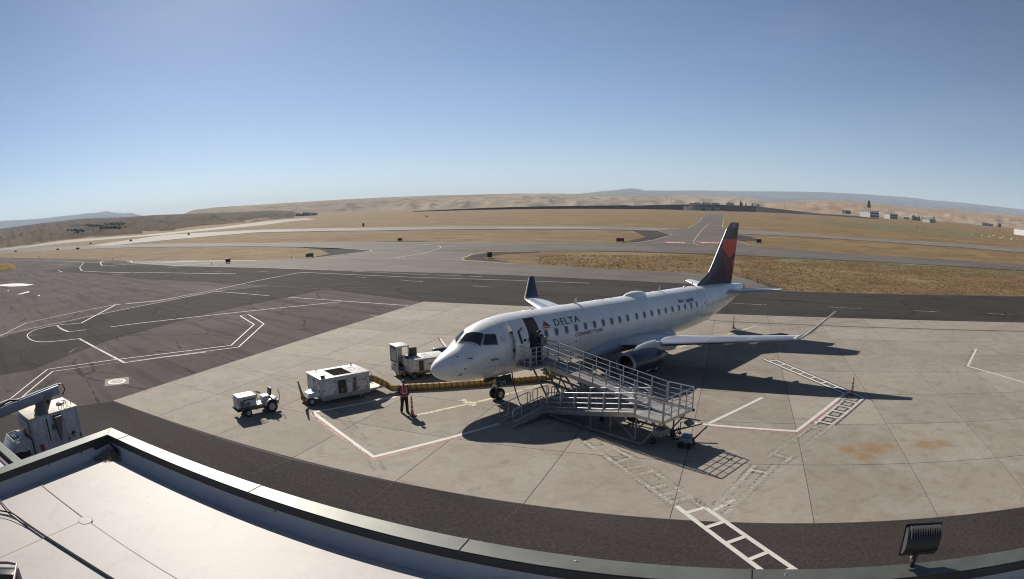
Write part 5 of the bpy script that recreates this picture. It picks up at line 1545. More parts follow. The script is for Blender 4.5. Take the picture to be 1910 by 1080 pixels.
mb = MB().tube([(.18, .18, 2.06), (.12, .18, 2.28), (.24, .2, 2.3), (.3, .2, 2.07)], .06, 8).build('exhaust_stack', BLACKP, rf)
loop = MB(); loop.tube([(2.42, .95, 2.066), (2.42, 1.42, 2.066), (2.80, 1.42, 2.066), (2.80, .95, 2.066), (2.42, .95, 2.066)], .014, 4, caps=False); loop.build('roof_marking', EGR, rf, smooth=0)
def panel(p, x0, z0, x1, z1, m=EWS, name='panel', d=.02, y=0.0):
    o = MB().bb((x0, y - d, z0), (x1, y + .022, z1), bev=.008).build(name, m, p, smooth=0)
    return o
pd = [panel(AC, .10, .70, .95, 1.80, EW, 'access_door'), panel(AC, 1.12, .62, 1.62, 1.72, EBK, 'control_panel', .012), panel(AC, 1.68, .64, 2.02, 1.76, EW, 'open_door', .06), panel(AC, 2.38, .66, 3.02, 1.80, EW, 'access_door'), panel(AC, 2.10, .60, 2.32, 1.42, EGR, 'control_panel', .01)]
for k in range(3): MB().bb((2.18, -.03, 1.50 + k * .09), (2.28, .0, 1.56 + k * .09)).build('gauge', EBK, AC, smooth=0)
MB().bb((1.30, -.025, .72), (1.40, -.01, 1.05)).build('tag', mat('brass_tag', (.35, .27, .12), .5), AC, smooth=0)
for p, x, z in ((pd[0], .16, 1.05), (pd[0], .9, .86), (pd[0], .9, 1.66), (pd[3], 2.45, .86), (pd[3], 2.98, .82), (pd[3], 2.98, 1.66)):
    MB().bb((x - .03, -.05, z - .05), (x + .03, -.018, z + .05)).build('latch', BLACKP, p, smooth=0)
for y in (.12, 1.06):
    MB().bb((-.02, y, .72), (.02, y + .86, 1.84), bev=.008).build('end_door', EWS, AC, smooth=0)
for y, z in ((.2, 1.0), (.2, 1.62), (.88, 1.62), (1.2, 1.62), (1.8, .95), (1.8, 1.62)):
    MB().bb((-.045, y, z), (-.018, y + .08, z + .1)).build('latch', BLACKP, AC, smooth=0)
flat_text('SkyWest', .15, BLACKP, frame((2.46, -.024, 1.44), (1, 0, 0), (0, 0, 1)), pd[3], shear=.2, bold=.004)
flat_text('TLD', .12, BLACKP, frame((2.54, -.024, 1.64), (1, 0, 0), (0, 0, 1)), pd[3], bold=.003)
flat_text('DANGER', .055, BLACKP, frame((1.74, -.062, 1.52), (1, 0, 0), (0, 0, 1)), pd[2]) if False else None
MB().bb((1.76, -.066, 1.48), (1.95, -.058, 1.55)).build('sticker', BLACKP, pd[2], smooth=0)
MB().bb((.0, -.01, .30), (LX, .10, .56), bev=.02).build('skirt', mat('dusty_skirt', (.30, .285, .265), .7, var=.3, scale=4), AC)
MB().bb((.1, .1, .28), (LX - .1, LY - .1, .44)).build('chassis', EGR, AC, smooth=0)
for x, s in ((2.62, 1),):
    wheel(AC, (x, .14, .26), (0, -1, 0), .26, .18, .15, rimm=EGR); wheel(AC, (x, LY - .14, .26), (0, 1, 0), .26, .18, .15, rimm=EGR)
# steered front axle with tow bar
wheel(AC, (-.50, .50, .26), (0, -1, 0), .26, .18, .14, rimm=mat('pale_rim', (.45, .44, .43))); wheel(AC, (-.50, 1.55, .26), (0, 1, 0), .26, .18, .14, rimm=EGR)
MB().loft([[Vector((-.72, .45, .50)), Vector((-.72, 1.5, .50)), Vector((.0, 1.75, .62)), Vector((.0, .2, .62))], [Vector((-.58, .70, .78)), Vector((-.58, 1.25, .78)), Vector((.0, 1.35, .98)), Vector((.0, .35, .98))]]).build('front_cowl', EW, AC, smooth=0)
MB().bb((-.58, .45, .22), (-.42, 1.60, .34)).build('front_axle', EGR, AC, smooth=0)
tip = (Vector(G(556, 712, 0)) - Vector((-10.36, 31.62, 0)))
MB().tube([(-.60, .62, .34), (-.85, .55, .32), (-1.0, .50, .45), (-1.12, .52, 1.0), (-1.24, .55, 1.62)], [.07, .085, .10, .07, .045], 8).build('tow_bar', BROWN, AC)
# hose outlet and rear rack
rk = MB()
rk.tube([(LX + .05, .25, .95), (LX + 1.05, .25, .95), (LX + 1.12, .25, .60)], .025, 6); rk.tube([(LX + .05, 1.75, 1.25), (LX + 1.05, 1.75, 1.25), (LX + 1.12, 1.75, .60)], .025, 6); rk.tube([(LX + 1.05, .25, .95), (LX + 1.05, 1.75, 1.25)], .025, 6)
rk.tube([(LX + .05, 1.75, .9), (LX + 1.08, 1.75, .9)], .02, 6)
rk.build('hose_rack', EWS, AC)
MB().bb((LX + .02, .1, .38), (LX + 1.15, 1.9, .52), bev=.01).build('hose_tray', EWS, AC, smooth=0)
MB().bb((LX + .9, 1.70, .52), (LX + 1.15, 1.78, .85)).build('rack_plate', EWS, AC, smooth=0)
MB().tube([(LX + 1.15, 1.0, .45), (LX + 1.32, 1.0, .45), (LX + 1.36, 1.0, .56)], .035, 6).build('pintle_hook', EGR, AC)
MB().bb((LX + .0, .1, 1.0), (LX + .12, .65, 1.6), bev=.02).build('hose_outlet', EGR, AC)
# the trailer is low: its upper works stand 1.62 m high
def squash(o):
    for ch in o.children:
        if ch.type == 'MESH' and ch.data.users == 1 and ch.name.split('.')[0] not in ('wheel', 'tow_bar', 'front_axle', 'rim'):
            for q in ch.data.vertices:
                if q.co.z > .42: q.co.z = .42 + (q.co.z - .42) * .73
        if ch.name.split('.')[0] != 'wheel': squash(ch)
squash(AC)
# ---------------- ribbed yellow hose
def m_hose():
    g = NG('yellow_duct_fabric')
    n = g.noise(6, 4, .6)
    g.color(g.mix(g.rng(n, .3, .7), (.36, .20, .05), (.52, .33, .095))); g.rough(.7)
    return g.m
HOSE = m_hose()
p0 = AC.matrix_basis @ Vector((LX + .10, .35, 1.10))
ctrl = [p0, p0 + (G(735, 724, .2) - p0) * .28 + Vector((0, 0, .08)), p0 + (G(735, 724, .2) - p0) * .72, G(734, 724.5, .30), G(750, 722.8, .22), G(815, 719.8, .22), G(914, 713, .22), G(985, 707.5, .22), G(1020, 704.5, .24), G(1030, 701, .5), Vector((*(G(1030, 701, .5).xy), 1.35))]
ctrl = [Vector(c_) for c_ in ctrl]
def spline(P, n=10):
    out = []
    for i in range(len(P) - 1):
        a, b, c_, d = [P[min(max(k, 0), len(P) - 1)] for k in (i - 1, i, i + 1, i + 2)]
        for k in range(n):
            t = k / n
            out.append(.5 * ((2 * b) + (c_ - a) * t + (2 * a - 5 * b + 4 * c_ - d) * t * t + (3 * b - a - 3 * c_ + d) * t ** 3))
    return out + [P[-1]]
sp = spline(ctrl, 14)
L_ = [0.0]
for a, b in zip(sp, sp[1:]): L_.append(L_[-1] + (b - a).length)
def at(s):
    for i in range(len(sp) - 1):
        if s <= L_[i + 1]: return sp[i].lerp(sp[i + 1], (s - L_[i]) / max(1e-9, L_[i + 1] - L_[i]))
    return sp[-1]
tot = L_[-1]; nr = int(tot / .045)
hose_pts = [at(tot * k / nr) for k in range(nr + 1)]
hose = thing('air_hose', 'long ribbed yellow air hose lying from the white trailer to the airliner belly', 'air hose', (0, 0, .012))
MB().tube(hose_pts, [.20 - .012 * (1 if k % 8 in (3, 4, 5) else 0) for k in range(nr + 1)], 16).build('duct', HOSE, hose, smooth=60)
seg = .36
for k in range(int(tot / seg)):
    s = seg * (k + .5)
    a, b = at(s - .025), at(s + .025)
    MB().tube([a, b], .206, 16, caps=False).build('hoop', mat('dark_hose_band', (.10, .06, .025), .8), hose, smooth=60)

# ---------------- ground power unit and the cab tug that holds it
gp = thing('ground_power_unit', 'white ground power unit trailer with louvred side parked behind the airliner nose', 'ground unit', (-6.62, 38.80, .012), radians(31))
GL, GW, GH = 2.75, 1.5, 1.30
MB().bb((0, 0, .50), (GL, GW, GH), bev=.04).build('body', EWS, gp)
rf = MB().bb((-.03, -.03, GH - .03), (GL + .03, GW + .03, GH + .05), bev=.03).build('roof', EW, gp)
loop = MB(); loop.tube([(1.25, .45, GH + .054), (1.25, .95, GH + .054), (1.62, .95, GH + .054), (1.62, .45, GH + .054), (1.25, .45, GH + .054)], .012, 4, caps=False); loop.build('roof_marking', EGR, rf, smooth=0)
MB().box((.22, .55, GH + .12), (.42, .36, .16), bev=.03).build('control_box', EBK, gp); MB().box((.45, .9, GH + .12), (.2, .3, .14), bev=.02).build('exhaust_stack', EBK, gp)
MB().bb((-.12, .25, .92), (.32, 1.2, 1.36), bev=.04).build('front_hood', EW, gp)
panel(gp, .06, .56, .60, 1.22, EWS, 'access_door'); pl_ = panel(gp, .66, .54, 1.0, 1.24, EGR, 'louvre_panel', .012)
for k in range(5): MB().box((.72 + .055 * k, -.02, .89), (.02, .02, .62), Matrix.Rotation(.5, 3, 'Z')).build('louvre', EBK, pl_, smooth=0)
d_ = panel(gp, 1.06, .56, 1.92, 1.22, EW, 'access_door'); panel(gp, 1.98, .56, 2.66, 1.22, EW, 'access_door')
flat_text('SkyWest', .14, BLACKP, frame((1.27, -.024, .92), (1, 0, 0), (0, 0, 1)), d_, shear=.2, bold=.004)
MB().bb((.05, .08, .34), (GL - .05, GW - .08, .52)).build('chassis', EGR, gp, smooth=0)
for x in (.32, 2.3):
    wheel(gp, (x, .10, .24), (0, -1, 0), .24, .16, .13, rimm=EGR); wheel(gp, (x, GW - .10, .24), (0, 1, 0), .24, .16, .13, rimm=EGR)
for k in range(4):
    MB().tube([(.5 + .5 * k, -.02, .42), (.62 + .5 * k, -.10, .16), (.85 + .5 * k, -.08, .10), (.98 + .5 * k, -.02, .40)], .03, 6).build('power_cable', EBK, gp)
MB().beam((-.1, .6, .40), (-.65, .5, .36), .10, .10).build('tow_bar', BROWN, gp, smooth=0)
# dark reel beyond
rl = thing('hose_reel', 'dark blue drum reel standing behind the power unit near the airliner nose', 'reel', G(826, 672, 0) + Vector((0, 0, .012)), radians(20))
MB().lathe([(-.7, .05), (-.7, .30), (-.62, .34), (.62, .34), (.7, .30), (.7, .05)], (0, 0, .62), (1, 0, 0), 22).build('drum', mat('dark_blue_drum', (.03, .035, .06), .4), rl, smooth=50)
for x in (-.78, .78):
    MB().beam((x, 0, .62), (x, -.3, .0), .05, .05).build('leg', EGR, rl, smooth=0); MB().beam((x, 0, .62), (x, .3, .0), .05, .05).build('leg', EGR, rl, smooth=0)
tg = thing('cab_tug', 'white tug with a tall glazed cab and open door behind the marshaller', 'tug', (-6.83, 39.88, .012), radians(125.6))
# local: +X = along the windscreen width away from the camera, +Y = towards the left (outwards), the open side faces -Y
WX, DY = 1.06, .82
cab = MB()
for x, y in ((0, 0), (WX, 0), (0, DY), (WX, DY)):
    MB().box((x, y, 1.42), (.07, .07, 1.24), bev=.01).build('cab_pillar', EW, tg)
MB().bb((-.06, -.06, 2.02), (WX + .06, DY + .06, 2.12), bev=.03).build('roof', EW, tg)
MB().bb((0, DY - .05, .42), (WX, DY + .04, .98), bev=.03).build('front_panel', EW, tg)
MB().bb((.06, DY - .01, .99), (WX - .06, DY + .015, 1.96), bev=.005).build('windscreen_frame', EBK, tg, smooth=0)
MB().bb((.14, DY + .003, 1.08), (WX - .14, DY + .024, 1.87), bev=.005).build('windscreen', GLASSG, tg, smooth=0)
MB().tube([(.5, DY + .04, 1.86), (.62, DY + .04, 1.66)], .012, 5).build('wiper', EBK, tg)
MB().bb((.25, DY + .04, .74), (.62, DY + .05, .84)).build('number_plate', EBK, tg, smooth=0)
for k in range(3): MB().bb((.2, DY + .04, .50 + .06 * k), (.85, DY + .048, .52 + .06 * k)).build('grille_bar', EGR, tg, smooth=0)
MB().bb((-.05, -1.25, .34), (WX + .02, DY + .06, .46), bev=.02).build('floor', EWS, tg, smooth=0)
MB().bb((WX - .05, .05, .46), (WX + .03, DY - .05, 1.98)).build('side_panel', EWS, tg, smooth=0)
MB().bb((-.04, -.06, 1.02), (.0, .36 - .4, 1.98)).build('door_edge', EBK, tg, smooth=0)
MB().box((-.04, -.30, 1.52), (.05, .55, .80), Matrix.Rotation(-.2, 3, 'Z'), bev=.01).build('door', EBK, tg)
MB().bb((.20, .05, .62), (.80, .50, .80), bev=.05).build('seat', SEATB, tg)
MB().box((.50, .02, 1.04), (.56, .10, .50), Matrix.Rotation(.15, 3, 'X'), bev=.04).build('backrest', SEATB, tg)
MB().bb((.15, .50, .80), (.90, .72, 1.02), bev=.04).build('dashboard', EBK, tg)
MB().tube([(.35 + .16 * cos(2 * pi * k / 14), .48 + .05 * sin(2 * pi * k / 14), 1.06 + .15 * sin(2 * pi * k / 14)) for k in range(15)], .014, 6).build('steering_wheel', EBK, tg)
MB().bb((.0, -1.2, .46), (WX - .05, -.2, .86), bev=.05).build('rear_deck', EWS, tg)
wheel(tg, (-.0, -.72, .28), (-1, 0, 0), .28, .20, .16, rimm=EWS); wheel(tg, (WX, -.72, .28), (1, 0, 0), .28, .20, .16, rimm=EWS); wheel(tg, (.1, .40, .24), (-1, 0, 0), .24, .18, .14, rimm=EWS); wheel(tg, (WX - .1, .40, .24), (1, 0, 0), .24, .18, .14, rimm=EWS)
MB().tube([(-.10, -.95, .30), (-.22, -1.0, .30), (-.24, -1.0, 1.28), (-.12, -.98, 1.34)], .035, 8).build('hand_rail', BROWN, tg)
MB().box((-.2, -1.02, .18), (.34, .5, .14), bev=.03).build('yellow_chock', mat('pale_yellow_block', (.55, .48, .30), .6), tg)

# ---------------- de-icing truck at the left
DW = mat('truck_white_paint', (.54, .53, .56), .4, var=.32, scale=2.6, coat=.2, detail=8)
dt = thing('deicing_truck', 'white de-icing truck with box body and raised boom behind the terminal corner', 'truck', (-21.60, 19.79, 0), radians(-113.6))
BX0, BX1, BY, BT = -1.53, 1.53, 1.03, 3.1
MB().bb((BX0, -BY, .75), (BX1, BY, BT), bev=.03).build('box_body', DW, dt)
tp = MB().bb((BX0 - .02, -BY - .02, BT - .02), (BX1 + .02, BY + .02, BT + .05), bev=.02).build('box_roof', mat('dusty_roof', (.62, .56, .48), .7, var=.25, scale=2), dt)
for x in (-1.40, -.55, .15, 1.45):
    MB().bb((x - .012, BY - .01, .80), (x + .012, BY + .006, BT - .06)).build('panel_joint', EGR, dt, smooth=0)
for k in range(14): MB().bb((.62, BY - .01, .95 + .14 * k), (.68, BY + .01, .99 + .14 * k)).build('level_mark', EGR, dt, smooth=0)
MB().bb((.45, BY - .01, 1.9), (.52, BY + .02, 2.95)).build('sight_gauge', EBK, dt, smooth=0)
MB().bb((.95, BY - .01, 1.55), (1.22, BY + .012, 1.86)).build('red_placard', mat('placard_red', (.32, .05, .03), .5), dt, smooth=0)
MB().bb((.0, BY - .01, 2.35), (.26, BY + .012, 2.62)).build('green_placard', mat('placard_green', (.05, .20, .11), .5), dt, smooth=0)
MB().box((-1.0, BY, 1.9), (.22, .02, .26), Matrix.Rotation(.78, 3, 'Y')).build('hazard_diamond', EBK, dt, smooth=0)
MB().box((-1.06, BY + .004, 1.84), (.12, .02, .14), Matrix.Rotation(.78, 3, 'Y')).build('hazard_diamond', EW, dt, smooth=0)
MB().bb((-.70, BY - .01, 1.65), (-.63, BY + .02, 1.80)).build('handle', EBK, dt, smooth=0); MB().bb((-1.42, BY - .01, 1.7), (-1.36, BY + .02, 1.85)).build('handle', EBK, dt, smooth=0)
MB().loft([[Vector((.10, BY + .0, 3.0)), Vector((-.42, BY, 3.02)), Vector((-.34, BY, 2.1)), Vector((-.12, BY, 1.75)), Vector((.02, BY, 2.4))], [Vector((.02, BY + .26, 2.96)), Vector((-.40, BY + .26, 2.98)), Vector((-.32, BY + .18, 2.3)), Vector((-.15, BY + .1, 1.85)), Vector((-.02, BY + .2, 2.5))]]).build('hose_cover', mat('brown_grey_cover', (.20, .17, .165), .6), dt, smooth=30)
MB().bb((-.30, BY - .01, .8), (-.24, BY + .03, 2.0)).build('downpipe', EWS, dt, smooth=0)
for k in range(3):
    x = -1.30 + .30 * k
    MB().tube([(x, .75, BT + .04), (x, .75, BT + .28), (x + .02, .5, BT + .30), (x + .02, .35, BT + .04)], .018, 6).build('grab_rail', EGR, tp)
MB().lathe([(0, .22), (.1, .22), (.12, .18), (.12, 0)], (-.9, .0, BT + .04), (0, 0, 1), 18).build('hatch', EWS, tp)
mb = MB().tube([(-1.0 + .30 * cos(2 * pi * k / 14), .05 + .3 * sin(2 * pi * k / 14), BT + .12) for k in range(15)], .02, 6, caps=False).build('hatch_ring', EGR, tp)
# cab
cb = [(1.62, .62), (1.62, 2.18), (1.80, 2.28), (2.55, 2.24), (2.72, 2.12), (3.18, 1.52), (4.25, 1.32), (4.40, 1.10), (4.42, .62)]
cabo = MB()
cabo.loft([[Vector((x, y, .62 + (z - .62) * k)) for x, z in cb] for y, k in ((-.92, .97), (-.84, 1.0), (.84, 1.0), (.92, .97))])
cabb = cabo.build('cab', DW, dt, smooth=30)
MB().poly([(2.60, -.78, 2.16), (2.60, .78, 2.16), (3.14, .80, 1.56), (3.14, -.80, 1.56)]).build('base', EBK, cabb, smooth=0)
o = MB().prism([(2.64, -.74, 2.14), (2.64, .74, 2.14), (3.16, .76, 1.57), (3.16, -.76, 1.57)], (.012, 0, .012)).build('windshield', GLASS_D, cabb, smooth=0)
MB().prism([(1.82, .915, 1.50), (2.62, .915, 1.45), (2.90, .915, 1.56), (2.58, .90, 2.06), (1.86, .90, 2.08)], (0, .012, 0)).build('side_window', GLASS_D, cabb, smooth=0)
MB().prism([(2.05, -.60, 2.285), (2.52, -.62, 2.262), (2.52, .62, 2.262), (2.05, .60, 2.285)], (0, 0, .02)).build('roof_window', GLASS_D, cabb, smooth=0)
MB().tube([(1.98, -.70, 2.30), (2.62, -.74, 2.26), (2.62, .74, 2.26), (1.98, .70, 2.30), (1.98, -.70, 2.30)], .04, 6, caps=False).build('roof_window_frame', EW, cabb)
for k in range(3): MB().box((2.2 + .13 * k, .1, 2.32), (.05, .5, .05)).build('light_bar', EBK, cabb, smooth=0)
MB().bb((1.88, .91, 1.30), (2.02, .95, 1.38)).build('handle', EBK, cabb, smooth=0)
MB().bb((1.70, .915, .7), (1.72, .935, 2.1)).build('door_gap', EBK, cabb, smooth=0); MB().bb((2.92, .915, .7), (2.94, .935, 1.5)).build('door_gap', EBK, cabb, smooth=0)
MB().box((2.75, 1.12, 1.62), (.12, .2, .28), bev=.02).build('mirror', EBK, cabb)
for x in (-1.0, 3.45):
    wheel(dt, (x, .86, .46), (0, 1, 0), .46, .30, .25, rimm=EWS); wheel(dt, (x, -.86, .46), (0, -1, 0), .46, .30, .25, rimm=EWS)
MB().bb((-1.5, -.5, .40), (4.2, .5, .72)).build('chassis', EGR, dt, smooth=0)
MB().lathe([(0, .09), (.14, .085), (.18, .05), (.19, 0)], (1.72, .35, 2.42), (0, 0, 1), 14).build('beacon', mat('orange_beacon', (.75, .13, .04), .3), dt)
MB().tube([(1.72, .35, 2.25), (1.72, .35, 2.43)], .05, 8).build('beacon_post', EBK, dt)
MB().box((1.64, 0, 2.72), (.10, 1.7, .5)).build('headboard', DW, dt, smooth=0)
# boom
inv = dt.matrix_basis.inverted()
bt_, bl_ = inv @ G(108, 726, 4.0), inv @ G(3, 768, 3.75)
bd = (bl_ - bt_).normalized()
boom = MB().beam(bt_, bl_ + bd * 1.2, .30, .44, bev=.03).build('boom', mat('boom_shade_blue', (.32, .34, .40), .4, var=.1), dt)  # blue of the boom's shadow side is put into its colour
MB().beam(bt_ + Vector((0, 0, .24)), bl_ + bd * 1.2 + Vector((0, 0, .24)), .10, .05).build('boom_rail', EW, boom, smooth=0)
pv = bt_ + bd * 1.15
MB().loft([[pv + Vector((.3, dy, -.62)), pv + Vector((-.25, dy, -.66)), pv + Vector((-.75, dy, .08)), pv + Vector((-.3, dy, .1))] for dy in (-.20, .20)]).build('knuckle', mat('boom_grey', (.24, .235, .23), .5, var=.2), dt, smooth=0)
MB().tube([pv + Vector((-.3, .26, -.28)), pv + Vector((-.3, -.26, -.28))], .09, 12).build('pivot_pin', EBK, dt)
MB().lathe([(0, .42), (.18, .40), (.3, .3), (.55, .26)], (pv.x + .15, pv.y, BT + .05), (0, 0, 1), 20).build('turntable', EGR, dt)
MB().tube([bt_ + bd * .1 + Vector((0, .05, .24)), bt_ - bd * .3 + Vector((0, .05, .2)), bt_ - bd * .42 + Vector((0, .05, -.1)), bt_ - bd * .2 + Vector((0, .05, -.32))], .035, 8).build('hydraulic_hose', EBK, dt)
MB().tube([bl_ + Vector((.2, .22, .3)), bl_ + Vector((-.5, .25, .46)), bl_ + Vector((-1.1, .2, .36))], .05, 8).build('hydraulic_hose', EBK, dt)
bk = bl_ + bd * 1.0
# ================================================================== DELINEATOR POSTS
CORG = mat('orange_plastic', (.62, .085, .025), .45, var=.15, scale=5)
CWHT = mat('reflective_white_band', (.74, .72, .68), .4)
def post_cone(loc, label):
    t = thing('delineator_post', label, 'traffic cone', loc, .3, 'orange delineator posts around the airliner')
    MB().lathe([(0, .235), (.04, .235), (.055, .20), (.06, .08)], (0, 0, 0), (0, 0, 1), 8).build('base', RUBBER, t, smooth=30)
    MB().lathe([(.055, .105), (.30, .070), (.75, .055), (1.02, .05), (1.06, .035), (1.10, .05), (1.14, .045), (1.15, .0)], (0, 0, 0), (0, 0, 1), 16).build('post', CORG, t, smooth=50)
    for z0, z1 in ((.38, .48), (.62, .72), (.86, .94)):
        r0 = .075 - .02 * z0 + .002
        MB().lathe([(z0, interp([(.3, .073), (.75, .058), (1.02, .053)], z0)), (z1, interp([(.3, .073), (.75, .058), (1.02, .053)], z1))], (0, 0, 0), (0, 0, 1), 16).build('band', CWHT, t)
    return t
z0 = Vector((0, 0, .012))
post_cone(G(769.5, 776.5) + z0, 'orange and white delineator post beside the marshaller in the red vest')
post_cone(G(1368, 612.5) + z0, 'orange and white delineator post beyond the wing near the tail')
post_cone(G(1588.5, 737.5) + z0, 'orange and white delineator post where two white ladder markings meet')

# ================================================================== PEOPLE
SKIN = mat('skin', (.36, .20, .14), .55)
SKIN_D = mat('tanned_skin', (.26, .14, .095), .55)
HAIR = mat('dark_hair', (.025, .018, .014), .6)
def person_body(parent, m, joints, head_dir=(0, 1, 0)):
    """one continuous body: tapered limbs, neck, head with face, hands with fingers, fused by a remesh"""
    J = {k: Vector(v) for k, v in joints.items()}
    mb = MB()
    mb.tube([J['pelvis'] + Vector((0, 0, -.06)), J['pelvis'], J['waist'], J['chest'], J['collar']], [.13, .155, .135, .165, .10], 16)
    mb.tube([J['collar'] + Vector((0, 0, -.05)), J['neck'], J['neck'] + Vector((0, .01, .06))], [.075, .056, .054], 12)
    f = Vector(head_dir).normalized(); r_ = f.cross(Vector((0, 0, 1))).normalized(); u_ = r_.cross(f)
    h = J['head']
    mb.ball(h + u_ * .03, .098, 16, 12, (.88, 1.0, 1.12))
    mb.ball(h - u_ * .05 + f * .02, .075, 14, 10, (.85, 1.0, 1.0))
    mb.tube([h + f * .085 + u_ * .02, h + f * .118 - u_ * .025], [.012, .019], 8)           # nose
    mb.tube([h + f * .085 - u_ * .062 - r_ * .025, h + f * .094 - u_ * .060, h + f * .085 - u_ * .062 + r_ * .025], [.008, .011, .008], 6)  # lips
    for s in (-1, 1):
        mb.ball(h + r_ * .088 * s - u_ * .005, .026, 8, 6, (.4, .8, 1.2))                      # ears
        mb.tube([h + f * .086 + u_ * .035 + r_ * .018 * s, h + f * .078 + u_ * .036 + r_ * .05 * s], [.009, .008], 6)                    # brows
    for s in ('l', 'r'):
        mb.tube([J['chest'] + Vector((0, 0, .09)), J['sh_' + s], J['el_' + s].lerp(J['sh_' + s], .5), J['el_' + s], J['wr_' + s].lerp(J['el_' + s], .65), J['wr_' + s]], [.07, .058, .052, .042, .043, .028], 12)
        d = (J['hd_' + s] - J['wr_' + s]).normalized(); n = d.cross(Vector((0, 1, 0)))
        n = n.normalized() if n.length > .1 else Vector((1, 0, 0))
        sd = d.cross(n).normalized()
        pc = J['wr_' + s] + d * .05
        mb.tube([J['wr_' + s], pc, pc + d * .045], [.026, .038, .034], 10)
        for i, L in enumerate((.068, .078, .072, .055)):                                       # four fingers, unequal and slightly curled
            b = pc + d * .035 + sd * (.030 - .020 * i)
            mb.tube([b, b + d * L * .5 + n * .006, b + d * L * .85 + n * .022, b + d * L * .95 + n * .04], [.0105, .010, .009, .007], 7)
        b = pc + sd * .030 - d * .01
        mb.tube([b, b + sd * .025 + d * .03, b + sd * .03 + d * .062 + n * .012], [.013, .011, .009], 7)
        mb.tube([J['pelvis'], J['hip_' + s], J['kn_' + s].lerp(J['hip_' + s], .5), J['kn_' + s], J['an_' + s].lerp(J['kn_' + s], .65), J['an_' + s]], [.11, .094, .078, .058, .06, .042], 14)
        fd = (J['toe_' + s] - J['an_' + s]); fd.z = 0; fd.normalize()
        a0 = J['an_' + s]
        mb.tube([a0 - fd * .05 - Vector((0, 0, .03)), a0 + fd * .05 - Vector((0, 0, .025)), J['toe_' + s]], [.042, .046, .032], 10)
    o = mb.build('body', m, parent, smooth=180)
    md = o.modifiers.new('fuse', 'REMESH'); md.mode = 'VOXEL'; md.voxel_size = .0085; md.use_smooth_shade = True
    for s in (-1, 1):
        MB().ball(h + f * .088 + u_ * .018 + r_ * .034 * s, .012, 8, 6).build('eye', BLACKP, parent)
    return J, f, r_, u_
def sleeve(mb, J, s, upto='wr', g=.016):
    mb.tube([J['chest'] + Vector((0, 0, .08)), J['sh_' + s], J['el_' + s].lerp(J['sh_' + s], .5), J['el_' + s], J['wr_' + s]], [.085, .078, .068, .060, .046], 12)
def shoes(parent, J, m):
    for s in ('l', 'r'):
        a0 = J['an_' + s]; fd = J['toe_' + s] - a0; fd.z = 0; fd.normalize()
        zf = a0.z - .085
        mb = MB()
        mb.tube([Vector((a0.x, a0.y, zf + .05)) - fd * .075, Vector((a0.x, a0.y, zf + .058)) + fd * .02, Vector((a0.x, a0.y, zf + .048)) + fd * .12, Vector((a0.x, a0.y, zf + .035)) + fd * .20], [.046, .056, .052, .034], 12)
        mb.tube([Vector((a0.x, a0.y, zf + .06)), a0 + Vector((0, 0, .05))], [.056, .056], 12)
        mb.tube([Vector((a0.x, a0.y, zf + .012)) - fd * .08, Vector((a0.x, a0.y, zf + .012)) + fd * .20], [.012, .012], 6)
        mb.build('shoe', m, parent)
def trousers(parent, J, m, g=.02):
    mb = MB()
    mb.tube([J['waist'] + Vector((0, 0, .02)), J['pelvis'] + Vector((0, 0, .02)), J['pelvis'] + Vector((0, 0, -.08))], [.160, .180, .150], 18)
    for s in ('l', 'r'):
        an = J['an_' + s] + Vector((0, 0, .0))
        mb.tube([J['pelvis'].lerp(J['hip_' + s], .6), J['hip_' + s], J['kn_' + s].lerp(J['hip_' + s], .5), J['kn_' + s] + Vector((0, .008, 0)), an.lerp(J['kn_' + s], .5), an], [.11, .118, .102, .086, .082, .076], 14)
    o = mb.build('trousers', m, parent, smooth=180)
    md = o.modifiers.new('fuse', 'REMESH'); md.mode = 'VOXEL'; md.voxel_size = .014; md.use_smooth_shade = True
    return o

# marshaller in a red safety vest; faces the camera side, arms close to the waist
JM = dict(pelvis=(0, 0, .95), waist=(0, .0, 1.12), chest=(0, 0, 1.34), collar=(0, -.01, 1.50), neck=(0, .01, 1.54), head=(.0, .03, 1.68),
          sh_l=(.205, -.01, 1.45), el_l=(.285, -.03, 1.17), wr_l=(.18, .17, 1.05), hd_l=(.10, .26, 1.04),
          sh_r=(-.205, -.01, 1.45), el_r=(-.28, -.03, 1.17), wr_r=(-.17, .17, 1.04), hd_r=(-.08, .25, 1.02),
          hip_l=(.095, 0, .92), kn_l=(.15, .03, .50), an_l=(.17, -.10, .085), toe_l=(.20, .09, .03),
          hip_r=(-.095, 0, .92), kn_r=(-.11, .03, .50), an_r=(-.12, .02, .085), toe_r=(-.17, .21, .03))
mp = thing('person', 'person in a red safety vest and dark cap standing by the orange post', 'person', G(756, 770.5) + z0, radians(205))
mp.scale = (1.04, 1.04, 1.04)
J, f, r_, u_ = person_body(mp, SKIN_D, JM, (-.35, 1, -.05))
JACK = mat('dark_work_shirt', (.035, .035, .042), .8, var=.25, scale=12)
TRO = mat('dark_trousers', (.020, .020, .025), .85, var=.3, scale=10)
VEST = mat('red_safety_vest', (.56, .055, .075), .7, var=.12, scale=10)
trousers(mp, J, TRO); shoes(mp, J, BLACKP)
mb = MB()
mb.tube([J['waist'] + Vector((0, 0, -.06)), J['waist'], J['chest'], J['collar'] + Vector((0, 0, -.02)), J['collar'] + Vector((0, 0, .03))], [.165, .158, .185, .125, .08], 16)
for s in ('l', 'r'): sleeve(mb, J, s)
o = mb.build('shirt', JACK, mp, smooth=180); md = o.modifiers.new('fuse', 'REMESH'); md.mode = 'VOXEL'; md.voxel_size = .014; md.use_smooth_shade = True
def ell_ring(c, rx, ry, n=20): return [Vector((c[0] + rx * cos(2 * pi * k / n), c[1] + ry * sin(2 * pi * k / n), c[2])) for k in range(n)]
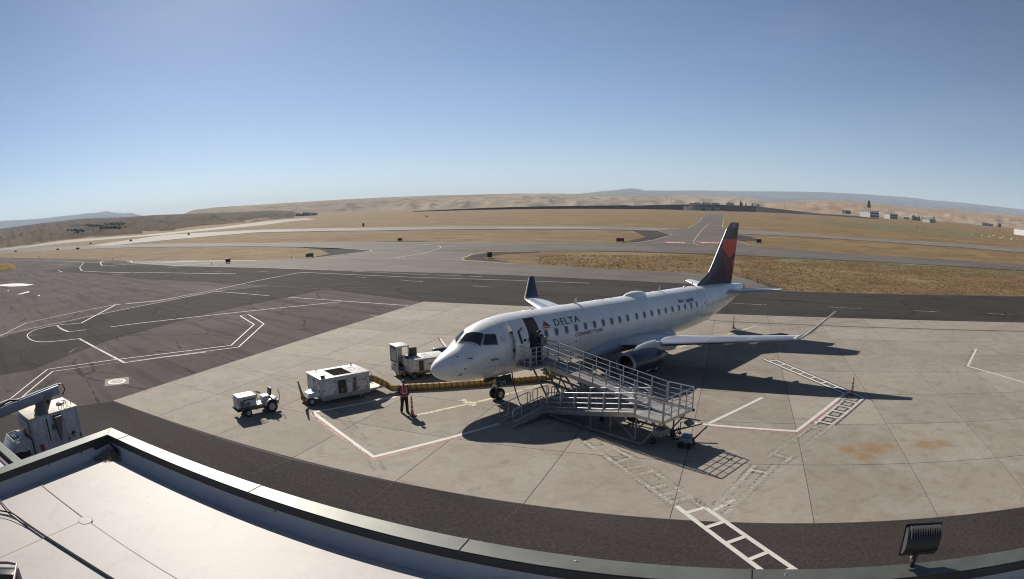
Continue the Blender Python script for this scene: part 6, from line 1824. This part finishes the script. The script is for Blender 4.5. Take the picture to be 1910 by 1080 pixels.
ve = MB().loft([ell_ring((0, 0, .93), .215, .195), ell_ring((0, 0, 1.05), .205, .18), ell_ring((0, 0, 1.2), .20, .178), ell_ring((0, 0, 1.36), .205, .185), ell_ring((0, -.005, 1.46), .185, .14), ell_ring((0, -.005, 1.515), .115, .10)], caps=False).build('vest', VEST, mp, smooth=60)
YST = mat('silver_reflective_tape', (.62, .55, .50), .35)
MB().loft([ell_ring((0, 0, 1.12), .207, .184), ell_ring((0, 0, 1.165), .206, .184)], caps=False).build('reflective_strip', YST, ve)
for x in (-.10, .10):
    MB().tube([(x, .185, 1.15), (x, .192, 1.35), (x * .9, .12, 1.47), (x * .9, -.02, 1.53), (x * .9, -.15, 1.42), (x, -.185, 1.15)], .013, 6).build('reflective_strip', YST, ve)
hh = J['head']
MB().loft([[hh + Vector((.102 * sin(t) * cos(2 * pi * k / 18), .118 * sin(t) * sin(2 * pi * k / 18), .055 + .09 * cos(t))) for k in range(18)] for t in (.02, .5, .9, 1.25, 1.5)]).build('cap', HAIR if False else mat('dark_cap', (.02, .02, .024), .7), mp, smooth=60)
MB().loft([[hh + f * .07 + r_ * x + u_ * .055 for x in (-.075, -.03, .03, .075)] + [hh + f * .07 + r_ * x + u_ * .045 for x in (.075, .03, -.03, -.075)], [hh + f * (.17 - abs(x) * .4) + r_ * x + u_ * .04 for x in (-.065, -.03, .03, .065)] + [hh + f * (.17 - abs(x) * .4) + r_ * x + u_ * .032 for x in (.065, .03, -.03, -.065)]]).build('cap_brim', mat('dark_cap', (.02, .02, .024)), mp)

# traveller with a pale backpack stepping into the cabin, seen from behind
loc = Vector(RA) + Vector((cos(RZ) * -2.45 - sin(RZ) * 1.72, sin(RZ) * -2.45 + cos(RZ) * 1.72, 2.35 - .0))
tp_ = thing('person', 'person in dark clothes with a pale backpack entering the airliner door', 'person', loc, RZ + pi / 2 + .10)
JT = dict(pelvis=(0, 0, .94), waist=(0, .0, 1.11), chest=(0, .02, 1.33), collar=(0, .03, 1.49), neck=(0, .05, 1.53), head=(.0, .085, 1.665),
          sh_l=(.205, .01, 1.44), el_l=(.33, .02, 1.19), wr_l=(.27, .22, 1.08), hd_l=(.24, .31, 1.08),
          sh_r=(-.205, .01, 1.44), el_r=(-.33, .0, 1.19), wr_r=(-.28, .20, 1.05), hd_r=(-.25, .29, 1.04),
          hip_l=(.095, 0, .91), kn_l=(.11, .12, .52), an_l=(.11, .16, .085), toe_l=(.12, .36, .03),
          hip_r=(-.095, 0, .91), kn_r=(-.11, .04, .50), an_r=(-.11, -.12, .085), toe_r=(-.12, .08, .03))
J, f, r_, u_ = person_body(tp_, SKIN, JT, (0, 1, -.15))
BLK = mat('black_jacket', (.014, .014, .016), .8, var=.3, scale=10)
trousers(tp_, J, mat('black_trousers', (.014, .014, .016), .85)); shoes(tp_, J, RUBBER)
mb = MB()
mb.tube([J['waist'] + Vector((0, 0, -.14)), J['waist'], J['chest'], J['collar'] + Vector((0, 0, -.02)), J['collar'] + Vector((0, 0, .05))], [.19, .185, .215, .15, .085], 16)
for s in ('l', 'r'): mb.tube([J['chest'] + Vector((0, 0, .08)), J['sh_' + s], J['el_' + s].lerp(J['sh_' + s], .5), J['el_' + s], J['wr_' + s]], [.095, .095, .085, .075, .05], 12)
o = mb.build('jacket', BLK, tp_, smooth=180); md = o.modifiers.new('fuse', 'REMESH'); md.mode = 'VOXEL'; md.voxel_size = .014; md.use_smooth_shade = True
hh = J['head']
MB().loft([[hh + Vector((.105 * sin(t) * cos(2 * pi * k / 18), -.012 + .12 * sin(t) * sin(2 * pi * k / 18), .03 + .118 * cos(t))) for k in range(18)] for t in (.02, .5, .9, 1.3, 1.7)]).build('hat', BLK, tp_, smooth=60)
MB().loft([[hh + Vector((.13 * cos(2 * pi * k / 18), .145 * sin(2 * pi * k / 18), .045)) for k in range(18)], [hh + Vector((.10 * cos(2 * pi * k / 18), .11 * sin(2 * pi * k / 18), .065)) for k in range(18)]], caps=True).build('hat_brim', BLK, tp_)
bpk = thing('backpack', 'pale grey backpack with dark pocket stripes on the back of the traveller at the door', 'backpack', loc, RZ + pi / 2 + .10)
PAL = mat('pale_backpack_cloth', (.34, .32, .25), .8, var=.2, scale=12)
MB().box((0, -.27, 1.24), (.34, .18, .48), bev=.06).build('main_bag', PAL, bpk)
MB().box((0, -.37, 1.16), (.24, .07, .28), bev=.03).build('pocket', mat('grey_backpack_cloth', (.15, .145, .13), .8), bpk)
for x in (-.10, .02, .10): MB().beam((x, -.365, 1.02), (x, -.365, 1.46), .022, .012).build('compression_strap', BLK, bpk)
for x in (-.12, .12): MB().tube([(x, -.18, 1.44), (x * 1.15, -.02, 1.535), (x * 1.2, .17, 1.44), (x * 1.3, .17, 1.22), (x * 1.4, .05, 1.08), (x * 1.3, -.18, 1.05)], .022, 6).build('shoulder_strap', PAL, bpk)
MB().tube([(-.05, -.22, 1.48), (0, -.22, 1.53), (.05, -.22, 1.48)], .013, 6).build('grab_loop', BLK, bpk)
# ================================================================== SIGNS, LIGHTS, MARKERS OF THE AIRFIELD
SDARK = mat('shaded_dark_sign_face', (.018, .018, .02), .5)  # sign colours darkened: the shade on faces seen from behind is put in
SRED = mat('shaded_red_sign_face', (.26, .03, .03), .5)
SYEL = mat('shaded_yellow_sign_face', (.24, .18, .05), .5)
def face_cam(p):
    return atan2(p.y, p.x) - pi / 2
def airfield_sign(u, v, wpx, h, face, label, rot=0.0):
    p = G(u, v)
    mpp = p.length / 1165 * 1.0
    w_ = max(.9, wpx * mpp)
    t = thing('airfield_sign', label, 'sign', p + Vector((0, 0, -.02)), face_cam(p) + rot, 'airfield signs beside the taxiways')
    fr = MB().bb((-w_ / 2 - .06, -.14, .22), (w_ / 2 + .06, .14, .22 + h + .12), bev=.02).build('cabinet', SDARK, t)
    MB().bb((-w_ / 2, -.165, .28), (w_ / 2, -.141, .22 + h + .06)).build('sign_face', face, t, smooth=0)
    for x in (-w_ / 2 + .2, w_ / 2 - .2):
        MB().bb((x - .05, -.05, 0), (x + .05, .05, .24)).build('leg', DKMET, t, smooth=0)
    return t
for a in ((425.5, 491.0, 9, .85, SRED, 'dark red sign on two legs at the end of the pale apron edge', .2), (577.5, 480.6, 14, .8, SYEL, 'long yellow and black sign at the lower edge of the left grass island', .1),
          (913.5, 481.4, 6.5, .95, SDARK, 'dark sign on the gravel tip of the right grass island', 0), (1157, 451.8, 14, .9, SRED, 'red and black sign on the grass left of the cross taxiway', 0),
          (1415.5, 453.8, 9, .95, SDARK, 'dark sign on the grass right of the tail fin', 0), (746, 450, 8, .7, SDARK, 'low dark sign on the gravel patch beyond the taxiway', 0),
          (678, 423, 3.4, 2.0, SDARK, 'small square dark board standing alone on the runway edge', 0),
          (29, 470, 5, .9, SDARK, 'dark sign nearest the left end of the pale taxiway', 0), (107.6, 467, 5, .9, SDARK, 'dark sign second from the left along the pale taxiway', 0), (145, 465.4, 7, .9, SDARK, 'wide dark sign third from the left along the pale taxiway', 0),
          (169, 455.6, 4, 1.0, SDARK, 'dark sign in the wedge of grass between two pale taxiways', 0), (244, 450.4, 5, 1.1, SDARK, 'dark sign where the pale runway strips join', 0), (352, 438.6, 4, 1.3, SDARK, 'dark sign on the grass above the joined pale strips', 0)):
    airfield_sign(*a)
LBL = mat('blue_lamp_glass', (.03, .05, .16), .2)
lp = [(242, 494.8), (280, 495.8), (394.6, 494.2), (194, 483.2), (208.6, 492), (210, 484.8), (122, 481.8), (73.6, 480.6), (543.6, 483.4), (1154, 500.6), (1191, 499.8), (1264.5, 504), (1189, 424), (1393.5, 517), (1413, 528.4), (1436, 432), (1162.6, 430.4), (1700, 455.2), (1584, 405)]
LLAB = ['edge light on the pale apron edge left of the dark red sign', 'edge light on the pale apron edge midway between the bend and the dark red sign', 'edge light just left of the dark red sign on the apron edge', 'edge light at the grass rim above the cream curved line', 'lower of two edge lights beside the cream curved line', 'upper of two edge lights beside the cream curved line', 'edge light at the grass rim left of the cream curved line', 'edge light at the far left grass rim near the spoil heap', 'edge light at the left island below the long yellow sign', 'leftmost edge light along the grass rim behind the cabin roof', 'edge light second along the grass rim behind the cabin roof', 'edge light at the grass rim just left of the tail fin', 'edge light beyond the runway left of the cross taxiway', 'edge light on the gravel wedge just right of the tail fin', 'edge light at the tip of the gravel wedge right of the fin', 'edge light beyond the runway right of the cross taxiway', 'edge light at the near runway rim left of the cross taxiway', 'edge light between the two right-hand taxiways', 'edge light on the far field below the large white hangar']
proto = None
for li, (u, v) in enumerate(lp):
    p = G(u, v)
    if proto is None:
        proto = thing('taxiway_light', LLAB[0], 'edge light', p, 0, 'taxiway edge lights')
        MB().tube([(0, 0, -.05), (0, 0, .42)], .05, 8).build('stake', DKMET, proto)
        MB().lathe([(.40, .10), (.46, .11), (.56, .09), (.60, .03), (.61, .0)], (0, 0, 0), (0, 0, 1), 12).build('lamp', LBL, proto)
        MB().lathe([(-.02, .16), (.05, .15), (.06, .05)], (0, 0, 0), (0, 0, 1), 12).build('base', DKMET, proto)
    else:
        c_ = copy_tree(proto); c_.location = p; c_['label'] = LLAB[li]
# grassy spoil heap at the far left of the apron
mp_ = G(8, 505)
hp = thing('spoil_heap', 'low grassy spoil heap with a dark steep end at the left apron edge', 'mound', mp_, face_cam(mp_))
def heap_pt(i, j):
    x = -30 + 36 * i; y = 46 * j
    e = min(1, (1 - i) * 10) * sin(pi * min(1, j * .98 + .01)) ** .7
    return Vector((x, y, 1.7 * e * (1 + .15 * noise.noise(Vector((x * .4, y * .4, 0)))) - .03))
MB().grid(heap_pt, 40, 16).build('heap_body', m_hill('heap_grass', (.20, .14, .07), (.26, .19, .09), (.12, .10, .04), .4), hp, smooth=180)
# segmented circle and windsock at the far right
WPN = mat('white_panel', (.40, .39, .37), .7)
for i, (u, v, wd, lab) in enumerate(((1812.5, 437.8, 2.2, 'leftmost of the white ground panels on the far right field'), (1831.5, 439.6, 3.5, 'white ground panel second from the left on the far right field'), (1845.5, 442.3, 5, 'bright wide white ground panel left of the middle of the ring'), (1853, 439.8, 5, 'thin white ground panel at the back of the ring'),
                                 (1866, 444.6, 6.5, 'longest white ground panel at the front of the ring'), (1871.5, 442, 5.5, 'white ground panel right of the middle of the ring'), (1887.5, 445, 4, 'bright white ground panel near the right end of the ring'), (1885.5, 447, 4, 'white ground panel lying in front of the right end of the ring'), (1897, 447, 2, 'rightmost small white ground panel of the ring'))):
    p = G(u, v); mpp = p.length / 1165
    o = thing('ground_marker', lab, 'marker', p, face_cam(p) + .2 * (i % 3 - 1), 'white panels of the segmented circle')
    MB().prism([(-wd * mpp / 2, -.9, .02), (wd * mpp / 2, -.9, .02), (wd * mpp / 2, .9, .75), (-wd * mpp / 2, .9, .75)], (0, .04, .04)).build('panel', WPN, o, smooth=0)
    MB().bb((-.05, .8, -.03), (.05, .9, .72)).build('leg', DKMET, o, smooth=0)
def windsock(u, v, h, label, ln=3.0):
    p = G(u, v)
    t = thing('windsock', label, 'windsock', p, face_cam(p))
    MB().tube([(0, 0, 0), (0, 0, h)], [.09, .06], 8).build('mast', WPN, t)
    MB().tube([(0, 0, h - .35), (.5, 0, h - .45), (ln, 0, h - 1.1)], [.42, .40, .2], 12, caps=False).build('sock', mat('windsock_orange', (.58, .12, .04), .7), t)
    MB().lathe([(0, .44), (.05, .44)], (.0, 0, h - .35), (1, 0, -.2), 12).build('ring', DKMET, t)
windsock(1864, 432.5, 2.8, 'small orange windsock above the ring of white ground panels', 2.4); windsock(793, 411, 4.2, 'tiny orange windsock beyond the runway in the middle distance', 3)
p = G(1892.5, 517)
t = thing('marker_post', 'white topped thin marker post on the grass near the right edge', 'marker post', p, 0)
MB().tube([(0, 0, -.05), (0, 0, 1.5)], .05, 8).build('post', mat('orange_stake', (.35, .13, .07), .7), t); MB().bb((-.11, -.04, 1.2), (.11, .04, 1.85)).build('plate', WPN, t, smooth=0)
p = G(1463, 411)
t = thing('antenna_array', 'row of white antenna posts on the grass right of the cross taxiway', 'antenna array', p, face_cam(p) + .2)
for k, (x, y) in enumerate(((-6, 0), (-4.4, 1), (-2.5, 0), (-.6, 1.5), (.6, -.4), (2.4, .8), (4.0, 0), (6.0, .6))):
    MB().bb((x - .13, y - .13, -.05), (x + .13, y + .13, 2.4 + .9 * (k % 3))).build('post', WPN, t, smooth=0)
    MB().bb((x - .7, y - .05, 1.5), (x + .7, y + .05, 1.7)).build('crossbar', WPN, t, smooth=0)
p = G(1711, 426)
t = thing('weather_mast', 'thin dark weather mast on the green strip far right', 'mast', p, 0)
MB().tube([(0, 0, 0), (0, 0, 3.4)], .07, 6).build('mast', DKMET, t); MB().bb((-.9, -.05, 2.5), (.9, .05, 2.65)).build('crossbar', DKMET, t, smooth=0); MB().bb((.1, -.2, .9), (.6, .2, 1.5)).build('box', DKMET, t, smooth=0)

# ================================================================== FAR BUILDINGS
WWALL = mat('white_metal_siding', (.62, .62, .60), .5, var=.12, scale=.3)
GWALL = mat('grey_metal_siding', (.26, .275, .30), .5, var=.12, scale=.3)
DWALL = mat('dark_opening', (.05, .055, .065), .6)
ROOFG = mat('grey_metal_roof', (.30, .30, .31), .5)
BROOF = mat('dark_shingle_roof', (.07, .065, .065), .8)
TWALL = mat('tan_wall', (.42, .35, .27), .8)
def far_building(name, label, u, r, wl, wr, h, mw, mroof, gable=0.0, wins=0, bands=0, doors=0, cat='building', group=None, z=0.0):
    """nearest corner at direction u, distance r; wl / wr: metres of the left and right faces"""
    az, _ = AZEL(u, 400)
    o = Vector((r * sin(az), r * cos(az), z))
    t = thing(name, label, cat, o, -az + pi / 4, group)         # +X right-away, +Y left-away
    MB().bb((0, 0, -2), (wr, wl, h)).build('wall', mw, t, smooth=0)
    if gable:
        MB().prism([(-.6, -.6, h), (-.6, wl + .6, h), (-.6, wl / 2, h + gable)], (wr + 1.2, 0, 0)).build('roof', mroof, t, smooth=0)
    else:
        MB().bb((-.5, -.5, h), (wr + .5, wl + .5, h + .9)).build('roof', mroof, t, smooth=0)
    for k in range(wins):
        y = wl * (k + .7) / (wins + .4)
        MB().bb((-.25, y - wl * .035, h * .80), (-.01, y + wl * .035, h * .93)).build('window', DWALL, t, smooth=0)
    for k in range(bands):
        z0 = h * (.12 + .42 * k)
        MB().bb((.8, -.3, z0), (wr - .8, -.02, z0 + h * .26)).build('hangar_door', DWALL, t, smooth=0)
    for k in range(doors):
        x0 = wr * (k + .12) / doors
        MB().bb((x0, -.3, -.5), (x0 + wr * .76 / doors, -.02, h * .72)).build('hangar_door', DWALL if k % 2 else GWALL, t, smooth=0)
    return t
R_ = 1900.0; M_ = R_ / 1165 * 1.35
far_building('hangar', 'large white hangar with dark window bands and four small windows on its gable front', 1623, R_, 23 * M_, 20 * M_, 19, WWALL, ROOFG, 0, 4, 2)
far_building('hangar', 'smaller white hangar with two small windows right of the larger one', 1660, R_ * .98, 13 * M_, 17 * M_, 15, WWALL, ROOFG, 0, 2, 2)
far_building('shed', 'pale gabled shed with a grey end wall right of the two white hangars', 1734, 1500, 18 * 1.7, 14 * 1.7, 9, mat('pale_shed_wall', (.40, .40, .37), .6), GWALL, 3.5, 4, 0)
far_building('site_office', 'long white low building cut by the right edge of the picture', 1930, 800, 50, 10, 7.5, WWALL, ROOFG, 0, 0, 0)
far_building('town_building', 'long dark low building before the brown hills at the far right', 1832, 2600, 30 * 2.4, 34 * 2.4, 9, GWALL, ROOFG, 0, 0, 0, 5)
far_building('town_building', 'short dark block at the right end of the long low building', 1862, 2500, 8, 20, 13, mat('slate_wall', (.09, .095, .11), .6), ROOFG)
far_building('hangar_row', 'row of five grey hangar doors under the dark bank beyond the cross taxiway', 1298, 1650, 12, 96, 9, GWALL, BROOF, 0, 0, 0, 5)
far_building('shed', 'pale block standing above the left end of the row of hangar doors', 1290, 1740, 10, 14, 19, TWALL, WWALL)
far_building('shed', 'low white shed at the left end of the hangar row', 1281, 1640, 12, 14, 9, WWALL, WWALL)
far_building('shed', 'low dark shed farthest left before the dark bank', 1268, 1660, 20, 18, 6, DWALL, BROOF)
for i, (u, wl, wr, h, lab) in enumerate(((1300, 18, 22, 5, 'dark roofed house leftmost on the bank above the hangar row'), (1316, 20, 30, 6, 'wide dark roofed house on the bank above the hangar row'), (1333, 16, 26, 6, 'dark roofed house right of the bright spot on the bank'), (1362, 20, 20, 8, 'tan house with a dark roof beside the poplars on the bank'))):
    far_building('house', lab, u, 2150, wl, wr, h, TWALL if i == 3 else GWALL, BROOF, 4, 0, 0, 0, 'house', 'houses on the bank', z=15)
far_building('house', 'dark building with a flat roof on the rise left of the white hangars', 1578, 2200, 20, 26, 9, DWALL, BROOF, 0, z=8); far_building('warehouse', 'bright white roofed warehouse behind the trees right of the hangars', 1686, 2500, 30, 34, 7, mat('blue_grey_wall', (.20, .22, .26), .6), WPN, 3)
for i, (u, h, lab) in enumerate(((560, 6, 'farm building leftmost in the hamlet on the left horizon'), (569, 9, 'taller farm building in the middle of the hamlet on the left'), (578, 7, 'pale farm building right in the hamlet on the left'), (587, 5, 'small farm shed at the right end of the hamlet on the left'))):
    far_building('farm_building', lab, u, 2100, 10, 13, h, WWALL if i == 2 else TWALL, BROOF, 3, 0, 0, 0, 'building', 'farm buildings of the hamlet', z=1)
# parked cars by the hangar row
CARC = [mat('car_paint_' + n_, c_, .3) for n_, c_ in (('white', (.7, .7, .7)), ('grey', (.2, .2, .21)), ('red', (.3, .03, .03)), ('tan', (.4, .33, .24)))]
for i, u in enumerate((1351, 1355, 1359, 1363, 1367, 1372, 1377, 1381)):
    az, _ = AZEL(u, 395); r = 1560
    t = thing('parked_car', ['white', 'grey', 'dark red', 'tan'][i % 4] + ' car, ' + ['first', 'second', 'third', 'fourth', 'fifth', 'sixth', 'seventh', 'last'][i] + ' from the hangar doors in the parked row', 'car', (r * sin(az), r * cos(az), 0), -az, 'cars parked beside the hangar row')
    MB().bb((-2.2, -.9, .3), (2.2, .9, 1.0), bev=.1).build('car_body', CARC[i % 4], t); MB().bb((-1.2, -.8, 1.0), (1.3, .8, 1.55), bev=.12).build('cabin', GLASS_D, t)
    for x in (-1.4, 1.4):
        for y in (-.82, .82):
            MB().tube([(x, y - .1, .33), (x, y + .1, .33)], .33, 10).build('wheel', RUBBER, t)
# poles
def pole(u, r, h, label, arms=True):
    az, _ = AZEL(u, 380)
    t = thing('utility_pole', label, 'pole', (r * sin(az), r * cos(az), -1), -az, 'utility poles on the horizon')
    MB().tube([(0, 0, 0), (0, 0, h)], [.34, .26], 6).build('post', mat('pole_wood', (.10, .075, .055), .9), t)
    if arms: MB().bb((-2.2, -.15, h - 1.6), (2.2, .15, h - 1.2)).build('crossarm', MATS['pole_wood'], t, smooth=0)
for u, h, lab in ((1184, 31, 'utility pole standing alone left of the dark bank top'), (1253, 38, 'utility pole leftmost above the hangar row'), (1312, 39, 'utility pole in the middle above the hangar row'), (1463, 27, 'utility pole right of the poplars on the skyline'), (1501, 25, 'utility pole at the foot of the brown hills'), (1520, 26, 'utility pole second from the right before the brown hills'), (1424, 30, 'utility pole just right of the poplars')):
    pole(u, 1950, h, lab)
# ================================================================== TREES
LEAF = mat('dark_conifer_foliage', (.030, .038, .024), .9, var=.5, scale=.6, coords='world')
LEAF2 = mat('dusty_green_foliage', (.055, .060, .035), .9, var=.5, scale=.6, coords='world')
BARK = mat('bark', (.09, .065, .05), .9)
def tree(u, r, h, wd, label, z=0.0, m=LEAF, cone=True, group='trees beyond the airfield', name='poplar_tree', seed=1, top_only=False):
    az, _ = AZEL(u, 385); rg = random.Random(seed)
    t = thing(name, label, 'tree', (r * sin(az), r * cos(az), z), rg.uniform(0, 6), group)
    MB().tube([(0, 0, -1), (0, 0, h * .4), (.1, 0, h * .85)], [h * .035, h * .025, .05], 6).build('trunk', BARK, t)
    mb = MB()
    for k in range(260):
        q = rg.random() if not top_only else .55 + .45 * rg.random()
        rad = wd / 2 * ((1 - q) ** .6 * (.35 + .65 * min(1, q * 5)) if cone else (max(0, sin(pi * (.12 + .86 * q)))) ** .6)
        a = rg.uniform(0, 2 * pi); rr_ = rad * (.45 + .55 * rg.random())
        c_ = Vector((rr_ * cos(a), rr_ * sin(a), h * (.12 + .88 * q)))
        s = h * .055 * rg.uniform(.6, 1.3)
        x_ = Vector((rg.uniform(-1, 1), rg.uniform(-1, 1), rg.uniform(-1, 1))).normalized() * s; y_ = x_.orthogonal().normalized() * s
        mb.add([c_ - x_ - y_, c_ + x_ - y_ * .6, c_ + x_ * .8 + y_, c_ - x_ * .7 + y_], [(0, 1, 2, 3)])
    mb.build('crown', m, t, smooth=0, recalc=False)
for i, (u, h, wd, lab) in enumerate(((1381, 19, 6, 'tallest dark poplar leftmost of the group on the bank'), (1384, 17, 6, 'dark poplar touching the tallest one on the bank'), (1391.5, 15, 4.5, 'third dark poplar from the left on the bank'), (1403.5, 12, 5, 'fourth dark poplar from the left on the bank'), (1414, 12, 5, 'rightmost dark poplar on the bank'))):
    tree(u, 2050, h, wd, lab, 14, seed=i + 1)
for i, (u, h, wd, lab) in enumerate(((1704, 16, 11, 'tall bushy tree left of the grove behind the pale shed'), (1709, 12, 11, 'bushy tree second from the left in the grove behind the pale shed'), (1714, 13, 9, 'bushy tree in the middle of the grove behind the pale shed'), (1721, 11, 10, 'bushy tree at the right end of the grove behind the pale shed'), (1741.5, 15, 9, 'bushy tree standing over the roof of the pale shed'))):
    tree(u, 1750, h, wd, lab, 0, LEAF2, False, name='broadleaf_tree', seed=20 + i)
tree(1621, 2500, 60, 12, 'lone very tall dark tree rising over the large white hangar', 0, LEAF, False, group=None, name='tall_tree', seed=40, top_only=True)
for i, (u, h, lab) in enumerate(((553, 8, 'dark tree leftmost in the hamlet on the left'), (556, 7, 'dark tree beside the leftmost farm building'), (565, 8, 'dark tree between the farm buildings on the left'), (574, 9, 'dark tree in the middle of the hamlet on the left'), (583, 8, 'dark tree near the right end of the hamlet'), (591, 6, 'dark tree at the right end of the hamlet on the left'))):
    tree(u, 2080, h, 9, lab, 0, LEAF2, False, 'trees of the hamlet', 'farm_tree', 50 + i)
# woods on the left slope
rg = random.Random(9)
mb = MB()
for cu, cv, su, sv, n in ((145, 430, 8, .9, 60), (185, 421, 13, 1.3, 80), (207, 425, 10, 1.0, 45), (215, 417.5, 9, .7, 35)):
    for k in range(n):
        u, v = rg.gauss(cu, su), rg.gauss(cv, sv)
        c_ = on_hill('hill_slope', u, v) + Vector((0, 0, 1))
        s = rg.uniform(1.5, 3.6)
        mb.ball(c_, s, 6, 4, (1, 1, .9))
o = mb.build('scrub_woodland', mat('hazy_scrub_foliage', (.10, .098, .085), 1.0), smooth=0, recalc=False); o['kind'] = 'stuff'; o['label'] = 'dark scrub woods on the left slope'  # foliage colour lightened to carry the haze in front of the slope
# dry grass tufts on the nearest grass
def inside_poly(x, y, P):
    c_ = False
    for i in range(len(P)):
        a, b = P[i], P[i - 1]
        if (a.y > y) != (b.y > y) and x < (b.x - a.x) * (y - a.y) / (b.y - a.y) + a.x:
            c_ = not c_
    return c_
GP = [G(*q) for q in ((1000, 476), (1340, 476), (1500, 484), (1700, 494.5), (1910, 507), (2000, 513), (2000, 553), (1910, 551), (1740, 548), (1560, 545.5), (1450, 540.5), (1420, 528), (1366, 511), (1264, 507), (1150, 502), (1000, 493))]
rg = random.Random(12)
mb = MB(); n = 0; tries = 0
xa, xb = min(q.x for q in GP), max(q.x for q in GP); ya, yb = min(q.y for q in GP), max(q.y for q in GP)
while n < 16000 and tries < 160000:
    tries += 1
    x, y = rg.uniform(xa, xb), rg.uniform(ya, yb)
    if not inside_poly(x, y, GP): continue
    if noise.noise(Vector((x * .12, y * .12, 3))) + .5 * noise.noise(Vector((x * .6, y * .6, 5))) < rg.uniform(-.6, .45): continue
    n += 1
    h = rg.uniform(.05, .15); a = rg.uniform(0, pi); s = rg.uniform(.07, .20)
    for k in range(3):
        b = a + k * 1.05 + rg.uniform(-.2, .2)
        dx, dy = cos(b) * s, sin(b) * s; lx, ly = rg.uniform(-.22, .22), rg.uniform(-.22, .22)
        mb.add([(x - dx, y - dy, -.04), (x + dx, y + dy, -.04), (x + dx * .6 + lx, y + dy * .6 + ly, h - .03), (x - dx * .7 + lx, y - dy * .7 + ly, h * .8 - .03)], [(0, 1, 2, 3)])
def m_tuft():
    g = NG('grass_tuft')
    n1 = g.noise(.25, 3); n2 = g.noise(2.5, 3)
    c = g.mix(g.rng(n1, .38, .62), (.33, .24, .128), (.235, .168, .09)); c = g.mix(g.rng(n2, .4, .7), c, (.44, .33, .19))
    g.color(c); g.rough(1.0); g.b.inputs['Specular IOR Level'].default_value = 0
    tr_ = g.n.new('ShaderNodeBsdfTranslucent'); g.L(c, tr_.inputs[0]); mxs = g.n.new('ShaderNodeMixShader'); mxs.inputs[0].default_value = .5
    out = [q for q in g.n if q.type == 'OUTPUT_MATERIAL'][0]; g.L(g.b.outputs[0], mxs.inputs[1]); g.L(tr_.outputs[0], mxs.inputs[2]); g.L(mxs.outputs[0], out.inputs[0])
    return g.m
o = mb.build('dry_grass', m_tuft(), smooth=0, recalc=False); o['kind'] = 'stuff'; o['label'] = 'dry grass tufts on the nearest grass island'

# ================================================================== HAZE
hz = MB().bb((-33000, -400, -60), (33000, 33000, 860))
hm = bpy.data.materials.new('pale_haze'); hm.use_nodes = True
hn = hm.node_tree.nodes; hl = hm.node_tree.links
for q in list(hn):
    if q.type == 'BSDF_PRINCIPLED': hn.remove(q)
pv_ = hn.new('ShaderNodeVolumePrincipled')
pv_.inputs['Color'].default_value = (.72, .84, 1.0, 1)
pv_.inputs['Density'].default_value = 4.3e-5
pv_.inputs['Anisotropy'].default_value = .0
hl.new(pv_.outputs[0], [q for q in hn if q.type == 'OUTPUT_MATERIAL'][0].inputs['Volume'])
HAZE = hz.build('haze', hm, smooth=0); HAZE['kind'] = 'stuff'
